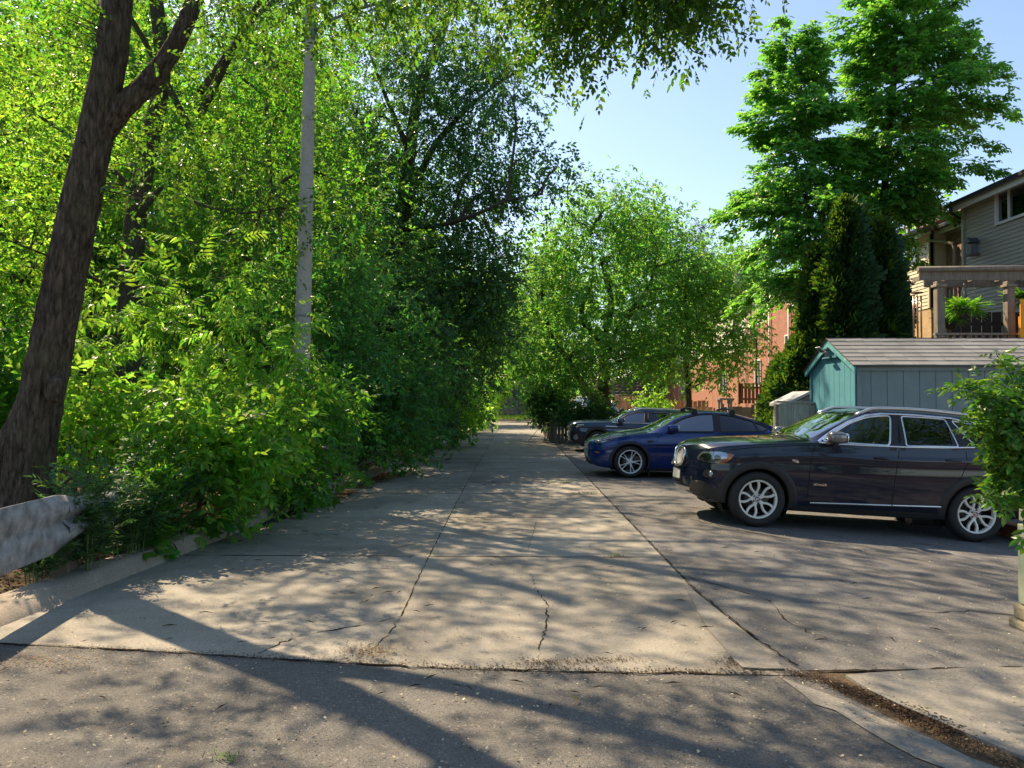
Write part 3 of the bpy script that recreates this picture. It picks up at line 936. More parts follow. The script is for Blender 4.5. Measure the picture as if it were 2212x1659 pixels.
def foliage(base, limbs, clumps, temps, scale, seed, per=3, spread=0.35, out=0.55, droop=0.25, shell=0.45, twig_frac=0.3, horiz=1.0, hollow=None, zmin=None, twig_max=1.7, gap=-0.38):
    """returns leaf arrays and twig arrays for clumps; limbs = sample points that twigs may start from"""
    rg = np.random.default_rng(seed)
    Ps, Cs = [], []
    for c, r, n in clumps:
        d = rg.normal(0, 1, (n, 3)); d /= np.linalg.norm(d, axis=1)[:, None]
        rad = rg.uniform(0, 1, n) ** shell
        wob = 1 + 0.22 * np.sin(d[:, 0] * 5 + c[0] * 3) * np.cos(d[:, 2] * 4 + c[2] * 2) + rg.normal(0, 0.07, n)
        p = c + d * r * (rad * wob)[:, None]
        Ps.append(p); Cs.append(np.tile(c, (n, 1)))
    P = np.vstack(Ps); Cc = np.vstack(Cs)
    if zmin is not None:
        ok = P[:, 2] > zmin; P = P[ok]; Cc = Cc[ok]
    # clumpiness: drop tips where a 3-D wave field is low, so gaps show through
    fld = np.sin(P[:, 0] * 2.1 + seed) * np.sin(P[:, 1] * 1.9 + 1.3) * np.sin(P[:, 2] * 2.4 + 0.7) + 0.5 * np.sin(P[:, 0] * 5.3 + 2) * np.sin(P[:, 2] * 4.7 + seed)
    keep = fld + rg.normal(0, 0.35, len(P)) > gap
    P = P[keep]; Cc = Cc[keep]
    LP = np.asarray(limbs)
    # nearest limb sample (chunked)
    near = np.zeros(len(P), int)
    for i in range(0, len(P), 4000):
        d = ((P[i:i + 4000, None] - LP[None]) ** 2 * np.array((1, 1, 1.0))).sum(2)
        d += np.clip(LP[None, :, 2] - P[i:i + 4000, None, 2], 0, None) ** 2 * 2
        near[i:i + 4000] = d.argmin(1)
    Q = LP[near]
    D = P - Q; ln = np.linalg.norm(D, axis=1)
    pick = (rg.uniform(0, 1, len(P)) < twig_frac) & (ln < twig_max)
    tv = twigs_np(Q[pick], P[pick], 0.08 * ln[pick] * rg.uniform(-0.3, 1, pick.sum()), np.clip(0.006 + 0.004 * ln[pick], 0, 0.016), 0.003) if pick.any() else None
    # sprays
    n = len(P)
    Pp = np.repeat(P, per, 0); Dp = np.repeat(D / (ln[:, None] + 1e-6), per, 0)
    Oc = Pp - np.repeat(Cc, per, 0); Oc /= np.linalg.norm(Oc, axis=1)[:, None] + 1e-9
    m = len(Pp)
    jit = rg.normal(0, 1, (m, 3)) * spread
    ax = Dp * 0.35 + Oc * out + rg.normal(0, 0.45, (m, 3)); ax[:, 2] *= horiz; ax[:, 2] -= droop
    up = np.tile(np.array((0, 0, 1.0)), (m, 1)) + rg.normal(0, 0.45, (m, 3))
    sc = scale * rg.uniform(0.7, 1.25, m)
    return scatter(temps, Pp + jit, ax, up, sc, seed + 1), tv


def auto_limbs(trunk_pts, clumps, rg, r0=0.06, frac=1.0):
    """a curved limb from the trunk up into each clump"""
    out = []
    T = np.asarray(trunk_pts)
    for c, r, n in clumps:
        if rg.uniform() > frac: continue
        d = np.linalg.norm((T - c) * np.array((1, 1, 0.8)), axis=1) + np.clip(T[:, 2] - c[2] + 0.3, 0, None) * 3
        q = T[d.argmin()]
        mid = q * 0.5 + c * 0.5 + np.array((0, 0, 0.08)) * np.linalg.norm(c - q) + rg.normal(0, 0.06, 3) * np.linalg.norm(c - q)
        end = c + (c - q) * 0.25
        out.append((np.array([q, mid, c, end]), r0 * rg.uniform(0.7, 1.2), 0.012))
    return out


def make_tree(name, label, cat, group, base, trunk, clumps, temps, scale, seed, leafm, barkm=None, per=3, limb_frac=1.0, bare=0, extra=(), twig_frac=0.3, limb_r=0.06, sides=12, tr=(0.2, 0.05), flare=0.35, zmin=None, **kw):
    """trunk: list of (points, r0, r1) solid limbs; clumps: leaf ellipsoids"""
    rg = np.random.default_rng(seed + 900)
    root = empty(name, base, 0, label, cat, group)
    B = np.array(base, float)
    acc = Acc(); samples = []
    for k, (pts, r0, r1) in enumerate(trunk):
        V, Fc, P, rad = limb_np(pts, r0, r1, sides, 0.10, 0.07, seed + k, flare if k == 0 else 0.0)
        acc.add(V - B, Fc); samples.append(P)
    TS = np.vstack(samples)
    lim = auto_limbs(TS[TS[:, 2] > B[2] + 0.25 * (TS[:, 2].max() - B[2])], clumps, rg, limb_r, limb_frac)
    for k, (pts, r0, r1) in enumerate(lim):
        V, Fc, P, rad = limb_np(pts, r0, r1, 6, 0.25, 0.05, seed + 50 + k)
        acc.add(V - B, Fc); samples.append(P)
    for pts, r0, r1 in extra:
        V, Fc, P, rad = limb_np(pts, r0, r1, 6, 0.2, 0.05, seed + 80)
        acc.add(V - B, Fc); samples.append(P)
    if bare:
        TS2 = TS[TS[:, 2] > B[2] + 1.2]; q0 = TS2[rg.integers(0, len(TS2), bare)]
        an = rg.uniform(0, 6.28, bare); ln_ = rg.uniform(0.5, 1.7, bare)
        q1 = q0 + np.c_[np.cos(an) * ln_, np.sin(an) * ln_, rg.normal(0.05, 0.35, bare) * ln_]
        acc.add(twigs_np(q0, q1, rg.normal(0, 0.10, bare) * ln_, np.full(bare, 0.011), 0.003)[0] - B, twigs_np(q0, q1, np.zeros(bare), np.full(bare, 0.011), 0.003)[1])
        fk = rg.integers(0, bare, bare * 2); tt = rg.uniform(0.35, 0.9, bare * 2)[:, None]
        f0 = q0[fk] * (1 - tt) + q1[fk] * tt; f1 = f0 + (q1[fk] - q0[fk]) * 0.35 + rg.normal(0, 0.2, (bare * 2, 3))
        acc.add(twigs_np(f0, f1, np.zeros(bare * 2), np.full(bare * 2, 0.006), 0.002)[0] - B, twigs_np(f0, f1, np.zeros(bare * 2), np.full(bare * 2, 0.006), 0.002)[1])
    S = np.vstack(samples)[::2]
    cut = B[2] + 0.3
    S2 = S[S[:, 2] > cut] if (S[:, 2] > cut).sum() > 3 else S
    (LV, LF), tv = foliage(B, S2, clumps, temps, scale, seed, per, twig_frac=twig_frac, zmin=zmin, **kw)
    if tv is not None: acc.add(tv[0] - B, tv[1])
    acc.build('trunk', barkm or M['bark2'], root, True)
    mesh_np('crown', LV - B, LF, leafm, root)
    return root


rg0 = np.random.default_rng(3)
L4 = leaf4(1, 0.52); L4n = leaf4(1, 0.36, 0.06, 0.2); L6 = leaf6(1, 0.55); L6n = leaf6(1, 0.42, 0.06, 0.2)
T_ELM = [spray(7, 0.34, L4, 0.095, 50, 0.35, np.random.default_rng(i)) for i in range(5)]
T_ELM6 = [spray(7, 0.34, L6, 0.095, 50, 0.35, np.random.default_rng(i + 40)) for i in range(4)]
T_BOX = [pinnate(2, 0.16, leaf4(1, 0.42, 0.06, 0.2), 0.11, np.random.default_rng(i + 10), 0.5) for i in range(5)]
T_BOX6 = [pinnate(2, 0.16, L6n, 0.11, np.random.default_rng(i + 10), 0.5) for i in range(5)]
T_SUM = [pinnate(6, 0.42, leaf6(1, 0.30, 0.05, 0.22), 0.125, np.random.default_rng(i + 20), 0.5) for i in range(4)]
T_VINE = [pinnate(3, 0.13, leaf6(1, 0.5, 0.06, 0.12), 0.062, np.random.default_rng(i + 30), 0.3) for i in range(5)]
T_FAR = [spray(6, 0.55, L4, 0.19, 55, 0.5, np.random.default_rng(i + 60)) for i in range(4)]
T_LIN = [spray(7, 0.46, leaf4(1, 0.80, 0.08, 0.2), 0.15, 62, 0.30, np.random.default_rng(i + 70)) for i in range(5)]
T_WEED = [spray(11, 0.30, leaf6(1, 0.34, 0.04, 0.15), 0.085, 55, 0.3, np.random.default_rng(i + 80), jitter=0.4) for i in range(4)]
T_MAPLE = [lobed(1.0)]
def thuja_t(rg):
    V, Fs = [], []; b = 0
    for i in range(9):
        a = rg.normal(0, 0.55); l = rg.uniform(0.05, 0.12); x0 = rg.uniform(0, 0.06); w_ = 0.016
        d = np.array((math.cos(a), math.sin(a) * 0.9, rg.normal(0.1, 0.25))); s = np.array((-math.sin(a), math.cos(a), 0)) * w_
        p = np.array((x0, rg.normal(0, 0.012), 0))
        V += [p - s * 0.4, p + s * 0.4, p + d * l + s * 0.5, p + d * l - s * 0.5]
        Fs += [(b, b + 1, b + 2), (b, b + 2, b + 3)]; b += 4
    return np.array(V), np.array(Fs)
T_THU = [thuja_t(np.random.default_rng(i + 90)) for i in range(6)]

T_MIX = T_BOX6[:3] + T_ELM6[:2] + [pinnate(3, 0.13, L6, 0.075, np.random.default_rng(7), 0.3)]
T_MIXS = T_BOX[:3] + T_ELM[:3] + [pinnate(3, 0.15, leaf4(1, 0.5), 0.07, np.random.default_rng(8), 0.3)]

# ------------------------------------------------------------------ trees of the left side
def px_line(lst):
    return np.array([at(x, y, Y) for x, y, Y in lst])


def on_ground(p):
    p = np.array(p, float)
    z = float(G(p[0], p[1])) if p[0] > kerb_x(p[1]) - 0.3 else float(verge_z(np.array([p[0]]), np.array([p[1]]))[0])
    return np.array((p[0], p[1], z))


Y0 = 7.8
b = on_ground(at(58, 1090, Y0))
trA = [(np.vstack([b, px_line([(62, 1000, Y0), (100, 800, Y0), (160, 500, Y0), (205, 300, Y0), (240, 120, Y0), (258, -40, Y0), (280, -300, Y0 - 0.1), (330, -700, Y0 - 0.2)])]), 0.236, 0.10),
       (np.vstack([b + (-0.28, 0.05, -0.05), px_line([(8, 1000, Y0), (45, 900, Y0), (92, 780, Y0)])]), 0.15, 0.08),
       (px_line([(178, 400, Y0), (215, 300, Y0), (262, 235, Y0), (322, 175, Y0 + 0.1), (378, 95, Y0 + 0.2), (430, -30, Y0 + 0.3), (500, -250, Y0 + 0.3), (620, -620, Y0)]), 0.135, 0.06),
       (px_line([(258, -60, Y0), (380, -300, 7.0), (600, -480, 6.4), (900, -560, 6.2), (1150, -480, 6.4), (1300, -300, 6.7)]), 0.08, 0.025),
       (px_line([(270, -250, Y0), (150, -600, 7.0), (0, -900, 6.5)]), 0.08, 0.03),
       (px_line([(1000, -540, 6.2), (1250, -420, 6.4), (1420, -250, 6.6), (1500, -60, 6.7)]), 0.03, 0.01),
       (px_line([(610, -600, Y0), (900, -900, 7.5), (1300, -1050, 7)]), 0.06, 0.02)]
clA = []
rr = np.random.default_rng(12)
for px, py, Y, rx, ry, rd, n in [(1220, -50, 6.6, 120, 80, 0.45, 100), (1330, -20, 6.7, 100, 50, 0.4, 70), (1450, -60, 6.6, 110, 50, 0.4, 90), (1480, 5, 6.7, 60, 40, 0.3, 44), (1530, -30, 6.7, 36, 46, 0.3, 26), (1220, 70, 6.8, 60, 46, 0.3, 40), (1245, 130, 6.8, 30, 36, 0.2, 14), (1425, 50, 6.7, 36, 32, 0.25, 16), (1160, 20, 6.8, 80, 50, 0.35, 46),
                                 (1100, -60, 6.6, 140, 90, 0.5, 40), (940, -60, 6.8, 140, 80, 0.5, 40), (700, -90, 7.0, 160, 110, 0.6, 50), (520, -70, 7.4, 110, 90, 0.5, 36),
                                 (720, 0, 6.9, 90, 60, 0.4, 18), (470, 40, 7.6, 70, 60, 0.4, 14), (350, 330, 8.2, 110, 60, 0.4, 16), (300, 420, 8.0, 60, 50, 0.3, 10), (120, 20, 7.4, 90, 70, 0.4, 12), (20, 90, 7.2, 70, 70, 0.4, 10)]:
    clA.append(E(px, py - (12 if px > 1100 else -14), Y, rx, ry, rd, int(n * 1.6)))
for c, r, n in [((-5.5, 8.5, 10.0), (1.9, 1.9, 1.2), 60), ((-3.5, 7.2, 9.0), (1.8, 1.8, 1.1), 95), ((-1.5, 6.6, 8.6), (1.7, 1.6, 1.0), 95), ((0.5, 6.0, 8.2), (1.5, 1.5, 0.9), 75), ((-4.2, 10.2, 9.4), (1.7, 1.5, 1.1), 75), ((-2.2, 9.6, 9.4), (1.7, 1.5, 1.1), 75),
                ((-7.0, 6.0, 8.6), (1.7, 1.7, 1.2), 40), ((-0.4, 8.6, 8.2), (1.6, 1.4, 1.0), 120), ((-6.8, 10.5, 8.6), (1.8, 1.7, 1.2), 70), ((-3.4, 4.6, 8.2), (1.6, 1.5, 1.0), 70), ((-8.5, 8.5, 8.0), (1.5, 1.5, 1.2), 24), ((0.6, 10.8, 9.2), (1.6, 1.5, 0.9), 60), ((-1.6, 12.0, 9.8), (1.6, 1.5, 0.9), 60), ((1.6, 8.2, 8.6), (1.3, 1.3, 0.8), 50)]:
    clA.append((np.array(c), np.array(r), int(n * 1.7)))
for pts, r0, r1 in [([(-3.3, 7.8, 7.4), (-3.0, 7.2, 8.4), (-2.2, 6.6, 9.2), (-0.8, 6.2, 9.4), (0.8, 6.1, 9.0)], 0.06, 0.015), ([(-3.4, 7.8, 7.0), (-2.4, 8.6, 8.6), (-1.0, 9.4, 9.8), (0.4, 10.2, 10.2)], 0.06, 0.015), ([(-3.6, 7.8, 6.6), (-3.6, 9.0, 8.4), (-3.0, 10.5, 10.0), (-2.0, 12.0, 10.6)], 0.06, 0.015), ([(-3.5, 7.7, 7.0), (-3.6, 6.2, 8.2), (-3.5, 4.6, 8.9)], 0.05, 0.015), ([(-3.5, 7.8, 7.2), (-4.8, 8.2, 9.2), (-6.4, 8.6, 10.2)], 0.05, 0.015), ([(-4.0, 7.8, 6.2), (-5.6, 6.8, 7.8), (-7.2, 6.0, 9.2)], 0.05, 0.015), ([(-4.2, 7.8, 5.6), (-5.6, 9.2, 7.4), (-7.0, 10.5, 9.0)], 0.05, 0.015)]:
    trA.append((np.array(pts), r0, r1))
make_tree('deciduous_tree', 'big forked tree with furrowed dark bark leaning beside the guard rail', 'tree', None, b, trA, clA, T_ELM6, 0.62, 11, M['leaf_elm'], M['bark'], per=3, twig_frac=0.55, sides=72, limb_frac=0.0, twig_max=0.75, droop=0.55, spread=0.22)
# knot on the trunk
tA = bpy.data.objects['deciduous_tree']
p = at(112, 840, Y0 - 0.21)
mb = MB()
mb.lathe([(0.115, 0.05), (0.10, -0.012), (0.075, -0.03), (0.05, -0.022), (0.025, -0.034), (0.0, -0.03)], 22, 'y', (0, 0, 0))
o = mb.build('branch_scar', M['bark'], tA); o.location = p - b; o.scale = (0.78, 1, 1.25); o.rotation_euler = (0, R(8), R(-8))

# second trunk with water shoots behind the bright shrubs
b = on_ground(at(275, 860, 14.0))
trB = [(np.vstack([b, px_line([(280, 780, 14), (284, 650, 14), (292, 480, 14.1), (318, 330, 14.2), (350, 150, 14.3), (330, -100, 14.4), (340, -320, 14.4)])]), 0.27, 0.10),
       (px_line([(300, 470, 14), (360, 400, 13.8), (430, 440, 13.4), (520, 460, 13.1), (600, 450, 12.8)]), 0.05, 0.012),
       (px_line([(290, 640, 14), (220, 610, 13.8), (120, 560, 13.6), (20, 520, 13.4)]), 0.05, 0.012),
       (px_line([(300, 420, 14.1), (200, 330, 14.2), (80, 250, 14.2), (-40, 200, 14.2)]), 0.06, 0.015)]
cl = [E(*q) for q in [(300, 560, 13.8, 80, 90, 0.5, 34), (310, 380, 13.9, 80, 110, 0.5, 40), (270, 720, 13.8, 50, 70, 0.4, 16), (420, 330, 13.4, 130, 90, 0.7, 70), (520, 430, 13.0, 140, 70, 0.6, 70), (600, 320, 13.0, 120, 110, 0.7, 80), (650, 470, 12.6, 70, 60, 0.5, 36), (500, 200, 13.4, 150, 110, 0.8, 80), (620, 130, 13.2, 120, 100, 0.7, 66), (100, 330, 13.8, 150, 100, 0.8, 46), (60, 180, 14, 150, 110, 0.8, 70), (80, 480, 13.5, 130, 60, 0.7, 40), (180, 100, 14, 130, 120, 0.8, 60), (420, 60, 14, 120, 100, 0.8, 60), (560, 560, 12.8, 110, 50, 0.5, 40)]]
cl += [(np.array(c), np.array(r_), int(n * 1.6)) for c, r_, n in [((-0.5, 13.5, 9.2), (1.5, 1.3, 0.9), 85), ((-2.8, 14.0, 9.6), (1.5, 1.4, 0.9), 85), ((1.3, 12.6, 9.0), (1.2, 1.2, 0.8), 65), ((-4.6, 13.0, 9.6), (1.4, 1.3, 0.9), 95), ((-7.8, 13.5, 9.8), (1.5, 1.4, 1.0), 80), ((-6.2, 12.5, 9.3), (1.4, 1.3, 0.9), 95), ((-6.0, 15.2, 10.2), (1.4, 1.3, 0.9), 70), ((-3.0, 12.0, 9.2), (1.4, 1.2, 0.9), 80), ((-2.0, 16.0, 10.2), (1.6, 1.4, 1.0), 60), ((-4.4, 16.5, 10.4), (1.6, 1.5, 1.0), 55)]]
for pts in [[(-5.9, 14.3, 7.0), (-4.4, 13.9, 9.2), (-2.4, 13.7, 10.2), (-0.4, 13.4, 10.0), (1.2, 12.7, 9.6)], [(-5.9, 14.3, 7.4), (-5.0, 15.4, 9.6), (-3.4, 16.2, 10.9), (-1.9, 16.2, 10.9)], [(-6.0, 14.2, 6.6), (-7.0, 13.8, 8.6), (-8.2, 13.4, 10.2)]]: trB.append((np.array(pts), 0.07, 0.02))
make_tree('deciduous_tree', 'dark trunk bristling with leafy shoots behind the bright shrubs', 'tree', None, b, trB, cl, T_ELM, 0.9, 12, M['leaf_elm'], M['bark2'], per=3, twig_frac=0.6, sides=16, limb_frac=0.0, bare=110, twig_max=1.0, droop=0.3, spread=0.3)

# dim wood behind
def wood_tree(base, h, rad, n, seed, mat, label, temps=T_ELM, sc=1.5, low=0.25, dens=1.0, lean=(0, 0), per=3):
    r = np.random.default_rng(seed)
    b = on_ground(base)
    top = b + np.array((lean[0], lean[1], h * 0.9))
    tr = [(np.array([b, b * 0.6 + top * 0.4 + r.normal(0, 0.15, 3), top]), 0.035 * h ** 0.75 + 0.03, 0.03)]
    cl = []
    for i in range(n):
        t = low + (1 - low) * (i + 0.5) / n
        a = i * 2.4 + r.uniform(0, 0.7)
        q = math.sin(math.pi * min(1, (t - low) / (1 - low) * 0.82 + 0.16)) * rad * 0.68
        c = b + np.array((lean[0] * t + math.cos(a) * q, lean[1] * t + math.sin(a) * q, h * t))
        rr_ = rad * r.uniform(0.34, 0.52)
        cl.append((c, np.array((rr_, rr_, rr_ * 0.75)), int(52 * dens * (rr_ / 1.2) ** 2) + 6))
    return make_tree('deciduous_tree', label, 'tree', 'trees of the wood', b, tr, cl, temps, sc, seed, mat, None, per=per, twig_frac=0.3, limb_r=0.05, spread=0.4, droop=0.3)


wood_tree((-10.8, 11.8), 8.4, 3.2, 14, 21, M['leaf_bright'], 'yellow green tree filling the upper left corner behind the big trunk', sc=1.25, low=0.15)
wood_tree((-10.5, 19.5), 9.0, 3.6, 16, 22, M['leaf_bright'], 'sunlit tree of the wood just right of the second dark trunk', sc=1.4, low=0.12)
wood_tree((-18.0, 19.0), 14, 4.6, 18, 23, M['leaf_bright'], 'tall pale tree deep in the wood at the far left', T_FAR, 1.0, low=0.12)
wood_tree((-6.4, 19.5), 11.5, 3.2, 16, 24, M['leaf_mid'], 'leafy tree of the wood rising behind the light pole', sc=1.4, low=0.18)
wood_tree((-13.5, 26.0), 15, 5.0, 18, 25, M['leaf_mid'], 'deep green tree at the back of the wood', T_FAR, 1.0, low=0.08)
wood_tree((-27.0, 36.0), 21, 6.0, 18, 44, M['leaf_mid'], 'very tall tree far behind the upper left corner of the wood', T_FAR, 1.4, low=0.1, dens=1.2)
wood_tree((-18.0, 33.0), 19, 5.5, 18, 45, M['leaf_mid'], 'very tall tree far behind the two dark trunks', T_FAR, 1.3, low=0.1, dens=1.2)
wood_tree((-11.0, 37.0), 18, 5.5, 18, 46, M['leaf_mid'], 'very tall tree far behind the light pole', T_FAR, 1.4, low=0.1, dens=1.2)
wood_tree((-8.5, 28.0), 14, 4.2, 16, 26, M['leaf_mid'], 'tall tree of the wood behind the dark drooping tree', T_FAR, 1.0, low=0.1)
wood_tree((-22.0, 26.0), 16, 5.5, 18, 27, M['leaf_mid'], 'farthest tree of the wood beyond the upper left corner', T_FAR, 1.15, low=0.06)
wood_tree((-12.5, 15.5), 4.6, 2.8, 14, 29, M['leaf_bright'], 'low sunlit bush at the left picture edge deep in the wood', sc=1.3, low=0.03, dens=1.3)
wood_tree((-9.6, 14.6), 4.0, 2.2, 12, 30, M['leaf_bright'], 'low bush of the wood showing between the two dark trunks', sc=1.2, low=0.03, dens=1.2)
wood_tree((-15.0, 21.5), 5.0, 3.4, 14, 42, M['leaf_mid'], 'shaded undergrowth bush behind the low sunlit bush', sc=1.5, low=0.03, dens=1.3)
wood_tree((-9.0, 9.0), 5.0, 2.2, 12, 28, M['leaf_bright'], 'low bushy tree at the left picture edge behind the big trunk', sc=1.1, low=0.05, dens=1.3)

# the dark drooping tree over the lane
Y0 = 24.0
b = on_ground((-4.2, Y0, 0))
trC = [(np.vstack([b, px_line([(826, 640, Y0), (868, 470, Y0), (885, 330, Y0), (905, 200, Y0), (960, 60, Y0), (1000, -80, Y0)])]), 0.34, 0.08),
       (px_line([(868, 470, Y0), (930, 330, Y0 - 0.5), (985, 260, Y0 - 1), (1050, 200, Y0 - 1.5), (1120, 150, Y0 - 2)]), 0.12, 0.03),
       (px_line([(850, 500, Y0), (900, 492, Y0 - 1), (960, 485, Y0 - 2), (1030, 462, Y0 - 3), (1100, 432, Y0 - 3.5), (1170, 420, Y0 - 4)]), 0.11, 0.02),
       (px_line([(885, 330, Y0), (830, 200, Y0), (790, 90, Y0)]), 0.1, 0.03)]
clC = [E(*q[:6], int(q[6] * 1.5)) for q in [(1010, 470, 22.5, 90, 60, 1.2, 60), (1000, 620, 22.0, 90, 80, 1.2, 80), (880, 130, 23, 120, 90, 1.4, 70), (1020, 170, 22.5, 100, 80, 1.2, 60), (960, 280, 22.5, 100, 80, 1.2, 60), (-1e9, 0, 0, 0, 0, 0, 0)][:-1] + [(840, 60, 24, 110, 90, 1.4, 80), (960, 40, 23, 110, 90, 1.4, 70), (1060, 110, 22, 100, 90, 1.2, 55), (900, 170, 24, 120, 90, 1.5, 90), (1010, 220, 22.5, 100, 80, 1.3, 70), (1110, 215, 21.5, 70, 60, 1.0, 34), (790, 250, 24, 110, 100, 1.5, 90), (900, 330, 24, 130, 80, 1.5, 100), (1030, 330, 22.5, 110, 60, 1.2, 75), (1130, 340, 21.5, 70, 45, 0.9, 30), (1200, 365, 20.5, 70, 26, 0.6, 17), (1180, 400, 20.5, 60, 22, 0.6, 12), (800, 400, 24, 110, 90, 1.5, 80), (930, 420, 23.5, 120, 60, 1.3, 80), (1040, 420, 22, 90, 50, 1.0, 50), (1100, 395, 21.5, 60, 40, 0.8, 24), (860, 530, 24, 120, 80, 1.5, 100), (980, 530, 23, 110, 70, 1.3, 100), (1060, 560, 22.5, 70, 70, 1.0, 65), (920, 630, 23.5, 120, 70, 1.4, 110), (1040, 650, 23, 90, 70, 1.2, 90), (1090, 590, 23, 45, 90, 0.9, 40), (990, 730, 23.5, 100, 60, 1.3, 90), (1075, 720, 23, 60, 60, 1, 50), (930, 780, 24, 90, 60, 1.3, 70), (1010, 800, 24.5, 70, 50, 1.2, 60), (850, 720, 25, 100, 90, 1.3, 80)]]
make_tree('deciduous_tree', 'dark tree with long bare boughs drooping over the lane', 'tree', None, b, trC, clC, T_ELM, 1.45, 14, M['leaf_dark'], M['bark2'], per=3, twig_frac=0.6, limb_r=0.05, droop=0.45, spread=0.38, bare=60)

b_ = on_ground((9.5, -2.0, 0))  # unseen tree, added so the black car's windows mirror foliage
make_tree('deciduous_tree', 'unseen tall tree added beside the viewpoint for the window reflections', 'tree', None, b_, [(np.array([b_, b_ + (0.1, 0.1, 4), b_ + (-0.3, 0.4, 9)]), 0.25, 0.08)], [(np.array(c_), np.array((1.9, 1.9, 1.3)), 90) for c_ in [(4.2, 3.6, 9.4), (6.6, 3.2, 9.8), (8.8, 3.8, 9.4), (5.2, 1.2, 9.6), (7.8, 0.8, 10.2), (10.4, 1.6, 9.6), (8.0, 5.2, 8.0), (9.6, 5.0, 7.4), (9.0, 2.4, 8.2), (11.0, 4.5, 8.6), (12.6, 3.4, 9.0), (10.6, 6.2, 8.2), (13.0, 6.0, 9.0), (12.0, 1.4, 10.2), (6.2, -1.4, 9.0), (9.2, -2.0, 10.0), (3.6, 0.6, 8.6), (4.4, -2.6, 8.2)]], T_FAR, 0.8, 194, M['leaf_dark'], None, per=3)
# unseen trees added behind the camera for the car sides to mirror
wood_tree((-3.0, -13.0), 9.0, 3.6, 14, 191, M['leaf_dark'], 'unseen tree added behind the viewpoint on the left for car reflections', T_FAR, 1.0, low=0.1)
wood_tree((5.0, -15.0), 8.0, 3.6, 14, 192, M['leaf_dark'], 'unseen tree added behind the viewpoint in the middle for car reflections', T_FAR, 1.0, low=0.1)
wood_tree((12.5, -12.0), 8.5, 3.6, 14, 193, M['leaf_dark'], 'unseen tree added behind the viewpoint on the right for car reflections', T_FAR, 1.0, low=0.1)

# ------------------------------------------------------------------ shrubs along the kerb
def shrub(name, label, cat, base, clumps, temps, sc, seed, mat, group=None, per=3, nst=6, stem_r=0.018, **kw):
    r = np.random.default_rng(seed + 5)
    b = on_ground(base)
    tr = []
    for c, rr_, n in clumps:
        q = b + np.array((r.normal(0, 0.15), r.normal(0, 0.15), 0))
        q[2] = b[2]
        mid = q * 0.45 + c * 0.55; mid[2] = q[2] + (c[2] - q[2]) * 0.62
        tr.append((np.array([q, mid, c]), stem_r, 0.006))
    root = empty(name, b, 0, label, cat, group)
    acc = Acc(); S = []
    for k, (pts, r0, r1) in enumerate(tr):
        V, Fc, P, rad = limb_np(pts, r0, r1, 6, 0.12, 0.04, seed + k)
        acc.add(V - b, Fc); S.append(P)
    S = np.vstack(S)
    (LV, LF), tv = foliage(b, S, clumps, temps, sc, seed, per, zmin=b[2] + 0.02, **kw)
    if tv is not None: acc.add(tv[0] - b, tv[1])
    acc.build('stem', M['twig'], root, True)
    mesh_np('foliage', LV - b, LF, mat, root)
    return root


SG = 'shrubs crowding the kerb'
kw = dict(twig_frac=0.35, spread=0.2, droop=0.2)
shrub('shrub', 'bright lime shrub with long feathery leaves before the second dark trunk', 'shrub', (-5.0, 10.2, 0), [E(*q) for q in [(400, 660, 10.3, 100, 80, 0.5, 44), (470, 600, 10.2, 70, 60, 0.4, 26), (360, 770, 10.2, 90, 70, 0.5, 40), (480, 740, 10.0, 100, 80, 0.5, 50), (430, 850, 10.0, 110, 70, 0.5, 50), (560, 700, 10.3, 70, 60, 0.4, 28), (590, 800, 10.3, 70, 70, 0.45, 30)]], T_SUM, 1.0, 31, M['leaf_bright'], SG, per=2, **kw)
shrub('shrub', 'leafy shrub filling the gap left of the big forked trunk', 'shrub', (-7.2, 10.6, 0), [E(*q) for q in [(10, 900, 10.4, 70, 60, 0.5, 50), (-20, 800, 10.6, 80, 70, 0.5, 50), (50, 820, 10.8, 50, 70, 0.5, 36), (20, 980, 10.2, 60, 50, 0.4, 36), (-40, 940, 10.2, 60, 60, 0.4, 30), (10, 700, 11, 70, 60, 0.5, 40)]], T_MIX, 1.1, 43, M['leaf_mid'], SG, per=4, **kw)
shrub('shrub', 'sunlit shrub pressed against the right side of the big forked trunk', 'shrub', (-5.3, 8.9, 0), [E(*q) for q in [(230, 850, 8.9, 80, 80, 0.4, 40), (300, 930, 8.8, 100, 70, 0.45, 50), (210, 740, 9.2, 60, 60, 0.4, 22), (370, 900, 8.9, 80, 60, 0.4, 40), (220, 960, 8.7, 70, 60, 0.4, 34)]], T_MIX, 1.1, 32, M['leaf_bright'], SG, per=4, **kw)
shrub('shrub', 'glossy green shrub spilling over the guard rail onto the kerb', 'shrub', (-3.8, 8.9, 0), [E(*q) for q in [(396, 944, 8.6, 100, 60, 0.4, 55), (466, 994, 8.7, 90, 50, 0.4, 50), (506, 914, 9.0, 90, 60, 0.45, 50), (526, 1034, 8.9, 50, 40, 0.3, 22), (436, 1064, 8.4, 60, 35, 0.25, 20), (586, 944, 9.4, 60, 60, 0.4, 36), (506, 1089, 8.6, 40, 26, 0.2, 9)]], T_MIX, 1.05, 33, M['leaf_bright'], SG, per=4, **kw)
shrub('shrub', 'dense shrub hiding the foot of the light pole', 'shrub', (-3.7, 11.6, 0), [E(*q) for q in [(620, 880, 11.4, 80, 70, 0.45, 55), (690, 850, 11.9, 70, 70, 0.45, 45), (600, 980, 10.7, 70, 60, 0.4, 45), (680, 940, 11.6, 70, 55, 0.45, 50), (620, 1020, 11.0, 55, 40, 0.35, 36), (705, 970, 12.2, 55, 35, 0.4, 30), (740, 890, 12.4, 60, 60, 0.45, 40)]], T_MIX, 1.05, 34, M['leaf_mid'], SG, per=4, **kw)
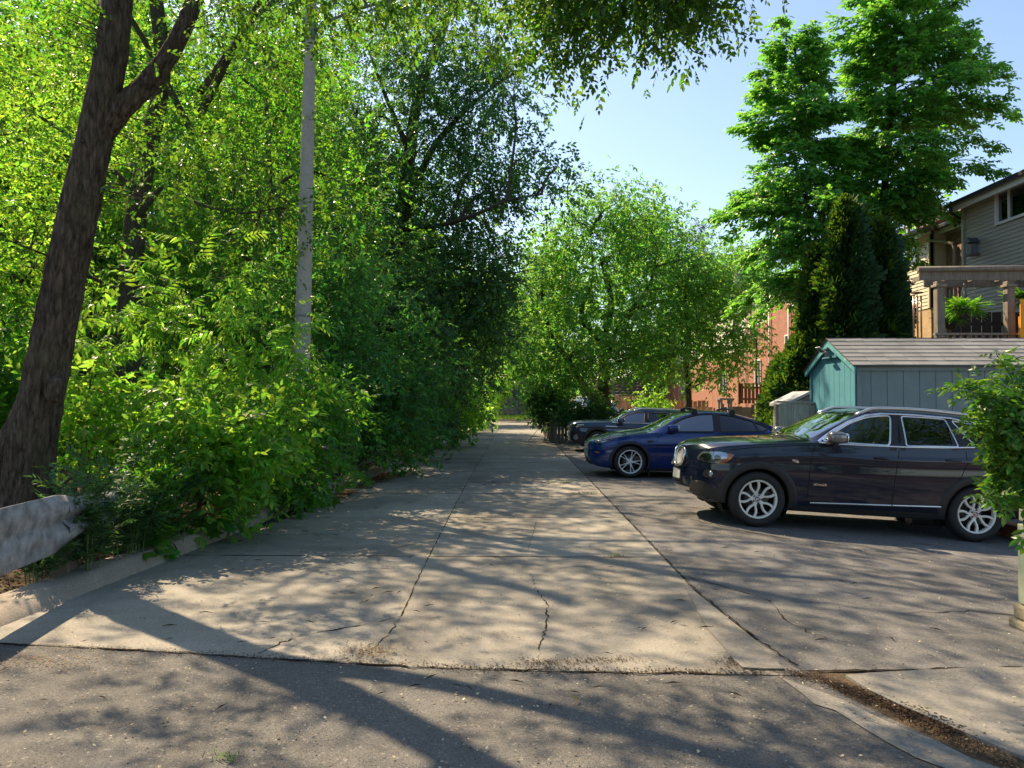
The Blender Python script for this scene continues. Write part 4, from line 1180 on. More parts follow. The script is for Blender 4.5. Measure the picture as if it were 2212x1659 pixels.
shrub('shrub', 'leafy shrub rising to shoulder height behind the light pole', 'shrub', (-4.6, 14.0, 0), [E(*q) for q in [(720, 680, 14.2, 70, 70, 0.6, 55), (750, 780, 14.0, 80, 70, 0.6, 65), (690, 760, 13.8, 70, 70, 0.6, 45), (760, 590, 14.6, 70, 60, 0.6, 45), (700, 600, 14.6, 70, 70, 0.6, 45), (560, 640, 14.0, 70, 70, 0.6, 45)]], T_MIXS, 1.2, 35, M['leaf_cool'], SG, per=4, **kw)
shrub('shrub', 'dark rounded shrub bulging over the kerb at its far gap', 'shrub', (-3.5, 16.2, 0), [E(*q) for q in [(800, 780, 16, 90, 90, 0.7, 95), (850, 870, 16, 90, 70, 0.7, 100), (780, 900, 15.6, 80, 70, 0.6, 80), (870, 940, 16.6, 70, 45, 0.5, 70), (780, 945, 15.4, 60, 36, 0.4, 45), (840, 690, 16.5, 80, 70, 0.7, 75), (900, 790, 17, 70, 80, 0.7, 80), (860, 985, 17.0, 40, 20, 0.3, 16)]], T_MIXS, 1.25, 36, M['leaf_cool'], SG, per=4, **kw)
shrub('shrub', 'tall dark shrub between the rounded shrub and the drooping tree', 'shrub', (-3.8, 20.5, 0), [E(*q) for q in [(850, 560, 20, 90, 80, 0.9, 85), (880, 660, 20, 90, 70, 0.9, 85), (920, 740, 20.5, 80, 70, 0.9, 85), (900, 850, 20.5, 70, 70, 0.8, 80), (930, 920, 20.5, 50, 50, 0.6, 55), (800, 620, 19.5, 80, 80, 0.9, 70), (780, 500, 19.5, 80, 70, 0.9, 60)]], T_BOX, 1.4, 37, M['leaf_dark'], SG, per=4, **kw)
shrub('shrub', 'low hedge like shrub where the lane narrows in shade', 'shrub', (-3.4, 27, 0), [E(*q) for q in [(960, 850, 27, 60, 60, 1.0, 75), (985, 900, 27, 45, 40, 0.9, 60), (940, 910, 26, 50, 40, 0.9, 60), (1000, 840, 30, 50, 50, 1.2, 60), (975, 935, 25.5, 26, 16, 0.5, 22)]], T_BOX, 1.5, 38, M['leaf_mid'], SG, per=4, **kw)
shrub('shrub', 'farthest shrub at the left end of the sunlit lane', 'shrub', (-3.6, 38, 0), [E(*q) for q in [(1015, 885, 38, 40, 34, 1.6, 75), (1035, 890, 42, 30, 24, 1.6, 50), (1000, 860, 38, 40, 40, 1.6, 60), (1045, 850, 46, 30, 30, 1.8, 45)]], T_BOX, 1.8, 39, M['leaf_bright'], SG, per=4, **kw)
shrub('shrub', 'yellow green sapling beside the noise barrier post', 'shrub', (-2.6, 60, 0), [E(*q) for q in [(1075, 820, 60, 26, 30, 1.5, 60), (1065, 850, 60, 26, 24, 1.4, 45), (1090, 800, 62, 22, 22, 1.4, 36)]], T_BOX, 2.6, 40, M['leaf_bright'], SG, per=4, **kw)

# weeds in front of the rail
def weed(label, base, h, n, seed, mat, sc=1.0, spread=0.16, temps=T_WEED):
    r = np.random.default_rng(seed); b = on_ground(base)
    root = empty('weed', b, 0, label, 'weed', 'weeds in front of the guard rail')
    acc = Acc(); P = []; A = []
    for i in range(n):
        a = r.uniform(0, 6.28); q = np.array((math.cos(a), math.sin(a), 0)) * r.uniform(0, spread)
        top = q * 2.0 + np.array((r.normal(0, 0.06), r.normal(0, 0.06), h * r.uniform(0.65, 1.1)))
        V, Fc, pp, _ = limb_np(np.array([q, q * 1.3 + np.array((0, 0, h * 0.4)), top]), 0.006, 0.002, 5, 0.08, 0.02, seed + i)
        acc.add(V, Fc)
        k = 16
        t = r.uniform(0.25, 1.0, k); pts = np.array([np.interp(t, np.linspace(0, 1, len(pp)), pp[:, j]) for j in range(3)]).T
        P.append(pts); ang = r.uniform(0, 6.28, k)
        A.append(np.c_[np.cos(ang), np.sin(ang), 0.55 * np.ones(k) - 0.2 + t * 0.5])
    P = np.vstack(P); A = np.vstack(A); m = len(P)
    V, Fc = scatter(temps, P, A, np.tile((0, 0, 1.0), (m, 1)) + r.normal(0, 0.4, (m, 3)), sc * r.uniform(0.6, 1.1, m), seed)
    acc.build('stem', M['stem'], root, True); mesh_np('foliage', V, Fc, mat, root)
    return root


weed('tall ragged grey green weed rooted at the tip of the guard rail', (-3.74, 6.75, 0), 1.0, 11, 51, M['leaf_grey'], 0.9)
weed('dark feathery weed leaning over the kerb beside yellow leaves', (-3.92, 7.05, 0), 0.75, 9, 52, M['leaf_grey'], 0.9)
weed('low weed sprawling under the flared rail end', (-3.98, 6.45, 0), 0.42, 8, 53, M['leaf_grey'], 0.8, 0.12)
weed('dark weed hiding the middle of the rail beside the first one', (-3.70, 7.35, 0), 0.95, 11, 57, M['leaf_grey'], 1.0)
weed('leafy weed between the lobed plant and the rail', (-3.64, 7.75, 0), 0.9, 11, 58, M['leaf_mid'], 1.0)
weed('tall weed in the middle of the rail among shrubs', (-3.66, 8.1, 0), 1.1, 9, 54, M['leaf_grey'], 1.0)
weed('weed clump between the pole shrub and the kerb', (-3.45, 9.6, 0), 0.85, 9, 55, M['leaf_mid'], 1.0)
weed('weed hanging over the kerb before the light pole shrub', (-3.3, 10.6, 0), 0.7, 9, 56, M['leaf_mid'], 1.0)


def broad(label, base, n, seed, sz, h, mat=None, rad=0.25, name='ground_plant', cat='plant', group='broad leaved plants by the kerb'):
    r = np.random.default_rng(seed); b = on_ground(base)
    root = empty(name, b, 0, label, cat, group)
    a = r.uniform(0, 6.28, n); q = rad * np.sqrt(r.uniform(0, 1, n))
    z = h * r.uniform(0.25, 1, n) * (1 - 0.5 * (q / rad) ** 2)
    P = np.c_[np.cos(a) * q, np.sin(a) * q, z]
    ax = np.c_[np.cos(a), np.sin(a), np.full(n, -0.5)] + r.normal(0, 0.3, (n, 3))
    up = np.c_[np.cos(a) * 0.4, np.sin(a) * 0.4 - 0.3, np.ones(n)] + r.normal(0, 0.25, (n, 3))
    V, Fc = scatter(T_MAPLE, P, ax, up, sz * r.uniform(0.6, 1.2, n), seed)
    B = np.c_[np.cos(a) * q * 0.2, np.sin(a) * q * 0.2, np.zeros(n)]
    tv = twigs_np(B, P, np.full(n, 0.02), np.full(n, 0.004), 0.002)
    mesh_np('stem', tv[0], tv[1], M['stem'], root, True); mesh_np('foliage', V, Fc, mat or M['leaf_mid'], root)
    return root


broad('low lobed leaf plant spilling over the kerb behind the rail weeds', (-3.72, 7.7, 0), 46, 61, 0.17, 0.34)
broad('maple seedlings with yellowing leaves at the weed foot', (-3.80, 6.85, 0), 9, 62, 0.14, 0.12, M['leaf_yellow'], 0.16)
broad('large leaved dark plant draping over the kerb below the pole', (-3.35, 11.2, 0), 80, 63, 0.24, 0.75, M['leaf_mid'], 0.4)
broad('large leaved plant trailing onto the lane before the kerb gap', (-3.25, 11.9, 0), 50, 64, 0.24, 0.4, M['leaf_mid'], 0.4)
broad('lobed leaf plant half hidden under the glossy shrub', (-3.55, 8.8, 0), 50, 65, 0.18, 0.5, M['leaf_mid'], 0.35)
broad('broad leaved plant at the far kerb end under the rounded shrub', (-3.15, 14.2, 0), 60, 66, 0.22, 0.5, M['leaf_mid'], 0.45)


# small tufts growing in the joints
def tuft(label, base, n, seed, h, rad):
    r = np.random.default_rng(seed); b = on_ground(base)
    a = r.uniform(0, 6.28, n)
    P = np.c_[r.normal(0, rad[0], n), r.normal(0, rad[1], n), np.zeros(n)]
    ax = np.c_[np.cos(a) * 0.6, np.sin(a) * 0.6, r.uniform(0.4, 1.2, n)]
    T = [(np.array([(0, -0.06, 0), (0, 0.06, 0), (0.6, 0.04, 0), (1, 0, -0.12), (0.6, -0.04, 0)]), np.array([(0, 1, 2), (0, 2, 4), (4, 2, 3)]))]
    V, Fc = scatter(T, P, ax, np.tile((0, 0.2, 1.0), (n, 1)), h * r.uniform(0.5, 1.2, n), seed)
    o = mesh_np('grass_tuft', V, Fc, M['grass']); o.location = b
    return tag(o, label, 'grass tuft', 'tufts growing in the lane joints', 'stuff')


tuft('grass tuft in the joint at the lane edge near the blue car', (1.25, 13.3, 0), 60, 71, 0.06, (0.16, 0.02))
tuft('thin grass line in the cross joint before the lane edge', (0.9, 15.1, 0), 80, 72, 0.06, (0.3, 0.02))
tuft('lone small weed sprig on the cross joint by the asphalt', (1.05, 7.95, 0), 26, 73, 0.06, (0.05, 0.02))
tuft('tiny green tuft on the centre joint', (-0.88, 8.05, 0), 24, 74, 0.05, (0.04, 0.03))
tuft('pale dry grass tuft on the asphalt at the lower edge', (-1.28, 3.48, 0), 30, 75, 0.05, (0.05, 0.04))

# grass strip before the barrier
r = np.random.default_rng(81); n = 9000
P = np.c_[r.uniform(-6, 5, n), r.uniform(62, 68.5, n), np.zeros(n)]; a = r.uniform(0, 6.28, n)
V, Fc = scatter([(np.array([(0, -0.05, 0), (0, 0.05, 0), (1, 0, -0.1)]), np.array([(0, 1, 2)]))], P, np.c_[np.cos(a) * 0.5, np.sin(a) * 0.5, np.ones(n)], np.tile((0, 0.2, 1.0), (n, 1)), r.uniform(0.2, 0.65, n), 5)
tag(mesh_np('grass', V, Fc, M['grass']), 'shaded grass strip at the foot of the barrier wall', 'grass', kind='stuff')

# ------------------------------------------------------------------ right side trees
Y0 = 31.0
b = on_ground(at(1302, 882, Y0))
trM = [(np.vstack([b, px_line([(1303, 850, Y0), (1306, 800, Y0), (1300, 740, Y0), (1320, 660, Y0), (1300, 560, Y0)])]), 0.36, 0.08),
       (px_line([(1300, 880, Y0), (1270, 845, Y0 - 0.3), (1235, 790, Y0 - 0.5), (1190, 720, Y0 - 0.6), (1170, 640, Y0)]), 0.17, 0.05),
       (px_line([(1306, 780, Y0), (1340, 700, Y0), (1400, 620, Y0), (1420, 540, Y0)]), 0.12, 0.03),
       (px_line([(1303, 740, Y0), (1262, 700, Y0), (1255, 660, Y0)]), 0.13, 0.10),
       (px_line([(1255, 670, Y0), (1280, 600, Y0), (1275, 500, Y0)]), 0.07, 0.02)]
clM = [E(*q[:6], int(q[6] * 1.55)) for q in [(1330, 440, 31, 80, 60, 1.5, 80), (1250, 480, 31, 90, 60, 1.5, 80), (1400, 490, 31, 80, 60, 1.5, 75), (1180, 540, 30.5, 80, 70, 1.4, 80), (1300, 560, 31, 100, 70, 1.6, 100), (1420, 570, 31, 90, 70, 1.6, 95), (1500, 560, 31, 70, 60, 1.5, 70), (1550, 610, 31, 60, 60, 1.4, 60), (1170, 640, 30, 80, 70, 1.4, 90), (1260, 660, 30.5, 100, 70, 1.5, 100), (1380, 670, 30.5, 100, 70, 1.5, 100), (1480, 650, 31, 90, 70, 1.5, 85), (1560, 680, 31.5, 60, 60, 1.4, 50), (1150, 740, 30, 60, 60, 1.2, 60), (1230, 770, 29.5, 90, 50, 1.2, 75), (1340, 770, 29.5, 100, 50, 1.3, 90), (1420, 775, 29.5, 70, 40, 1.2, 45), (1390, 740, 30, 80, 60, 1.3, 70), (1240, 830, 30, 60, 40, 1.0, 40), (1140, 800, 30.5, 45, 40, 1.0, 34), (1310, 500, 32, 120, 80, 1.6, 80)]]
root = make_tree('deciduous_tree', 'spreading green tree with leaning stems behind the grey board fence', 'tree', None, b, trM, clM, T_BOX, 1.7, 15, M['leaf_maple'], M['bark2'], gap=-0.12, per=4, twig_frac=0.5, limb_r=0.06, droop=0.3, spread=0.45)
V, Fc, P, rad = limb_np(px_line([(1250, 820, Y0 - 0.62), (1278, 862, Y0 - 0.50)]), 0.10, 0.12, 10, 0.1, 0.05, 3)
mesh_np('stripped_stem', V - b, Fc, M['cutwood'], root, True)
Y0 = 31.0
b = on_ground(at(1486, 880, Y0))
trN = [(np.vstack([b, px_line([(1487, 840, Y0), (1483, 780, Y0), (1488, 720, Y0), (1478, 650, Y0), (1490, 580, Y0)])]), 0.15, 0.05),
       (px_line([(1486, 800, Y0), (1520, 770, Y0), (1560, 755, Y0), (1610, 750, Y0)]), 0.05, 0.012), (px_line([(1486, 830, Y0), (1530, 815, Y0), (1580, 810, Y0)]), 0.04, 0.012), (px_line([(1486, 780, Y0), (1450, 740, Y0), (1420, 700, Y0)]), 0.05, 0.012)]
clN = [E(*q[:6], int(q[6] * 1.25)) for q in [(1540, 730, 30.5, 80, 40, 1.3, 60), (1600, 750, 30.5, 60, 36, 1.1, 40), (1560, 790, 30.5, 70, 34, 1.1, 40), (1500, 700, 31, 80, 60, 1.4, 65), (1450, 740, 30.5, 60, 60, 1.2, 45), (1585, 700, 31, 36, 36, 1.2, 16), (1450, 800, 30.5, 40, 22, 1, 14), (1525, 822, 30.5, 50, 16, 0.9, 12), (1500, 620, 31.2, 80, 60, 1.3, 60), (1570, 630, 31.5, 40, 50, 1.2, 26)]]
make_tree('deciduous_tree', 'slender tree with layered boughs in front of the brick houses', 'tree', None, b, trN, clN, T_BOX, 1.6, 16, M['leaf_maple'], M['bark2'], per=4, twig_frac=0.6, limb_r=0.04, droop=0.35, spread=0.4)

# skyline trees far behind
for (px, py, Y, h, rad, seed, mat, lab) in [(1510, 480, 75, 0, 2.6, 91, 'leaf_blue', 'distant pointed tree showing above the spreading tree'), (1600, 560, 60, 0, 4.6, 92, 'leaf_linden', 'distant round tree between the spreading tree and the lindens'), (1390, 470, 70, 0, 5.0, 93, 'leaf_mid', 'distant tree behind the top of the spreading tree'),
                                            (1120, 640, 78, 0, 5.5, 94, 'leaf_mid', 'distant tree above the barrier at the lane end'), (1200, 560, 80, 0, 5.5, 95, 'leaf_mid', 'distant tree behind the barrier right of the lane end'), (1040, 600, 74, 0, 5.5, 96, 'leaf_bright', 'distant bright tree above the barrier left of the lane end')]:
    top = at(px, py, Y)
    wood_tree((top[0], Y), top[2], rad, 14, seed, M[mat], lab, T_FAR, 1.6 if rad > 3 else 1.2, low=0.18, dens=0.75)
for x, y, h, rad, seed, lab in [(-6.5, 40, 12, 4, 97, 'tree of the wood behind the farthest kerb shrub'), (-7, 54, 13, 4.5, 98, 'tree of the wood near the barrier end'), (-14, 46, 15, 5, 99, 'tree deep in the wood near the barrier')]:
    wood_tree((x, y), h, rad, 14, seed, M['leaf_mid'], lab, T_FAR, 1.3, low=0.08, dens=0.9)

# lindens: whorled boughs that sweep out and droop at the tip
def linden(label, tr_px, Y, layers, seed, per_bough=15):
    r = np.random.default_rng(seed)
    top_pts = px_line([(x, y, Y) for x, y in tr_px])
    b = on_ground(top_pts[0]); top_pts[0] = b
    root = empty('linden_tree', b, 0, label, 'tree', 'tall lindens by the houses')
    acc = Acc()
    V, Fc, TP, rad = limb_np(top_pts, 0.17, 0.03, 12, 0.2, 0.05, seed)
    acc.add(V - b, Fc)
    P, A, U = [], [], []
    for li, (py, rl, rrt, k) in enumerate(layers):                    # picture height, reach left and right in pixels, boughs
        f = li / (len(layers) - 1)
        ztop = at(1106, py, Y)[2]
        q = TP[np.abs(TP[:, 2] - min(ztop, TP[-1, 2])).argmin()]
        a0 = r.uniform(0, 6.28)
        for i in range(k):
            a = a0 + 2 * math.pi * i / k + r.normal(0, 0.25)
            reach = (rrt if math.cos(a) > 0 else rl) * Y / F * r.uniform(0.62, 1.04) * (0.72 + 0.28 * abs(math.cos(a)))
            dirv = np.array((math.cos(a), math.sin(a), 0))
            s = np.array((q[0], q[1], ztop + r.normal(0, 0.42) - 0.45 * reach * (1 - f)))
            m1 = reach * (0.26 * (1 - f) + 0.10 * f); m2 = reach * (0.42 * (1 - f) + 0.06 * f); m3 = reach * (0.52 * (1 - f) - 0.20 * f)
            pts = np.array([s, s + dirv * reach * 0.35 + (0, 0, m1), s + dirv * reach * 0.7 + (0, 0, m2), s + dirv * reach + (0, 0, m3)])
            V, Fc, pp, _ = limb_np(pts, 0.020 * (0.4 + reach / 2.5), 0.005, 5, 0.3, 0.03, seed + i)
            acc.add(V - b, Fc)
            n = int(per_bough * (0.7 + reach * 0.95))
            t = r.uniform(0.10, 1.0, n) ** 0.8
            pos = np.array([np.interp(t, np.linspace(0, 1, len(pp)), pp[:, j]) for j in range(3)]).T
            side = np.array((-dirv[1], dirv[0], 0))
            sp = r.normal(0, 1, n) * (0.05 + 0.24 * reach * (1.03 - t))
            pos = pos + side * sp[:, None] + np.c_[np.zeros(n), np.zeros(n), r.normal(-0.10, 0.08, n) - 0.30 * np.abs(sp)]
            P.append(pos)
            A.append(dirv[None] * 0.9 + side * np.sign(sp)[:, None] * 0.5 * r.uniform(0.2, 1, n)[:, None] + np.c_[r.normal(0, 0.22, (n, 2)), r.normal(0.05 - 0.30 * f, 0.20, n)])
            U.append(np.c_[r.normal(0, 0.25, (n, 2)), np.ones(n)] - dirv * 0.1)
    P = np.vstack(P); A = np.vstack(A); U = np.vstack(U)
    V, Fc = scatter(T_LIN, P, A, U, r.uniform(0.7, 1.2, len(P)), seed)
    acc.build('trunk', M['bark2'], root, True); mesh_np('crown', V - b, Fc, M['leaf_linden'], root)
    return root


Yl = 23.0
linden('lower broad linden with left boughs sweeping toward the parked cars', [(1792, 900), (1790, 700), (1780, 500), (1750, 320), (1724, 180), (1716, 95)], Yl,
       [(92, 30, 36, 5), (112, 56, 54, 6), (138, 86, 69, 7), (168, 112, 79, 7), (200, 132, 84, 8), (234, 146, 86, 8), (268, 152, 86, 8), (302, 160, 86, 8), (336, 168, 89, 8), (372, 180, 91, 8), (410, 205, 94, 9), (448, 226, 94, 9), (486, 240, 94, 9), (524, 228, 91, 9), (562, 216, 86, 8), (600, 210, 79, 8), (638, 170, 71, 7)], 101, 25)
linden('taller linden with dark boughs reaching toward the sided house', [(1905, 900), (1903, 650), (1908, 450), (1925, 250), (1935, 100), (1925, -40), (1915, -120)], Yl + 0.6,
       [(-75, 80, 70, 6), (-42, 114, 100, 7), (-10, 132, 125, 8), (22, 135, 145, 8), (54, 132, 160, 8), (86, 128, 172, 9), (118, 124, 182, 9), (152, 119, 198, 9), (188, 114, 218, 9), (224, 112, 232, 10), (260, 112, 236, 10), (296, 112, 234, 9), (332, 112, 220, 9), (366, 112, 196, 9), (400, 112, 170, 8), (436, 105, 138, 8), (478, 103, 112, 7), (522, 92, 96, 6), (562, 80, 78, 5)], 102, 23)


# cedars (arborvitae columns)
def cedar(label, px, ytop, ybot, halfw, Y, seed, n, lean=0):
    r = np.random.default_rng(seed)
    p0 = at(px, ybot, Y); p1 = at(px + lean, ytop, Y)
    gz = float(G(p0[0], Y)); b = np.array((p0[0], Y, gz)); h = p1[2] - gz; wr = halfw * Y / F
    root = empty('cedar_tree', b, 0, label, 'cedar', 'columnar cedars behind the shed')
    V, Fc, TP, _ = limb_np(np.array([(0, 0, 0), (0.02, 0.02, h * 0.5), (lean * Y / F, 0, h * 0.97)]), 0.09, 0.01, 8, 0.2, 0.04, seed)
    mesh_np('trunk', V, Fc, M['bark2'], root, True)
    for k, (frac, mat, nm) in enumerate(((0.78, 'leaf_thuja', 'foliage'), (0.22, 'leaf_thuja_tip', 'yellow_green_foliage'))):
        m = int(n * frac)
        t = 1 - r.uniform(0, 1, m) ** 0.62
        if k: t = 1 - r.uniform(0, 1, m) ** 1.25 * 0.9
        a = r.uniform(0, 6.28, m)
        if k: a = r.normal(math.pi * 0.86, 0.9, m)  # yellow-green sprays gather on the left side of the column
        prof = np.interp(t, [0, 0.1, 0.35, 0.6, 0.85, 1.0], [0.9, 1.0, 0.95, 0.78, 0.42, 0.05])
        lump = 1 + 0.24 * np.sin(a * 3 + t * h * 2.6 + seed) + 0.20 * np.sin(a * 5 - t * h * 4.1) + 0.16 * np.sin(t * h * 7 + a * 2) + 0.10 * np.sin(t * h * 13 + a * 4 + seed)
        q = wr * prof * lump * (r.uniform(0.72, 1.0, m) ** 0.6 if not k else r.uniform(0.96, 1.04, m))
        P = np.c_[np.cos(a) * q + lean * Y / F * t, np.sin(a) * q, t * h + r.normal(0, 0.04, m) + 0.05]
        ax = np.c_[np.cos(a) * 0.75, np.sin(a) * 0.75, r.uniform(0.2, 1.2, m)] + r.normal(0, 0.25, (m, 3))
        up = np.c_[-np.sin(a), np.cos(a), np.zeros(m)] + r.normal(0, 0.4, (m, 3))
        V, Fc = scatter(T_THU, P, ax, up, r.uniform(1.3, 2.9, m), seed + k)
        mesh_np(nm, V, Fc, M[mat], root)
    return root


cedar('tallest cedar with yellow green tips', 1830, 452, 900, 50, 20.0, 111, 15000, 6)
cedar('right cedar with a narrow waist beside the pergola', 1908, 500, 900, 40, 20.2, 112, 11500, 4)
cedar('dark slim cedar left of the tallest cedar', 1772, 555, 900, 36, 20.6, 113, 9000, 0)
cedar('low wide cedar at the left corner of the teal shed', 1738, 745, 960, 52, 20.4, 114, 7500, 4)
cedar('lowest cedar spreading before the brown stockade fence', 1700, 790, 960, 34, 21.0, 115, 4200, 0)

# ------------------------------------------------------------------ light pole
Yp = 12.6
pb = on_ground(at(646, 960, Yp)); ptop = at(676, -160, Yp)
root = empty('light_pole', pb, 0, 'leaning grey concrete light pole rising out of the kerb shrubs', 'light pole')
d = (ptop - pb)
mb = MB(); n = 26
mb.tube([d * t for t in np.linspace(0, 1, 12)], np.linspace(0.150, 0.078, 12), n)
mb.build('shaft', M['pole'], root)
mb = MB()
a0 = at(671, 78, Yp) - pb
mb.tube([a0, a0 + np.array((0.20, -0.02, 0.20)), a0 + np.array((0.75, -0.05, 0.42)), a0 + np.array((1.6, -0.1, 0.62))], 0.026, 8)
mb.tube([a0 + np.array((-0.01, 0, -0.08)), a0 + np.array((0.012, 0, 0.10))], 0.098, 20)
mb.build('bracket_arm', M['galv'], root)
mb = MB(); mb.tube([d * 0.305, d * 0.309], 0.132, 26); mb.build('joint_band', M['galv'], root)

# ------------------------------------------------------------------ guard rail
rail_pts = [(-3.60, 4.95), (-3.74, 6.0), (-3.84, 7.0), (-3.86, 8.0), (-3.80, 9.5), (-3.70, 11.5), (-3.6, 14.0), (-3.5, 17.0)]
RP = crom([(x, y, 0) for x, y in rail_pts], 70)
root = empty('guard_rail', (-3.9, 8.0, 0.1), 0, 'corrugated grey guard rail with a flared end half buried in weeds', 'guard rail')
rb = np.array(root.location)
prof = [(-0.155, 0.0), (-0.135, 0.030), (-0.105, 0.075), (-0.065, 0.080), (-0.03, 0.035), (0.0, 0.005), (0.03, 0.035), (0.065, 0.080), (0.105, 0.075), (0.135, 0.030), (0.155, 0.0)]
T = np.gradient(RP, axis=0); T /= np.linalg.norm(T, axis=1)[:, None]
Nn = np.c_[T[:, 1], -T[:, 0], np.zeros(len(T))]
i0 = 14
zc = 0.60
V = []
for i in range(i0, len(RP)):
    for dz, o in prof:
        V.append(RP[i] + Nn[i] * o + np.array((0, 0, zc + dz + 0.01 * math.sin(i * 0.5))) - rb)
k = len(prof); nr = len(RP) - i0
a = (np.arange(nr - 1)[:, None] * k + np.arange(k - 1)[None]).ravel()
o = mesh_np('beam', V, np.c_[a, a + 1, a + k + 1, a + k], M['galv'], root, True)
so = o.modifiers.new('thickness', 'SOLIDIFY'); so.thickness = 0.005
# flared wing end: flattened, taller, crumpled, lapped outside the beam
V = []; m = 44
pf = crom([(a_, b_, 0) for a_, b_ in prof], 33)[:, :2]
rgd = np.random.default_rng(17)
dents = [(rgd.uniform(0, 0.62), rgd.uniform(-0.14, 0.14), rgd.uniform(0.03, 0.09), rgd.uniform(0.02, 0.05), rgd.uniform(-0.022, 0.018)) for _ in range(26)]
for j in range(m):
    t = j / (m - 1)                 # 0 = free end, 1 = lap on the beam
    s = 0.0 + t * (i0 + 5.5); i = int(min(s, len(RP) - 2)); f = s - i
    p = RP[i] * (1 - f) + RP[i + 1] * f
    nn = Nn[i] * (1 - f) + Nn[i + 1] * f
    flat = float(smooth01(np.array((t - 0.50) / 0.36))); tall = 1.55 - 0.54 * float(smooth01(np.array((t - 0.62) / 0.30)))
    for dz, o_ in pf:
        dent = sum(A_ * math.exp(-((t - t0) / st) ** 2 - ((dz - z0) / sz) ** 2) for t0, z0, st, sz, A_ in dents)
        V.append(p + nn * (o_ * (0.22 + 0.78 * flat) + 0.007 + dent) + np.array((0, 0, zc + 0.012 * math.sin(j * 0.16) * (1 - t) - 0.02 * (1 - t) + dz * tall)) - rb)
k = len(pf)
a = (np.arange(m - 1)[:, None] * k + np.arange(k - 1)[None]).ravel()
galv2 = plain('weathered_dented_steel', (0.30, 0.30, 0.31), 0.6, 0.42, 11, 0.3, 14, Metallic=0.15)
o = mesh_np('wing_end', V, np.c_[a, a + 1, a + k + 1, a + k], galv2, root, True)
so = o.modifiers.new('thickness', 'SOLIDIFY'); so.thickness = 0.006
for yy, zz in ((6.52, 0.70), (6.58, 0.52), (6.72, 0.70), (6.74, 0.52)):
    i = int(np.abs(RP[:, 1] - yy).argmin())
    p = RP[i] + Nn[i] * 0.088 + np.array((0, 0, zz)) - rb
    mb = MB(); mb.sell((0, 0, 0), (0.018, 0.018, 0.018), 0.9, 10, 8); q = mb.build('bolt', M['galv'], root); q.location = p
woodp = wood_mat('weathered_post_wood', (0.12, 0.095, 0.07), (0.26, 0.21, 0.16))
for yy in (6.75, 8.65, 10.55, 12.45, 14.35):
    i = int(np.abs(RP[:, 1] - yy).argmin())
    p = RP[i] - Nn[i] * 0.10
    mb = MB(); mb.box(np.array((p[0], p[1], 0.36)) - rb, (0.15, 0.15, 0.84)); mb.build('post', woodp, root, 0.008)
    mb = MB(); mb.box(np.array((p[0] + 0.085, p[1], 0.60)) - rb, (0.03, 0.12, 0.30)); mb.build('spacer', woodp, root)

# ------------------------------------------------------------------ barrier wall at the lane end
root = empty('barrier_wall', (0, 69.5, 0), 0, 'grey plank barrier wall with steel posts closing the lane end', 'barrier wall')
plank = wood_mat('grey_planks', (0.13, 0.11, 0.095), (0.24, 0.21, 0.18), 'x', 0.4)
x0s = [-14.0, -9.6, -5.3, at(1077, 850, 69.5)[0], at(1116, 850, 69.5)[0], 4.6, 8.9, 13.2]
for i in range(len(x0s) - 1):
    mb = MB()
    for j in range(13):
        mb.box(((x0s[i] + x0s[i + 1]) / 2, 0.01 * (j % 2), 0.15 + j * 0.27), (x0s[i + 1] - x0s[i] - 0.16, 0.10, 0.262))
    mb.build('plank_panel', plank, root)
for x in x0s:
    mb = MB()
    mb.box((x, -0.10, 2.0), (0.24, 0.02, 4.0)); mb.box((x, 0.10, 2.0), (0.24, 0.02, 4.0)); mb.box((x, 0, 2.0), (0.02, 0.18, 4.0))
    mb.build('steel_post', M['galv'], root)
tag(poly_sheet('end_kerb', [(-4, 61.6), (3.5, 61.6), (3.5, 62.0), (-4, 62.0)], M['kerb'], 0.14, thick=0.16), kind='structure')

# ------------------------------------------------------------------ fences
def board_fence(name, label, p0, p1, h, bw, gap, mat, postmat=None, post=1.8, rail=True, top=None, seed=0, cap=False, ph=None, group=None, ragged=0.02, side=-1):
    r = np.random.default_rng(seed)
    p0 = np.array(p0, float); p1 = np.array(p1, float)
    ln = np.linalg.norm(p1 - p0); u = (p1 - p0) / ln; nrm = np.array((u[1], -u[0])) * side * -1
    g0 = float(G(*p0)); root = empty(name, (p0[0], p0[1], g0), math.atan2(u[1], u[0]), label, 'fence', group)
    n = int(ln / (bw + gap))
    mb = MB()
    for i in range(n):
        hh = h + r.normal(0, ragged); x = (i + 0.5) * (bw + gap)
        gz = float(G(*(p0 + u * x))) - g0
        mb.box((x, -0.03 * 1 + r.normal(0, 0.003), gz + hh / 2 + 0.03), (bw, 0.018, hh), ry=r.normal(0, 0.004))
    mb.build('boards', mat, root)
    if rail:
        for z in (0.25 * h, 0.82 * h):
            mb = MB(); gz = float(G(*p1)) - g0
            mb.bar((0, 0.012, z), (ln, 0.012, z + gz), 0.04, 0.09); mb.build('rail', postmat or mat, root)
    k = max(1, int(round(ln / post)))
    for i in range(k + 1):
        x = i * ln / k; gz = float(G(*(p0 + u * x))) - g0
        mb = MB(); mb.box((x, 0.06, gz + (ph or h) / 2), (0.09, 0.09, (ph or h) + 0.02)); mb.build('post', postmat or mat, root, 0.005)
    if cap:
        mb = MB(); gz = float(G(*p1)) - g0
        mb.bar((-0.05, 0.0, h + 0.06), (ln + 0.05, 0.0, h + 0.06 + gz), 0.13, 0.035); mb.build('cap_board', postmat or mat, root, 0.004)
    return root


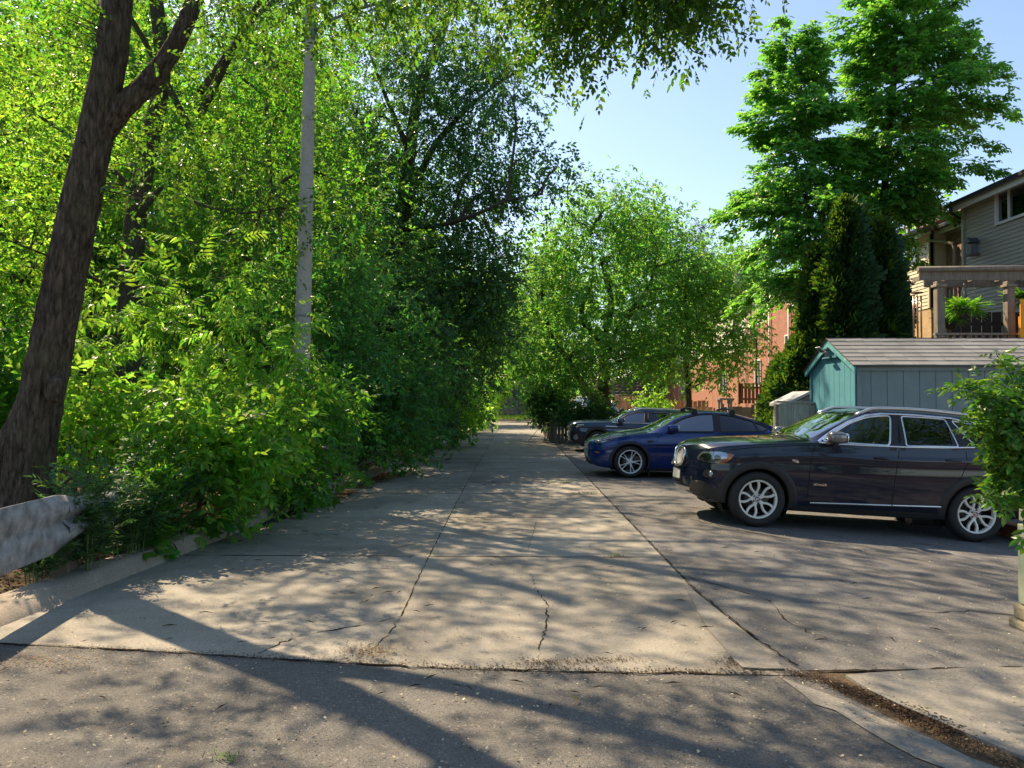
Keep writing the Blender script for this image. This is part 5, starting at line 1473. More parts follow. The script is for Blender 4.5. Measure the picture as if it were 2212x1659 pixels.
grey = wood_mat('silvered_boards', (0.13, 0.115, 0.10), (0.27, 0.245, 0.22))
grey2 = wood_mat('pale_grey_boards', (0.24, 0.22, 0.20), (0.42, 0.39, 0.35))
brown = wood_mat('red_brown_boards', (0.085, 0.038, 0.022), (0.18, 0.08, 0.045))
tan = wood_mat('new_cedar_boards', (0.34, 0.20, 0.115), (0.52, 0.35, 0.23))
tan2 = wood_mat('weathered_cedar_boards', (0.24, 0.175, 0.12), (0.42, 0.33, 0.25))
# grey board fence left of the parked cars
fx0 = at(1196, 950, 29.4)[0]
board_fence('board_fence', 'grey vertical board fence at the lane edge draped with creeper', (fx0, 29.4), (8.6, 29.6), 1.18, 0.125, 0.012, grey, seed=1, group=None)
board_fence('board_fence', 'short grey fence return running back along the lane', (fx0 - 0.06, 38.0), (fx0 - 0.06, 29.5), 1.10, 0.125, 0.014, grey, seed=2)
# fence between the bays and the shed
p0 = at(1681, 900, 14.2)[0]
board_fence('board_fence', 'pale grey capped board fence between the blue car and the teal shed', (p0, 14.2), (5.62, 14.2), 1.60, 0.135, 0.004, grey2, cap=True, post=0.75, seed=3, ragged=0.0)
# far fences of the gardens
f = lambda px, Y: at(px, 880, Y)[0]
board_fence('stockade_fence', 'red brown picket screen in front of the brick houses', (f(1598, 35), 35.0), (f(1672, 35), 35.2), 0.92, 0.13, 0.05, brown, seed=4, ragged=0.01, ph=1.0)
for o in bpy.data.objects:
    if o.name == 'stockade_fence': o.location.z += 1.62
# sun-washed garden fences further back
board_fence('garden_fence', 'sunlit orange board fence behind the trunk of the spreading tree', (f(1312, 42), 42.0), (f(1372, 42), 42.4), 1.95, 0.14, 0.02, tan, seed=5)
board_fence('garden_fence', 'pale board gate section right of the orange garden fence', (f(1374, 41), 41.0), (f(1424, 41), 41.2), 1.9, 0.16, 0.012, tan2, seed=6, post=0.9)
board_fence('garden_fence', 'reddish board fence behind the slender tree', (f(1440, 39), 39.0), (f(1532, 39), 39.3), 1.75, 0.20, 0.03, wood_mat('reddish_boards', (0.25, 0.12, 0.08), (0.42, 0.23, 0.16)), seed=7)
board_fence('garden_fence', 'weathered fence of broad boards behind the roof rack of the blue car', (f(1562, 27), 27.0), (f(1632, 27), 27.2), 1.52, 0.34, 0.006, tan2, seed=8, post=1.0, ph=1.62)
board_fence('garden_fence', 'low cedar fence panel left of the lantern post', (f(1500, 33), 33.0), (f(1546, 33), 33.2), 1.45, 0.26, 0.02, tan, seed=9, post=0.9)
board_fence('picket_fence', 'low grey picket fence behind the tail of the blue car', (f(1628, 21), 21.0), (f(1684, 21), 21.1), 1.22, 0.05, 0.04, grey2, seed=10, post=0.7)
# slatted crate-like trellis by the picket fence
root = empty('slatted_screen', (f(1636, 23), 23, float(G(f(1636, 23), 23))), 0, 'grey horizontal slat screen above the picket fence', 'screen')
mb = MB()
for j in range(5): mb.box((0.30, 0, 1.18 + j * 0.13), (0.62, 0.03, 0.055))
mb.build('slats', grey2, root)
for x in (0.0, 0.62):
    mb = MB(); mb.box((x, 0.03, 0.86), (0.07, 0.07, 1.78)); mb.build('post', grey2, root)
# lantern post
lx = f(1566, 24)
root = empty('lantern_post', (lx, 24, float(G(lx, 24))), 0, 'square wooden garden post with an open lantern top', 'garden post')
mb = MB(); mb.box((0, 0, 0.60), (0.32, 0.32, 1.20)); mb.box((0, 0, 1.22), (0.40, 0.40, 0.05)); mb.build('base', grey2, root, 0.006)
for sx in (-1, 1):
    for sy in (-1, 1):
        mb = MB(); mb.box((0.15 * sx, 0.15 * sy, 1.48), (0.06, 0.06, 0.50)); mb.build('corner_post', grey2, root)
mb = MB(); mb.box((0, 0, 1.76), (0.46, 0.46, 0.06)); mb.build('top_board', grey2, root, 0.006)

# creeper over the grey fence
r = np.random.default_rng(131)
def creeper(label, x0, x1, y, ztop, n, seed, mat, sc=1.3, sp=0.22):
    r = np.random.default_rng(seed); b = np.array(((x0 + x1) / 2, y, float(G((x0 + x1) / 2, y))))
    root = empty('creeper', b, 0, label, 'creeper')
    cl = []
    for i in range(9):
        t = i / 8; c = np.array((x0 + (x1 - x0) * t, y - 0.12 + r.normal(0, 0.08), b[2] + ztop * r.uniform(0.55, 1.05)))
        cl.append((c, np.array((0.34, 0.26, 0.30)), n // 9))
    acc = Acc(); S = []
    for c, rr_, q in cl:
        V, Fc, P, _ = limb_np(np.array([(c[0] + r.normal(0, 0.2), y - 0.05, b[2]), (c[0], y - 0.08, (b[2] + c[2]) / 2), c]), 0.012, 0.005, 5, 0.2, 0.03, seed); acc.add(V - b, Fc); S.append(P)
    (LV, LF), tv = foliage(b, np.vstack(S), cl, T_BOX, sc, seed, 4, spread=sp, twig_frac=0.3, zmin=b[2] + 0.02)
    acc.build('stem', M['twig'], root, True); mesh_np('foliage', LV - b, LF, mat, root)
    return root
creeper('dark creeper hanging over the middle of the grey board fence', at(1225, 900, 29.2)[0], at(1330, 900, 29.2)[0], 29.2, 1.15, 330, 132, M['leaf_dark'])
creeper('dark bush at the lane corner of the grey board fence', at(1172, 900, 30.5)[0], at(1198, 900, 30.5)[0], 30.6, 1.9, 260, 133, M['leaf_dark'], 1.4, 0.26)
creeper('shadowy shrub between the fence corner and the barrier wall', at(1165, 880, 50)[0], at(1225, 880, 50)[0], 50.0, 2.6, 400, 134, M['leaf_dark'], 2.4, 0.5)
shrub('shrub', 'small bright shrub in front of the reddish garden fence', 'shrub', (f(1405, 36), 36, 0), [E(*q) for q in [(1400, 868, 36, 26, 16, 0.5, 40), (1425, 872, 36, 18, 13, 0.5, 24)]], T_BOX, 1.6, 41, M['leaf_bright'], None, per=4, twig_frac=0.2, spread=0.2)

# ------------------------------------------------------------------ teal shed
def tg_mat(name, col):
    return plain(name, col, 0.6, 0.10, 3.0, 0.2, 50)
teal = tg_mat('teal_paint', (0.075, 0.245, 0.315)); tealdk = tg_mat('dark_teal_trim', (0.045, 0.165, 0.215)); greyteal = tg_mat('shaded_side_teal', (0.20, 0.26, 0.275))  # the greyer copy puts the long walls' shade into their colour
mt, t_, out_ = newmat('peeling_teal_trim'); co_ = coord(t_)
c_ = mixc(t_, ramp(t_, noise(t_, co_, 9, 6, 0.7), [(0.56, (0,) * 3), (0.66, (0.8,) * 3)]), (0.075, 0.27, 0.31), (0.55, 0.60, 0.60)); principled(t_, out_, c_, 0.65)
m_sh, t_, out_ = newmat('roof_shingles'); co_ = coord(t_)
geo_ = N(t_, 'ShaderNodeNewGeometry')
mr_ = N(t_, 'ShaderNodeMapRange'); mr_.inputs['To Min'].default_value = 0.82; mr_.inputs['To Max'].default_value = 1.15; L(t_, geo_.outputs['Random Per Island'], mr_.inputs[0])
hs_ = N(t_, 'ShaderNodeHueSaturation'); L(t_, mr_.outputs[0], hs_.inputs['Value'])
L(t_, mixc(t_, 0.6, ramp(t_, noise(t_, co_, 120, 3, 0.8), [(0.3, (0.115, 0.118, 0.125)), (0.7, (0.26, 0.265, 0.28))]), ramp(t_, noise(t_, co_, 1.5, 4), [(0.3, (0.125, 0.128, 0.135)), (0.7, (0.235, 0.24, 0.25))])), hs_.inputs['Color'])
principled(t_, out_, hs_.outputs[0], 0.95, noise(t_, co_, 150, 2), 0.5, 0.004)

Ys, Ye = 12.45, 14.32
xs0 = at(1849, 800, Ys)[0]; xs1 = xs0 + 3.6
zE = at(1849, 786, Ys)[2]; zR = at(1793, 735, (Ys + Ye) / 2)[2]
gz = float(G(xs0 + 1, Ys)) - 0.05
root = empty('garden_shed', (xs0, Ys, gz), 0, 'teal painted wooden garden shed with a shingle roof behind the black car', 'shed')
hE = zE - gz; hR = zR - gz; D = Ye - Ys
def shedwall(name, mat, width, height_fn, seams, place, parent):
    """vertical board wall with grooves: strips separated by recessed grooves"""
    mb = MB()
    for a_, b_ in zip(seams[:-1], seams[1:]):
        h0, h1 = height_fn(a_ + 0.004), height_fn(b_ - 0.004)
        mid = None
        poly = [(a_ + 0.005, 0.0), (b_ - 0.005, 0.0), (b_ - 0.005, h1), (a_ + 0.005, h0)]
        if a_ < width / 2 < b_ and height_fn(width / 2) > max(h0, h1) + 0.001: poly = poly[:3] + [(width / 2, height_fn(width / 2))] + poly[3:]
        P3 = [place(q, z, 0.0) for q, z in poly]; P4 = [place(q, z, 0.012) for q, z in poly]
        n = len(poly); mb.add(P3 + P4, [tuple(range(n)), tuple(range(n, 2 * n))[::-1]] + [(i, (i + 1) % n, n + (i + 1) % n, n + i) for i in range(n)])
    P3 = [place(q, z, 0.011) for q, z in [(0, 0), (width, 0), (width, height_fn(width)), (width / 2, height_fn(width / 2)), (0, height_fn(0))]]
    mb.add(P3, [(0, 1, 2, 3, 4)])
    o = mb.build(name, mat, parent)
    return o
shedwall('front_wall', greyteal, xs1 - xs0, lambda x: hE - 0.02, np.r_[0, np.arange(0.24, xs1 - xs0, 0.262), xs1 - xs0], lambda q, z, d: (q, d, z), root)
gab = lambda q: hE + (hR - hE) * (1 - abs(q - D / 2) / (D / 2))
shedwall('gable_wall', teal, D, gab, np.r_[0, np.arange(0.21, D - 0.05, 0.215), D], lambda q, z, d: (d, q, z), root)
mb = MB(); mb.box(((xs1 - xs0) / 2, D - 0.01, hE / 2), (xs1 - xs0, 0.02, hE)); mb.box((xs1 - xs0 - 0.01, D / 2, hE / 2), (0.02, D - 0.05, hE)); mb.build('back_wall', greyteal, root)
for nm, yy, mat in (('corner_trim', -0.012, teal), ('corner_trim', D - 0.06, tealdk)):
    mb = MB(); mb.box((-0.014, yy + 0.045, hE / 2 - 0.02), (0.022, 0.085, hE - 0.05)); mb.build(nm, mat, root)
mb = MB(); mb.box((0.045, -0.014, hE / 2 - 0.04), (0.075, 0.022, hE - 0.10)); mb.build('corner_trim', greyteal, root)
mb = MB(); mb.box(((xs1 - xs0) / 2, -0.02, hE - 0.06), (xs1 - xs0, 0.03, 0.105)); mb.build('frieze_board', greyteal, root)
mb = MB(); mb.box((2.05, -0.016, hE / 2 - 0.14), (0.07, 0.024, hE - 0.36)); mb.box((3.0, -0.016, hE / 2 - 0.14), (0.07, 0.024, hE - 0.36)); mb.box((2.52, -0.016, hE - 0.28), (1.02, 0.024, 0.07)); mb.build('door_frame', tealdk, root)
# roof: shingle courses
sl = (hR - hE) / (D / 2); ov = 0.12
mb = MB(); rg = np.random.default_rng(9)
nc = 7
for sgn in (-1, 1):
    for c in range(nc):
        t0 = -ov / (D / 2) + (1 + ov / (D / 2)) * c / nc; t1 = -ov / (D / 2) + (1 + ov / (D / 2)) * (c + 1) / nc
        x = -0.10
        while x < xs1 - xs0 + 0.1:
            wd = rg.uniform(0.26, 0.36); x1 = min(x + wd, xs1 - xs0 + 0.1)
            def pt(x_, t, dz):
                y = (D / 2) * t
                return (x_, y if sgn < 0 else D - y, hE + (hR - hE) * t + dz + 0.025)
            lift = 0.016 + rg.uniform(0, 0.004)
            q = [pt(x, t0, lift), pt(x1 - 0.003, t0, lift), pt(x1 - 0.003, t1 + 0.03, 0.004), pt(x, t1 + 0.03, 0.004), pt(x, t0, 0.0), pt(x1 - 0.003, t0, 0.0)]
            mb.add(q, [(0, 1, 2, 3), (4, 5, 1, 0)] if sgn < 0 else [(3, 2, 1, 0), (0, 1, 5, 4)])
            x = x1
x = -0.10
while x < xs1 - xs0 + 0.1:
    x1 = x + 0.3
    mb.add([(x, D / 2 - 0.11, hR - 0.11 * sl + 0.042), (x1 - 0.004, D / 2 - 0.11, hR - 0.11 * sl + 0.046), (x1 - 0.004, D / 2, hR + 0.045), (x, D / 2, hR + 0.041), (x, D / 2 + 0.11, hR - 0.11 * sl + 0.042), (x1 - 0.004, D / 2 + 0.11, hR - 0.11 * sl + 0.046)], [(0, 1, 2, 3), (3, 2, 5, 4)]); x = x1
roof = mb.build('roof', m_sh, root)
mb = MB()
for s_, in ((1,), (-1,)):
    ya, yb = (D / 2, -ov) if s_ > 0 else (D / 2, D + ov)
    mb.add([(-0.10, ya, hR + 0.02), (-0.10, yb, hE - ov * sl + 0.02), (xs1 - xs0 + 0.1, yb, hE - ov * sl + 0.02), (xs1 - xs0 + 0.1, ya, hR + 0.02)], [(0, 1, 2, 3)])
mb.build('roof_deck', wood_mat('roof_deck_wood', (0.06, 0.045, 0.03), (0.1, 0.08, 0.06)), root)
for s_ in (1, -1):
    ya, yb = D / 2, (-ov + 0.005 if s_ > 0 else D + ov - 0.005)
    za, zb = hR + 0.012, hE - ov * sl + 0.012
    mb = MB(); P4 = [(ya, za), (yb, zb), (yb, zb - 0.10), (ya, za - 0.125)]
    mb.prism(P4 if s_ > 0 else P4[::-1], -0.075 - (0.002 if s_ < 0 else 0), -0.045, 'yz'); mb.build('barge_board', mt, root)
mb = MB(); mb.box((-0.03, D / 2, hR - 0.30), (0.05, 0.62, 0.03)); mb.build('ledge', tealdk, root)
# solar lamp on the gable
lr = empty('solar_lamp', np.array((xs0 - 0.03, Ys + D / 2 + 0.02, gz + hR - 0.14)), 0, 'small tilted solar panel lamp fixed at the peak of the teal shed', 'solar lamp')
mb = MB(); mb.box((-0.16, 0, -0.03), (0.012, 0.20, 0.15), ry=R(-48)); mb.build('panel_frame', plain('white_plastic', (0.7, 0.7, 0.68), 0.4), lr, 0.004)
mb = MB(); mb.box((-0.168, 0, -0.024), (0.012, 0.165, 0.118), ry=R(-48)); mb.build('solar_cell', plain('solar_cell', (0.03, 0.035, 0.05), 0.2), lr)
mb = MB(); mb.bar((0, 0, 0), (-0.15, 0, -0.04), 0.03, 0.03); mb.box((-0.07, -0.06, -0.10), (0.07, 0.06, 0.10)); mb.build('bracket', plain('grey_plastic', (0.2, 0.21, 0.22), 0.5), lr)

# small grey resin shed behind the capped fence
gx_ = at(1700, 860, 16.6)[0]; gz_ = float(G(gx_, 16.6))
root = empty('resin_shed', (gx_, 16.6, gz_), 0, 'small grey resin storage shed with a louvred gable behind the capped fence', 'shed')
mb = MB(); mb.prism([(0, 0), (0.95, 0), (0.95, 1.58), (0.475, 1.80), (0, 1.58)], 0, 0.9, 'xz'); mb.build('body', plain('grey_resin', (0.27, 0.27, 0.29), 0.5, 0.05), root, 0.01)
mb = MB(); mb.prism([(-0.06, 1.57), (0.475, 1.83), (1.01, 1.57), (1.01, 1.64), (0.475, 1.90), (-0.06, 1.64)], -0.07, 0.97, 'xz'); mb.build('roof', plain('pale_grey_resin', (0.36, 0.36, 0.38), 0.5, 0.05), root, 0.008)
for j in range(4):
    mb = MB(); mb.box((0.475, -0.012, 1.60 + j * 0.045), (0.26, 0.03, 0.022), ry=0); mb.build('louvre', plain('dark_resin', (0.12, 0.12, 0.13), 0.5), root)

# ------------------------------------------------------------------ row of houses along X = 14
def lap_wall(mb, y0, y1, z0, z1, X, lap=0.115, holes=()):
    """horizontal lap siding facing -x between y0 and y1"""
    z = z0
    while z < z1 - 1e-3:
        zt = min(z + lap, z1)
        segs = [(y0, y1)]
        for (ha, hb, hz0, hz1) in holes:
            if zt > hz0 + 0.01 and z < hz1 - 0.01:
                segs = [s for a_, b_ in segs for s in ((a_, min(b_, ha)), (max(a_, hb), b_)) if s[1] - s[0] > 0.02]
        for a_, b_ in segs:
            mb.add([(X - 0.024, a_, z), (X - 0.024, b_, z), (X - 0.004, b_, zt), (X - 0.004, a_, zt), (X + 0.01, a_, z), (X + 0.01, b_, z)], [(1, 0, 3, 2), (4, 0, 1, 5)])
        z = zt


siding = plain('beige_siding', (0.37, 0.345, 0.30), 0.55, 0.05, 1.5, 0.1, 40)
siding_y = plain('cream_siding', (0.56, 0.49, 0.36), 0.55, 0.05, 1.5, 0.1, 40)
siding_w = plain('white_siding', (0.62, 0.58, 0.50), 0.55, 0.05, 1.5, 0.1, 40)
brick_r = brick_mat('red_brick', (0.40, 0.15, 0.085), (0.30, 0.105, 0.06), (0.36, 0.30, 0.25))
brick_d = brick_mat('dark_brick', (0.27, 0.15, 0.125), (0.20, 0.105, 0.09), (0.30, 0.26, 0.24))
brick_y = brick_mat('yellow_brick', (0.50, 0.34, 0.17), (0.42, 0.27, 0.13), (0.48, 0.42, 0.33))
whitep = plain('white_trim', (0.66, 0.65, 0.62), 0.5, 0.06)
darkp = plain('dark_gutter_metal', (0.035, 0.032, 0.04), 0.4, 0.1)
roofm = plain('dark_roof_felt', (0.085, 0.07, 0.07), 0.9, 0.25, 6, 0.5, 60)
pinkroof = plain('reddish_roof_felt', (0.22, 0.12, 0.11), 0.9, 0.25, 6, 0.5, 60)
winglass = glass_mat('house_glass', (0.10, 0.11, 0.12), 1.25)
curtain = plain('curtain', (0.25, 0.26, 0.30), 0.9, 0.3, 3)
taupe = plain('taupe_downpipe', (0.30, 0.26, 0.235), 0.45, 0.06)


def add_window(parent, X, y0, y1, z0, z1, base, frame=whitep, mullions=(0.5,)):
    """recessed window in a wall facing -x"""
    bx, by, bz = base
    mb = MB(); fr = 0.07
    for (a_, b_, c_, d_) in ((y0, y1, z0, z0 + fr), (y0, y1, z1 - fr, z1), (y0, y0 + fr, z0 + fr, z1 - fr), (y1 - fr, y1, z0 + fr, z1 - fr)):
        mb.box((X - 0.03 - bx, (a_ + b_) / 2 - by, (c_ + d_) / 2 - bz), (0.08, b_ - a_, d_ - c_))
    for m_ in mullions:
        ym = y0 + (y1 - y0) * m_
        mb.box((X - 0.02 - bx, ym - by, (z0 + z1) / 2 - bz), (0.05, 0.045, z1 - z0 - 2 * fr))
    fo = mb.build('window', frame, parent)
    mb = MB(); mb.box((X + 0.012 - bx, (y0 + y1) / 2 - by, (z0 + z1) / 2 - bz), (0.008, y1 - y0 - 2 * fr, z1 - z0 - 2 * fr)); mb.build('pane', winglass, fo)
    mb = MB()
    n = 12
    for i in range(n):
        a_ = y0 + fr + (y1 - y0 - 2 * fr) * i / n; b_ = y0 + fr + (y1 - y0 - 2 * fr) * (i + 1) / n
        if i in (0, 1, 2, 10, 11): mb.add([(X + 0.10 + 0.03 * (i % 2) - bx, a_ - by, z0 + fr - bz), (X + 0.10 + 0.03 * ((i + 1) % 2) - bx, b_ - by, z0 + fr - bz), (X + 0.10 + 0.03 * ((i + 1) % 2) - bx, b_ - by, z1 - fr - bz), (X + 0.10 + 0.03 * (i % 2) - bx, a_ - by, z1 - fr - bz)], [(0, 1, 2, 3)])
    mb.build('curtain', curtain, fo)
    mb = MB(); mb.box((X + 0.7 - bx, (y0 + y1) / 2 - by, (z0 + z1) / 2 - bz), (0.02, y1 - y0 + 0.8, z1 - z0 + 0.8)); mb.build('room_wall', plain('dim_room', (0.05, 0.05, 0.05), 0.9), fo)
    return fo


def pipe(parent, pts, base, mat, r=0.05):
    mb = MB(); mb.tube([np.array(p) - np.array(base) for p in pts], r, 8); return mb.build('downpipe', mat, parent)


GZ = -0.4
def house(label, X, y0, y1, zsplit, zeave, low, up, windows, roofmat=roofm, gut=darkp, group='row houses', roof_rise=2.0, over=0.35, pipes=(), fascia=whitep):
    b = np.array((X, y0, GZ))
    root = empty('row_house', b, 0, label, 'house', group)
    hl = [(w_[0], w_[1], w_[2], w_[3]) for w_ in windows]
    mb = MB(); lap_wall(mb, 0, y1 - y0, zsplit - GZ, zeave - GZ, 0.0, holes=[(a_ - y0, b_ - y0, c_ - GZ, d_ - GZ) for a_, b_, c_, d_ in hl])
    mb.build('siding', up, root)
    # lower brick wall with openings
    mb = MB(); segs = sorted([w_ for w_ in windows if w_[2] < zsplit], key=lambda q: q[0]); y = y0
    for a_, b_, c_, d_ in [w_[:4] for w_ in segs]:
        mb.box((0.10, (y + a_) / 2 - y0, (zsplit - GZ) / 2), (0.2, a_ - y, zsplit - GZ)); mb.box((0.10, (a_ + b_) / 2 - y0, (c_ - GZ) / 2), (0.2, b_ - a_, c_ - GZ))
        mb.box((0.10, (a_ + b_) / 2 - y0, (d_ + zsplit) / 2 - GZ), (0.2, b_ - a_, zsplit - d_)); y = b_
    mb.box((0.10, (y + y1) / 2 - y0, (zsplit - GZ) / 2), (0.2, y1 - y, zsplit - GZ)); mb.build('brick_wall', low, root)
    mb = MB()
    for yy in (0.0, y1 - y0): mb.box((4.0, yy + (0.06 if yy == 0 else -0.06), (zeave - GZ) / 2), (7.7, 0.1, zeave - GZ - 0.02))
    mb.box((7.9, (y1 - y0) / 2, (zeave - GZ) / 2), (0.1, y1 - y0 - 0.3, zeave - GZ)); mb.build('side_wall', up, root)
    for s_ in (0.0, y1 - y0):
        mb = MB(); mb.box((-0.03, s_ + (0.05 if s_ == 0 else -0.05), (zsplit + zeave) / 2 - GZ), (0.05, 0.1, zeave - zsplit)); mb.build('corner_board', up, root)
    # roof
    ze = zeave - GZ; dx = 4.0
    mb = MB(); a_, b_ = -0.08, y1 - y0 + 0.08
    mb.add([(-over, a_, ze + 0.02), (-over, b_, ze + 0.02), (dx, b_, ze + roof_rise), (dx, a_, ze + roof_rise), (8.2, a_, ze + 0.02), (8.2, b_, ze + 0.02), (-over, a_, ze - 0.06), (-over, b_, ze - 0.06), (8.2, a_, ze - 0.06), (8.2, b_, ze - 0.06)],
           [(1, 0, 3, 2), (2, 3, 4, 5), (6, 0, 1, 7), (5, 4, 8, 9), (0, 6, 8, 4, 3), (1, 2, 5, 9, 7), (6, 7, 9, 8)])
    rf = mb.build('roof', roofmat, root)
    mb = MB(); mb.box((-over + 0.02, (y1 - y0) / 2, ze - 0.16), (0.03, y1 - y0 + 0.14, 0.20)); mb.box((-over / 2 + 0.01, (y1 - y0) / 2, ze - 0.10), (over - 0.04, y1 - y0 + 0.12, 0.02)); mb.build('fascia', fascia, root)
    mb = MB(); mb.box((-over - 0.07, (y1 - y0) / 2, ze - 0.05), (0.12, y1 - y0 + 0.2, 0.13)); mb.build('gutter', gut, root, 0.02)
    for w_ in windows:
        add_window(root, X, *w_[:4], b, mullions=w_[4] if len(w_) > 4 else (0.5,))
    for pts in pipes:
        pipe(root, pts[0], b, pts[1])
    return root


HX = 13.6
zE1 = at(2066, 436, HX / ((2066 - 1106) / F))[2]
def yat(px, X): return X / ((px - 1106) / F - YAW)
# nearest house: beige siding, projecting
yA1 = yat(2083, HX); yA0 = 15.5
wA = (yat(2209, HX) - 1.75, yat(2157, HX), at(2160, 487, yat(2160, HX))[2], at(2160, 415, yat(2160, HX))[2], (0.2, 0.5, 0.8))
house('nearest row house with grey beige siding and a wide upper window', HX, yA0, yA1, 2.6, zE1 - 0.15, brick_d, siding, [wA], pipes=[([(HX - 0.42, yA1 - 0.1, zE1 - 0.2), (HX - 0.40, yA1 - 0.06, zE1 - 0.42), (HX - 0.1, yA1 + 0.02, zE1 - 0.58)], darkp)])
# recessed brick link with the tan downpipe
yB1 = yat(2012, HX)
house('recessed dark brick link between the two sided houses', HX + 0.5, yA1 + 0.03, yB1 - 0.03, 7.0, zE1 - 0.42, brick_d, siding, [], roofmat=pinkroof, over=0.25, pipes=[([(HX - 0.05, yB1 + 0.1, zE1 - 0.85), (HX + 0.15, yB1 - 0.25, zE1 - 0.95), (HX + 0.38, yB1 - 0.62, zE1 - 1.1), (HX + 0.40, yB1 - 0.66, zE1 - 1.3), (HX + 0.40, yB1 - 0.68, 0)], taupe)])
yC0 = yB1; yC1 = yat(1860, HX)
wC = [(yat(1985, HX), yat(1945, HX), at(1985, 575, yat(1985, HX))[2], at(1985, 478, yat(1985, HX))[2], (0.5,)),
      (yat(1870, HX) - 1.6, yat(1870, HX), at(1880, 592, yat(1880, HX))[2], at(1880, 545, yat(1880, HX))[2], (0.5,))]
house('sided house with sunlit cream cladding over yellow brick behind the cedars', HX, yC0, yC1, at(1930, 683, yat(1930, HX))[2], zE1 - 0.5, brick_y, siding_y, wC + [(yat(1995, HX) - 0.2, yat(1995, HX) + 0.75, 0.2, 2.55, ())], group='row houses', roofmat=pinkroof)
# red brick houses further along
yD0 = yC1 + 0.1; yD1 = yat(1705, HX)
zs = at(1690, 660, 38)[2]
house('brick house with white siding above hidden by the linden', HX, yD0, yD1, at(1720, 660, yat(1720, HX))[2], zE1 - 0.4, brick_r, siding_w, [(yat(1760, HX), yat(1738, HX), 4.6, 5.8, (0.5,))], pipes=[([(HX - 0.09, yD1 - 0.2, zE1 - 0.5), (HX - 0.09, yD1 - 0.2, 0)], whitep)])
yE1 = yat(1664, HX)
house('red brick house with a tall narrow window beside the lowest cedar', HX, yD1 + 0.05, yE1, at(1690, 655, yat(1690, HX))[2], zE1 - 0.3, brick_r, siding_w, [(yat(1707, HX) + 0.05, yat(1699, HX) + 0.1, 3.0, 4.9, ())], pipes=[([(HX - 0.09, yE1 - 0.15, zE1 - 0.5), (HX - 0.09, yE1 - 0.15, 0)], whitep)])
yF1 = yat(1612, HX)
house('red brick house with cream upper siding beyond the striped awning', HX, yE1 + 0.05, yF1, at(1640, 700, yat(1640, HX))[2], zE1 - 0.1, brick_r, siding_y, [(yat(1636, HX), yat(1622, HX), 5.1, 6.9, (0.5,)), (yat(1645, HX), yat(1632, HX), 2.4, 3.9, (0.5,))], pipes=[([(HX - 0.09, yF1 - 0.2, zE1 - 0.5), (HX - 0.09, yF1 - 0.2, 0)], whitep)])
yG1 = yat(1540, HX)
house('red brick house seen through the slender tree', HX, yF1 + 0.05, yG1, 4.6, zE1 - 0.1, brick_r, siding_w, [(yat(1600, HX), yat(1585, HX), 5.1, 6.6, (0.5,)), (yat(1570, HX), yat(1556, HX), 2.2, 3.6, (0.5,))])
yH1 = 84.0
house('farthest brick house behind the spreading tree', HX, yG1 + 0.05, yH1, 4.6, zE1 - 0.1, brick_r, siding_w, [(yG1 + 3, yG1 + 5, 5.1, 6.6, (0.5,)), (yG1 + 8, yG1 + 10, 2.2, 3.6, (0.5,))])
# chimney flue on the skyline
cp = at(1592, 575, 52); root = empty('chimney_flue', (cp[0], 52, zE1 - 0.2), 0, 'short metal chimney flue with a rain cap on a far roof', 'chimney flue')
mb = MB(); hh = cp[2] - zE1 + 0.3; mb.lathe([(0.0, 0), (0.22, 0), (0.22, hh), (0.0, hh)], 16, 'z'); mb.build('pipe', M['galv'], root)
mb = MB(); mb.lathe([(0.0, hh + 0.02), (0.34, hh + 0.02), (0.34, hh + 0.14), (0.0, hh + 0.30)], 16, 'z'); mb.build('rain_cap', M['galv'], root)
# striped awning on the brick house
ya_ = yat(1694, HX - 1.3)
root = empty('striped_awning', (HX, ya_, at(1694, 800, ya_)[2]), 0, 'green and white striped awning below the brick house windows', 'awning')
m_aw, t_, out_ = newmat('awning_stripes'); tc_ = coord(t_); w_ = N(t_, 'ShaderNodeTexWave', bands_direction='Y'); w_.inputs['Scale'].default_value = 1.55; L(t_, tc_, w_.inputs['Vector'])
principled(t_, out_, ramp(t_, w_.outputs[0], [(0.48, (0.04, 0.12, 0.08)), (0.52, (0.62, 0.62, 0.58))]), 0.8)
mb = MB(); mb.add([(-1.3, -1.4, 0), (-1.3, 1.9, 0), (-0.02, 1.9, 0.55), (-0.02, -1.4, 0.55), (-1.3, -1.4, -0.30), (-1.3, 1.9, -0.30)], [(1, 0, 3, 2), (4, 0, 1, 5)]); o = mb.build('canopy', m_aw, root)
s_ = o.modifiers.new('thickness', 'SOLIDIFY'); s_.thickness = 0.01
mb = MB(); mb.bar((-0.02, -1.35, 0.0), (-1.28, -1.35, -0.01), 0.03, 0.03); mb.bar((-0.02, 1.85, 0.0), (-1.28, 1.85, -0.01), 0.03, 0.03); mb.build('frame', M['galv'], root)

# lantern-like box on the nearest house
yb_ = yat(2107, HX)
root = empty('bird_feeder', (HX - 0.06, yb_ - 0.2, at(2107, 552, yb_)[2]), 0, 'grey hopper bird feeder hung on the beige siding', 'bird feeder')
root.scale = (0.7, 0.7, 0.75); mb = MB(); mb.prism([(-0.13, 0), (0.13, 0), (0.16, 0.38), (-0.16, 0.38)], -0.32, -0.02, 'yz'); mb.build('hopper', plain('grey_feeder', (0.13, 0.14, 0.16), 0.5), root)
mb = MB(); mb.prism([(-0.24, 0.44), (0.24, 0.44), (0.0, 0.66)], -0.40, 0.02, 'yz'); mb.box((-0.17, 0, -0.03), (0.42, 0.40, 0.05)); mb.build('roof', plain('dark_feeder', (0.07, 0.08, 0.10), 0.5), root)

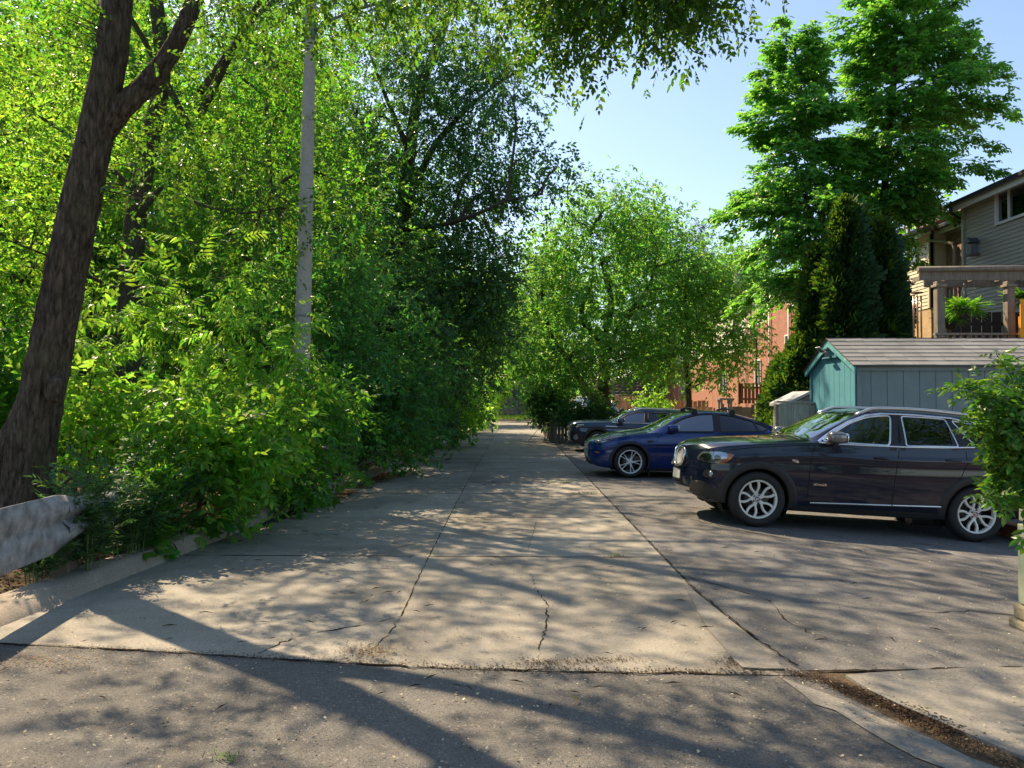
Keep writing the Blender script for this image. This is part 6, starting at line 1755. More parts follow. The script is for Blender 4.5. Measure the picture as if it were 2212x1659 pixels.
# ------------------------------------------------------------------ raised deck with pergola
Yd = 17.0
xl = at(2028, 600, Yd)[0]; xr = at(2179, 600, Yd)[0]
zdeck = 1.95; zrail = at(2100, 722, Yd)[2]; zbeam0 = at(2100, 608, Yd)[2]; zbeam1 = at(2100, 586, Yd)[2]; ztop = at(2100, 578, Yd)[2]
pw = wood_mat('weathered_pergola_wood', (0.14, 0.115, 0.092), (0.28, 0.24, 0.20))
root = empty('pergola', (xl, Yd, float(G(xl, Yd))), 0, 'weathered wooden pergola on a raised deck behind the shed', 'pergola')
pb_ = np.array(root.location)
for x in (xl, xr, xr + 1.75):
    for yy in ((Yd,) if x < xr + 1 else (Yd, Yd + 0.8)):
        mb = MB(); z1 = zbeam0; mb.box((x - pb_[0], yy - pb_[1], (z1) / 2 - pb_[2] / 2), (0.17, 0.17, z1 - pb_[2])); mb.box((x - pb_[0], yy - pb_[1], z1 - pb_[2] - 0.10), (0.24, 0.24, 0.06)); mb.build('post', pw, root, 0.01)
for yy in (Yd - 0.11, Yd + 0.91):
    bl = xl - (0.50 if yy < Yd else -0.15); br = xr + 2.65
    mb = MB(); mb.box(((bl + br) / 2 - pb_[0], yy - pb_[1], (zbeam0 + zbeam1) / 2 - pb_[2] + 0.015), (br - bl, 0.045, zbeam1 - zbeam0 + 0.02)); mb.build('beam', pw, root, 0.012)
mb = MB(); mb.tube([(xl - 0.55 - pb_[0], Yd - 0.16 - pb_[1], zbeam1 - pb_[2] + 0.02), (xl + 2.6 - pb_[0], Yd - 0.16 - pb_[1], zbeam1 - pb_[2] + 0.05)], 0.06, 10); mb.build('top_pole', pw, root)
for i in range(6):
    x = xl - 0.1 + i * 0.62
    mb = MB(); mb.box((x - pb_[0], Yd + 0.4 - pb_[1], zbeam1 - pb_[2] - 0.06), (0.045, 0.95, 0.10)); mb.build('rafter', pw, root)
mb = MB(); mb.box(((xl + HX) / 2 - pb_[0] - 0.1, Yd + 1.35 - pb_[1], zdeck - 0.06 - pb_[2]), (HX - xl - 0.1, 3.0, 0.10)); mb.build('deck_floor', pw, root)
mb = MB(); mb.box(((xl + xr) / 2 + 0.8 - pb_[0], Yd - 0.06 - pb_[1], zrail - pb_[2]), (xr - xl + 1.9, 0.10, 0.045)); mb.box(((xl + xr) / 2 + 0.8 - pb_[0], Yd - 0.03 - pb_[1], zdeck + 0.12 - pb_[2]), (xr - xl + 1.9, 0.05, 0.07)); mb.build('hand_rail', pw, root)
x = xl + 0.14
while x < xr + 1.7:
    mb = MB(); mb.box((x - pb_[0], Yd - 0.045 - pb_[1], (zdeck + zrail) / 2 - pb_[2]), (0.042, 0.042, zrail - zdeck - 0.03)); mb.build('baluster', pw, root); x += 0.158
# dark privacy screen at the back of the deck
root = empty('privacy_screen', (xl + 3.7, Yd + 2.5, zdeck), 0, 'dark slatted privacy screen at the back of the raised deck', 'screen')
mb = MB()
for i in range(15): mb.box((-1.9 + i * 0.26, 0, 0.95), (0.22, 0.03, 1.9))
mb.build('slats', plain('dark_stain', (0.035, 0.028, 0.024), 0.8, 0.3), root)
mb = MB(); mb.box((0, 0.03, 0.3), (3.9, 0.04, 0.08)); mb.box((0, 0.03, 1.6), (3.9, 0.04, 0.08)); mb.build('rail', plain('dark_stain_rail', (0.03, 0.024, 0.02), 0.8), root)
# covered garden chair as a pale rounded back behind the balusters
root = empty('patio_chair', (at(2140, 735, Yd + 0.7)[0], Yd + 0.7, zdeck), 0, 'pale rounded patio chair behind the deck balusters', 'chair')
mb = MB(); mb.sell((0, 0, 0.42), (0.36, 0.32, 0.10), 0.5); mb.build('seat', plain('pale_cushion', (0.45, 0.45, 0.47), 0.8), root)
mb = MB(); mb.sell((0, 0.28, 0.72), (0.38, 0.09, 0.32), 0.6); mb.build('backrest', plain('pale_cushion_back', (0.48, 0.48, 0.5), 0.8), root)
for sx in (-0.28, 0.28):
    for sy in (-0.24, 0.24):
        mb = MB(); mb.tube([(sx, sy, 0), (sx * 0.95, sy * 0.95, 0.36)], 0.018, 8); mb.build('leg', darkp, root)
# hanging baskets
def basket(label, px, py, Y, seed, ztie, sc=1.0):
    p = at(px, py, Y); r = np.random.default_rng(seed)
    root = empty('hanging_basket', p, 0, label, 'hanging plant', 'hanging fern baskets')
    mb = MB(); mb.lathe([(0.02, -0.24), (0.10, -0.20), (0.16, -0.05), (0.17, 0.0), (0.15, 0.0), (0.0, -0.02)], 18, 'z'); mb.build('pot', plain('dark_coir_pot', (0.03, 0.025, 0.022), 0.9), root)
    mb = MB()
    for a_ in (0, 2.1, 4.2): mb.tube([(0.15 * math.cos(a_), 0.15 * math.sin(a_), 0), (0, 0, ztie - p[2])], 0.004, 5)
    mb.build('hanger', M['galv'], root)
    n = 130; a = r.uniform(0, 6.28, n)
    V, Fc = scatter([pinnate(13, 0.50, leaf4(1, 0.42, 0.03, 0.1), 0.075, np.random.default_rng(i + seed), 0.2) for i in range(3)], np.c_[np.cos(a) * 0.06, np.sin(a) * 0.06, r.uniform(0, 0.05, n)], np.c_[np.cos(a), np.sin(a), r.uniform(-0.45, 0.9, n)], np.tile((0, 0, 1.0), (n, 1)), r.uniform(0.6, 1.05, n) * sc, seed)
    mesh_np('fronds', V, Fc, M['leaf_mid'], root)
    return root


basket('hanging fern lit by the sun in the middle of the pergola', 2083, 668, Yd + 0.25, 141, zbeam0, 1.0)
basket('second hanging fern in shade at the right picture edge', 2222, 640, Yd + 0.3, 142, zbeam0, 1.0)
basket('drooping shaded fern basket behind the left pergola post', 2052, 690, Yd + 1.2, 143, zbeam0, 0.7)
# wind chimes and a diamond ornament left of the pergola
cpos = at(1981, 612, Yd - 0.2)
root = empty('wind_chime', cpos, 0, 'long metal wind chime hanging at the left end of the pergola beam', 'wind chime')
mb = MB(); mb.lathe([(0.0, 0.02), (0.12, 0.02), (0.12, 0.0), (0.0, 0.0)], 18, 'z', (0, 0, -0.22)); mb.tube([(0, 0, 0), (0, 0, -0.22)], 0.004, 5); mb.build('top_disc', brown, root)
for a_, l_ in zip(np.linspace(0, 6.28, 7)[:-1], (0.95, 1.0, 0.85, 0.9, 0.75, 0.8)):
    mb = MB(); mb.tube([(0.085 * math.cos(a_), 0.085 * math.sin(a_), -0.28), (0.085 * math.cos(a_), 0.085 * math.sin(a_), -0.28 - l_)], 0.017, 8); mb.build('chime_tube', plain('chime_metal', (0.38, 0.27, 0.22), 0.3, 0.1, Metallic=0.7), root)
mb = MB(); mb.tube([(0, 0, -0.22), (0, 0, -1.25)], 0.004, 5); mb.prism([(0, -1.17), (0.125, -1.33), (0, -1.49), (-0.125, -1.33)], -0.008, 0.008, 'xz'); mb.build('wind_sail', plain('dark_sail', (0.05, 0.035, 0.03), 0.6), root)
# orange screen at the picture edge
po = at(2204, 700, 16.6)
root = empty('orange_screen', (po[0], 16.6, 1.9), 0, 'bright orange panel standing on the deck at the right picture edge', 'screen')
mb = MB(); mb.box((0.65, 0, at(2204, 646, 16.6)[2] / 2 - 0.95), (1.3, 0.03, at(2204, 646, 16.6)[2] - 1.9)); mb.build('panel', plain('orange_fabric', (0.80, 0.33, 0.03), 0.7, 0.05, 3), root, 0.006)
for x in (0.02, 1.28):
    mb = MB(); mb.box((x, 0.035, 0.75), (0.05, 0.04, 1.55)); mb.build('post', plain('orange_post', (0.62, 0.25, 0.03), 0.6), root)

# ------------------------------------------------------------------ vine covered post at the right
Yv = 5.55
xv = at(2199, 1300, Yv)[0] ; xv += 0.085; gv = float(G(xv + 0.12, Yv))
root = empty('green_post', (xv + 0.13, Yv, gv), 0, 'pale green square post on concrete blocks under a vine', 'post')
gp = plain('pale_green_paint', (0.24, 0.28, 0.22), 0.5, 0.12, 4, 0.2, 30)
mb = MB(); mb.box((0, 0, 0.19 + 0.29), (0.26, 0.26, 0.58)); mb.build('lower_section', gp, root, 0.008)
mb = MB(); mb.box((0.004, 0, 0.79 + 0.35), (0.25, 0.25, 0.70)); mb.build('upper_section', gp, root, 0.008)
mb = MB(); mb.box((-0.10, -0.11, 0.215), (0.05, 0.05, 0.05)); mb.build('foot_bracket', darkp, root)
root = empty('concrete_block', (xv + 0.13, Yv, gv), 0, 'chipped concrete block under the pale green post', 'concrete block', None)
blk = concrete_mat('mossy_block', (0.27, 0.245, 0.18), 1.0)
mb = MB(); mb.box((0.04, 0, 0.035), (0.40, 0.42, 0.07)); mb.build('footing', blk, root, 0.02)
mb = MB(); mb.box((0.04, 0.0, 0.125), (0.36, 0.36, 0.11)); mb.build('upper_block', blk, root, 0.018)
# orange board on the post
pbo = at(2196, 860, Yv + 0.35)
root = empty('orange_board', (pbo[0] + 0.25, Yv + 0.35, pbo[2]), 0, 'orange board glimpsed among the vine leaves', 'board')
mb = MB(); mb.box((0, 0, 0), (0.5, 0.02, 0.20)); mb.build('board_face', plain('orange_board_paint', (0.85, 0.33, 0.04), 0.6), root, 0.004)
mb = MB(); mb.box((0.1, 0.03, -0.6), (0.05, 0.04, 1.0)); mb.build('stake', gp, root)
# the vine
r = np.random.default_rng(151)
bv = np.array((xv + 0.15, Yv, gv))
cl = [E(*q) for q in [(2222, 960, 5.45, 44, 80, 0.24, 46), (2196, 935, 5.35, 36, 50, 0.2, 28), (2224, 1050, 5.4, 34, 70, 0.22, 36), (2214, 1020, 5.35, 28, 50, 0.18, 22), (2215, 880, 5.5, 40, 40, 0.22, 26), (2196, 880, 5.45, 30, 32, 0.18, 16), (2218, 1120, 5.35, 14, 40, 0.14, 10), (2178, 975, 5.35, 16, 22, 0.13, 7), (2156, 920, 5.3, 16, 20, 0.12, 6), (2250, 950, 5.5, 50, 110, 0.3, 60), (2140, 850, 5.4, 20, 14, 0.1, 5), (2100, 842, 5.4, 18, 8, 0.1, 3), (2182, 805, 5.5, 8, 16, 0.1, 2), (2212, 815, 5.5, 14, 22, 0.12, 4), (2202, 1185, 5.3, 9, 18, 0.1, 4)]]
root = empty('climbing_vine', bv, 0, 'bushy green vine swallowing the pale green post in front of the black car', 'vine')
acc = Acc(); S = []
stems = [np.vstack([bv + np.array((r.normal(0, 0.05), r.normal(-0.1, 0.05), 0.25)), bv + (c - bv) * 0.5 + np.array((0.1, 0, 0.1)), c]) for c, rr_, n in cl]
stems += [px_line([(2200, 900, 5.5), (2190, 830, 5.5), (2170, 790, 5.5), (2152, 765, 5.5)]), px_line([(2180, 880, 5.4), (2130, 850, 5.4), (2090, 840, 5.4), (2056, 836, 5.4)]), px_line([(2180, 950, 5.35), (2120, 925, 5.3), (2085, 915, 5.3)]), px_line([(2190, 1050, 5.3), (2150, 1080, 5.3), (2125, 1070, 5.3)])]
for k, s in enumerate(stems):
    V, Fc, P, _ = limb_np(s, 0.009, 0.003, 5, 0.06, 0.03, k); acc.add(V - bv, Fc); S.append(P)
S = np.vstack(S)
(LV, LF), tv = foliage(bv, S, cl, T_VINE, 0.98, 152, 4, spread=0.045, twig_frac=0.4, droop=0.1)
tip = np.vstack([crom(s, 14)[5:] for s in stems[-4:]]); m = len(tip) * 2
tp = np.repeat(tip, 2, 0); a = r.uniform(0, 6.28, m)
V2, F2 = scatter(T_VINE, tp, np.c_[np.cos(a), np.sin(a) * 0.5, r.uniform(-0.2, 0.7, m)], np.tile((0, 0, 1.0), (m, 1)) + r.normal(0, 0.3, (m, 3)), r.uniform(0.6, 1.0, m), 7)
acc2 = Acc(); acc2.add(LV - bv, LF); acc2.add(V2 - bv, F2)
acc.build('stem', M['stem'], root, True); acc2.build('foliage', M['leaf_vine'], root)

# ------------------------------------------------------------------ vehicles
black_plastic = plain('black_plastic', (0.016, 0.016, 0.017), 0.55, 0.2, 8, 0.15, 200)
well_black = plain('wheel_well_black', (0.006, 0.006, 0.006), 0.9, 0.2)
rubber = plain('tyre_rubber', (0.018, 0.017, 0.017), 0.75, 0.25, 7, 0.2, 120)
alloy = plain('alloy_silver', (0.80, 0.77, 0.72), 0.38, 0.04, 4, Metallic=0.2)
alloy2 = plain('alloy_pale', (0.78, 0.80, 0.84), 0.38, 0.04, 4, Metallic=0.2)
brake = plain('brake_steel', (0.10, 0.095, 0.09), 0.5, 0.2, 9, Metallic=0.7)
chrome = plain('chrome', (0.80, 0.80, 0.82), 0.10, 0.02, 4, Metallic=1.0)
satin = plain('satin_rail', (0.62, 0.60, 0.58), 0.28, 0.03, 4, Metallic=0.85)
seam_m = plain('panel_gap', (0.002, 0.002, 0.003), 0.9, 0.0)
interior = plain('dark_interior', (0.025, 0.024, 0.025), 0.8, 0.2)
interior_l = plain('beige_interior', (0.28, 0.25, 0.20), 0.7, 0.1)
lampg = glass_mat('lamp_cover', (0.85, 0.88, 0.9), 0.6)
lamp_in = plain('lamp_reflector', (0.45, 0.46, 0.48), 0.2, 0.3, 25, Metallic=0.8)
lamp_dk = plain('lamp_dark', (0.02, 0.022, 0.025), 0.3, 0.2)
amber = plain('amber_lens', (0.75, 0.17, 0.02), 0.2, 0.12, 20, Coat_Weight=1.0)
redl = plain('red_lens', (0.35, 0.01, 0.01), 0.2, 0.1, 20)
plate_m = plain('number_plate', (0.40, 0.42, 0.43), 0.5, 0.1, 14)
white_m = plain('emblem_white', (0.75, 0.75, 0.75), 0.3, 0.02)
blue_m = plain('emblem_blue', (0.05, 0.16, 0.42), 0.3, 0.02)
glass_c = glass_mat('clear_car_glass', (0.56, 0.62, 0.59), 0.95)
glass_t = glass_mat('tinted_car_glass', (0.10, 0.11, 0.12), 0.85)
glass_b = glass_mat('bluish_car_glass', (0.22, 0.27, 0.30), 2.0)


class CarShape:
    def __init__(s, P):
        s.P = P; s.L = P['L']
        t = np.linspace(0, 1, P.get('ns', 330))
        s.xs = s.L * (0.62 * t + 0.38 * 0.5 * (1 - np.cos(np.pi * t)))
        g = lambda k: pchip(P[k], s.xs)
        zl, w_, zb, wr, zr, zt = g('zl'), g('w'), g('zb'), g('wr'), g('zr'), g('zt')
        tuck = pchip(P['tuck'], s.xs) if 'tuck' in P else np.full(len(s.xs), 0.07)
        ins = pchip(P['belt_in'], s.xs) if 'belt_in' in P else np.full(len(s.xs), 0.035)
        wl = w_ - tuck; wb = w_ - ins
        n = len(s.xs)
        ts = np.linspace(0, 1, 40); sg = np.linspace(0, 1, 26)[1:]; qr = np.linspace(0, 1, 26)[1:]
        Y, Z, S = [], [], []
        for f in (0.0, 0.5, 0.92):
            Y.append(wl * f); Z.append(zl + 0.0 * wl); S.append('A')
        cr = P.get('crease', 0.80); ca = P.get('crease_amp', 0.010)
        base = pchip([(0, 0), (0.06, 0.32), (0.25, 0.72), (0.5, 0.95), (0.66, 1.0), (1.0, 1.0)], ts)
        topf = pchip([(0, 0), (0.68, 0.0), (0.82, 0.22), (1.0, 1.0)], ts)
        for i, t_ in enumerate(ts):
            amp = ca * (math.exp(-((t_ - cr) / 0.035) ** 2) - 0.8 * math.exp(-((t_ - cr + 0.10) / 0.08) ** 2))
            y = wl + (w_ - wl) * base[i] - (w_ - wb) * topf[i]
            fade = np.clip(s.xs / 0.4, 0, 1) * np.clip((s.L - s.xs) / 0.4, 0, 1)
            Y.append(y + amp * fade); Z.append(zl + (zb - zl) * t_); S.append('B')
        for q in sg:
            Y.append(wb + (wr - wb) * q ** 1.18); Z.append(zb + (zr - zb) * q); S.append('C')
        for q in qr:
            Y.append(wr * (1 - q)); Z.append(zr + (zt - zr) * (1 - (1 - q) ** 2.3)); S.append('D')
        s.Y = np.array(Y).T; s.Z = np.array(Z).T; s.S = np.array(S); s.m = s.Y.shape[1]
        s.side = np.where((s.S == 'B') | (s.S == 'C'))[0]
        s.zl, s.zr, s.zt, s.wr = zl, zr, zt, wr

    def W(s, x, z):
        x = np.atleast_1d(np.asarray(x, float)); z = np.atleast_1d(np.asarray(z, float))
        out = np.zeros(len(x))
        i = np.clip(np.searchsorted(s.xs, x) - 1, 0, len(s.xs) - 2)
        f = np.clip((x - s.xs[i]) / (s.xs[i + 1] - s.xs[i]), 0, 1)
        for k in range(len(x)):
            a = np.interp(z[k], s.Z[i[k], s.side], s.Y[i[k], s.side]); b = np.interp(z[k], s.Z[i[k] + 1, s.side], s.Y[i[k] + 1, s.side])
            out[k] = a + (b - a) * f[k]
        return out

    def Fx(s, y, z, rear=False):
        """first station where the body is as wide as y at height z"""
        idx = range(len(s.xs)) if not rear else range(len(s.xs) - 1, -1, -1)
        for i in idx:
            if s.zl[i] <= z <= max(s.zt[i], s.zr[i]):
                if z <= s.zr[i]: wd = np.interp(z, s.Z[i, s.side], s.Y[i, s.side])
                else: wd = s.wr[i]
                if wd >= abs(y): return float(s.xs[i])
        return 0.0

    def top(s, x, y):
        i = int(np.clip(np.searchsorted(s.xs, x), 0, len(s.xs) - 1)); d = np.where(s.S == 'D')[0]
        return float(np.interp(-abs(y), -s.Y[i, d], s.Z[i, d]))


def inpoly(x, z, poly):
    P = np.array(poly); c = np.zeros(len(x), bool); n = len(P); j = n - 1
    for i in range(n):
        a = (P[i, 1] > z) != (P[j, 1] > z)
        with np.errstate(divide='ignore', invalid='ignore'):
            b = x < (P[j, 0] - P[i, 0]) * (z - P[i, 1]) / (P[j, 1] - P[i, 1]) + P[i, 0]
        c ^= a & b; j = i
    return c


def rounded(poly, r=0.03, n=4):
    P = np.array(poly, float); out = []; k = len(P)
    for i in range(k):
        a, b, c = P[i - 1], P[i], P[(i + 1) % k]
        d1 = a - b; d2 = c - b; l1 = np.linalg.norm(d1); l2 = np.linalg.norm(d2)
        q = min(r, l1 * 0.45, l2 * 0.45)
        p1 = b + d1 / l1 * q; p2 = b + d2 / l2 * q
        for t in np.linspace(0, 1, n):
            out.append((1 - t) ** 2 * p1 + 2 * t * (1 - t) * b + t * t * p2)
    return [tuple(p) for p in out]


def densify(poly, step=0.04, closed=True):
    P = np.array(poly, float); out = []; n = len(P)
    for i in range(n if closed else n - 1):
        a, b = P[i], P[(i + 1) % n]; k = max(1, int(np.linalg.norm(b - a) / step))
        for q in range(k): out.append(a + (b - a) * q / k)
    if not closed: out.append(P[-1])
    return np.array(out)


def side_panel(cs, poly, sgn, off, mat, name, parent, step=0.045, smooth=True):
    B = densify(poly, step)
    x0, z0 = B.min(0); x1, z1 = B.max(0)
    gxs, gzs = np.meshgrid(np.arange(x0 + step / 2, x1, step), np.arange(z0 + step / 2, z1, step))
    Q = np.c_[gxs.ravel(), gzs.ravel()]
    Q = Q[inpoly(Q[:, 0], Q[:, 1], B)]
    if len(Q):
        d = np.min(np.linalg.norm(Q[:, None] - B[None], axis=2), axis=1); Q = Q[d > step * 0.45]
    allp = [Vector(p) for p in B] + [Vector(p) for p in Q]
    nb = len(B)
    vs, es, fs, _, _, _ = mgeo.delaunay_2d_cdt(allp, [(i, (i + 1) % nb) for i in range(nb)], [], 1, 1e-6)
    P = np.array([(v.x, v.y) for v in vs])
    y = cs.W(P[:, 0], P[:, 1]) + off
    mb = MB(); V = np.c_[P[:, 0], sgn * y, P[:, 1]]
    Fs = []
    for f in fs:
        a, b, c = P[f[0]], P[f[1]], P[f[2]]
        cr = (b[0] - a[0]) * (c[1] - a[1]) - (b[1] - a[1]) * (c[0] - a[0])
        f = list(f)
        if (cr > 0) != (sgn < 0): f = f[::-1]
        Fs.append(tuple(f))
    mb.add(V, Fs, 0, smooth)
    return mb.build(name, mat, parent)


def strip_mb(mb, cs, path, wd, sgn, off, closed=False, h=0.006, step=0.05):
    """raised ribbon that follows a path on the body side"""
    P = densify(path, step, closed); n = len(P)
    T = (np.roll(P, -1, 0) - np.roll(P, 1, 0)) if closed else np.gradient(P, axis=0)
    T /= np.linalg.norm(T, axis=1)[:, None] + 1e-9
    Nn = np.c_[-T[:, 1], T[:, 0]]
    rows = []
    for k, o in ((-0.5, -0.004), (-0.5, h * 0.75), (0, h), (0.5, h * 0.75), (0.5, -0.004)):
        Q = P + Nn * wd * k
        rows.append(np.c_[Q[:, 0], sgn * (cs.W(Q[:, 0], Q[:, 1]) + off + o), Q[:, 1]])
    V = np.array(rows).transpose(1, 0, 2).reshape(-1, 3); m = 5; Fs = []
    for i in range(n if closed else n - 1):
        j = (i + 1) % n
        for q in range(m - 1): Fs.append((i * m + q, i * m + q + 1, j * m + q + 1, j * m + q))
    if sgn > 0: Fs = [f[::-1] for f in Fs]
    mb.add(V, Fs, 0, True)


def strip(cs, path, wd, off, mat, name, parent, closed=False, h=0.006, shift=None):
    for sgn in (-1, 1):
        mb = MB(); strip_mb(mb, cs, path, wd, sgn, off, closed, h)
        o = mb.build(name, mat, parent)
        if shift is not None: o.location = shift


def wheel(parent, loc, Rr, rim, wdt, style, mat, sgn, steer=0.0, emblem=None):
    """outer face looks to sgn*y"""
    root = MB()
    root.lathe([(0.03, -0.02 * sgn), (rim * 0.68, -0.02 * sgn), (rim * 0.68, -0.045 * sgn), (0.03, -0.045 * sgn)], 36, 'y')
    root.lathe([(rim * 0.985, wdt * 0.46 * sgn), (rim * 0.93, wdt * 0.40 * sgn), (rim * 0.90, -0.06 * sgn), (rim * 0.93, -wdt * 0.5 * sgn)], 48, 'y', mi=1)
    root.box((rim * 0.42, -0.03 * sgn, rim * 0.30), (0.10, 0.06, 0.16), mi=0)
    wo = root.build('wheel', [brake, black_plastic], parent)
    wo.location = loc; wo.rotation_euler = (0, 0.37 * (loc[0] + 1), 0)
    mb = MB(); h = wdt / 2
    pr = [(rim * 0.99, h * 0.86), (rim + 0.012, h * 0.98), (rim + (Rr - rim) * 0.35, h * 1.06), (rim + (Rr - rim) * 0.62, h * 1.04), (Rr - 0.028, h * 0.97), (Rr - 0.010, h * 0.86), (Rr - 0.002, h * 0.66)]
    for o in (0.5, 0.25, 0.0, -0.25, -0.5):
        pr += [(Rr, h * (o + 0.07)), (Rr - 0.008, h * (o + 0.05)), (Rr - 0.008, h * (o - 0.03)), (Rr, h * (o - 0.05))]
    pr += [(Rr - 0.002, -h * 0.66), (Rr - 0.028, -h * 0.97), (rim + (Rr - rim) * 0.5, -h * 1.05), (rim * 0.99, -h * 0.86)]
    mb.lathe([(a, b * sgn) for a, b in pr], 64, 'y'); mb.build('tyre', rubber, wo)
    mb = MB()
    of = h * 0.84
    mb.lathe([(rim * 1.0, (of - 0.015) * sgn), (rim * 1.0, (of + 0.004) * sgn), (rim * 0.975, (of + 0.008) * sgn), (rim * 0.905, (of + 0.002) * sgn), (rim * 0.89, (of - 0.01) * sgn), (rim * 0.885, (of - 0.06) * sgn)], 64, 'y')
    def spoke(path, w0, w1, ang, d0, d1):
        Pp = np.array([(r_, l_, 0) for r_, l_ in path]); m = len(Pp); V = []
        for i in range(m):
            t = i / (m - 1); ww = (w0 + (w1 - w0) * t) / 2; r_, l_ = Pp[i, 0], Pp[i, 1]
            dep = (of - d0) + (d0 - d1) * t
            for (u, v) in ((-ww, dep - 0.035), (-ww, dep - 0.008), (-ww * 0.55, dep), (ww * 0.55, dep), (ww, dep - 0.008), (ww, dep - 0.035)):
                a = l_ + u; ca, sa = math.cos(ang), math.sin(ang)
                V.append((r_ * ca - a * sa, v * sgn, r_ * sa + a * ca))
        Fs = [(i * 6 + q, i * 6 + (q + 1) % 6, (i + 1) * 6 + (q + 1) % 6, (i + 1) * 6 + q) for i in range(m - 1) for q in range(6)]
        mb.add(V, Fs, 0, False)
    for k in range(5):
        a = math.pi / 2 + k * 2 * math.pi / 5 + (math.pi / 5 if style == 'y' else 0.0)
        if style == 'y':
            for sd in (-1, 1):
                spoke([(0.04, 0.004 * sd), (rim * 0.33, 0.010 * sd), (rim * 0.50, 0.040 * sd), (rim * 0.66, 0.056 * sd), (rim * 0.97, 0.056 * sd)], 0.036, 0.030, a, 0.030, 0.004)
        else:
            for sd in (-1, 1):
                spoke([(0.04, 0.004 * sd), (rim * 0.4, 0.012 * sd), (rim * 0.7, 0.030 * sd), (rim * 0.97, 0.047 * sd)], 0.020, 0.015, a, 0.030, 0.008)
            spoke([(0.04, 0.0), (rim * 0.28, 0.0), (rim * 0.42, 0.0)], 0.04, 0.018, a, 0.034, 0.028)
    mb.lathe([(0.0, (of - 0.030) * sgn), (0.060, (of - 0.030) * sgn), (0.066, (of - 0.036) * sgn), (0.070, (of - 0.07) * sgn)], 32, 'y')
    mb.build('rim', mat, wo)
    mb = MB()
    for k in range(5):
        a = math.pi / 2 + k * 2 * math.pi / 5 + (math.pi / 5 if style != 'y' else 0)
        mb.lathe([(0.0, (of - 0.016) * sgn), (0.010, (of - 0.016) * sgn), (0.012, (of - 0.03) * sgn)], 8, 'y', (0.052 * math.cos(a), 0, 0.052 * math.sin(a)))
    mb.build('lug_nuts', lamp_dk, wo)
    if emblem == 'roundel':
        mb = MB(); roundel(mb, 0.034, (of - 0.0285) * sgn); mb.build('hub_emblem', [lamp_dk, chrome, white_m, blue_m], wo)
    else:
        mb = MB(); mb.lathe([(0.0, (of - 0.026) * sgn), (0.026, (of - 0.027) * sgn), (0.029, (of - 0.032) * sgn)], 24, 'y'); mb.build('hub_emblem', alloy2, wo)
    return wo


def roundel(mb, r, y):
    """black ring with a quartered blue and white disc in the xz plane"""
    n = 32; s = 1 if y > 0 else -1
    def ring(r0, r1, yy, mi):
        V = []
        for k in range(n):
            a = 2 * math.pi * k / n; V += [(r0 * math.cos(a), yy, r0 * math.sin(a)), (r1 * math.cos(a), yy, r1 * math.sin(a))]
        mb.add(V, [(2 * k, 2 * k + 1, (2 * k + 3) % (2 * n), (2 * k + 2) % (2 * n)) for k in range(n)], mi)
    ring(r * 0.93, r, y + 0.002 * s, 1); ring(r * 0.60, r * 0.93, y + 0.0015 * s, 0); ring(r * 0.56, r * 0.62, y + 0.0022 * s, 1)
    for q in range(4):
        V = [(0, y + 0.0018 * s, 0)] + [(r * 0.56 * math.cos(math.pi / 2 * (q + t)), y + 0.0018 * s, r * 0.56 * math.sin(math.pi / 2 * (q + t))) for t in np.linspace(0, 1, 9)]
        mb.add(V, [(0, k, k + 1) for k in range(1, 9)], 2 if q % 2 == (0 if s < 0 else 1) else 3)


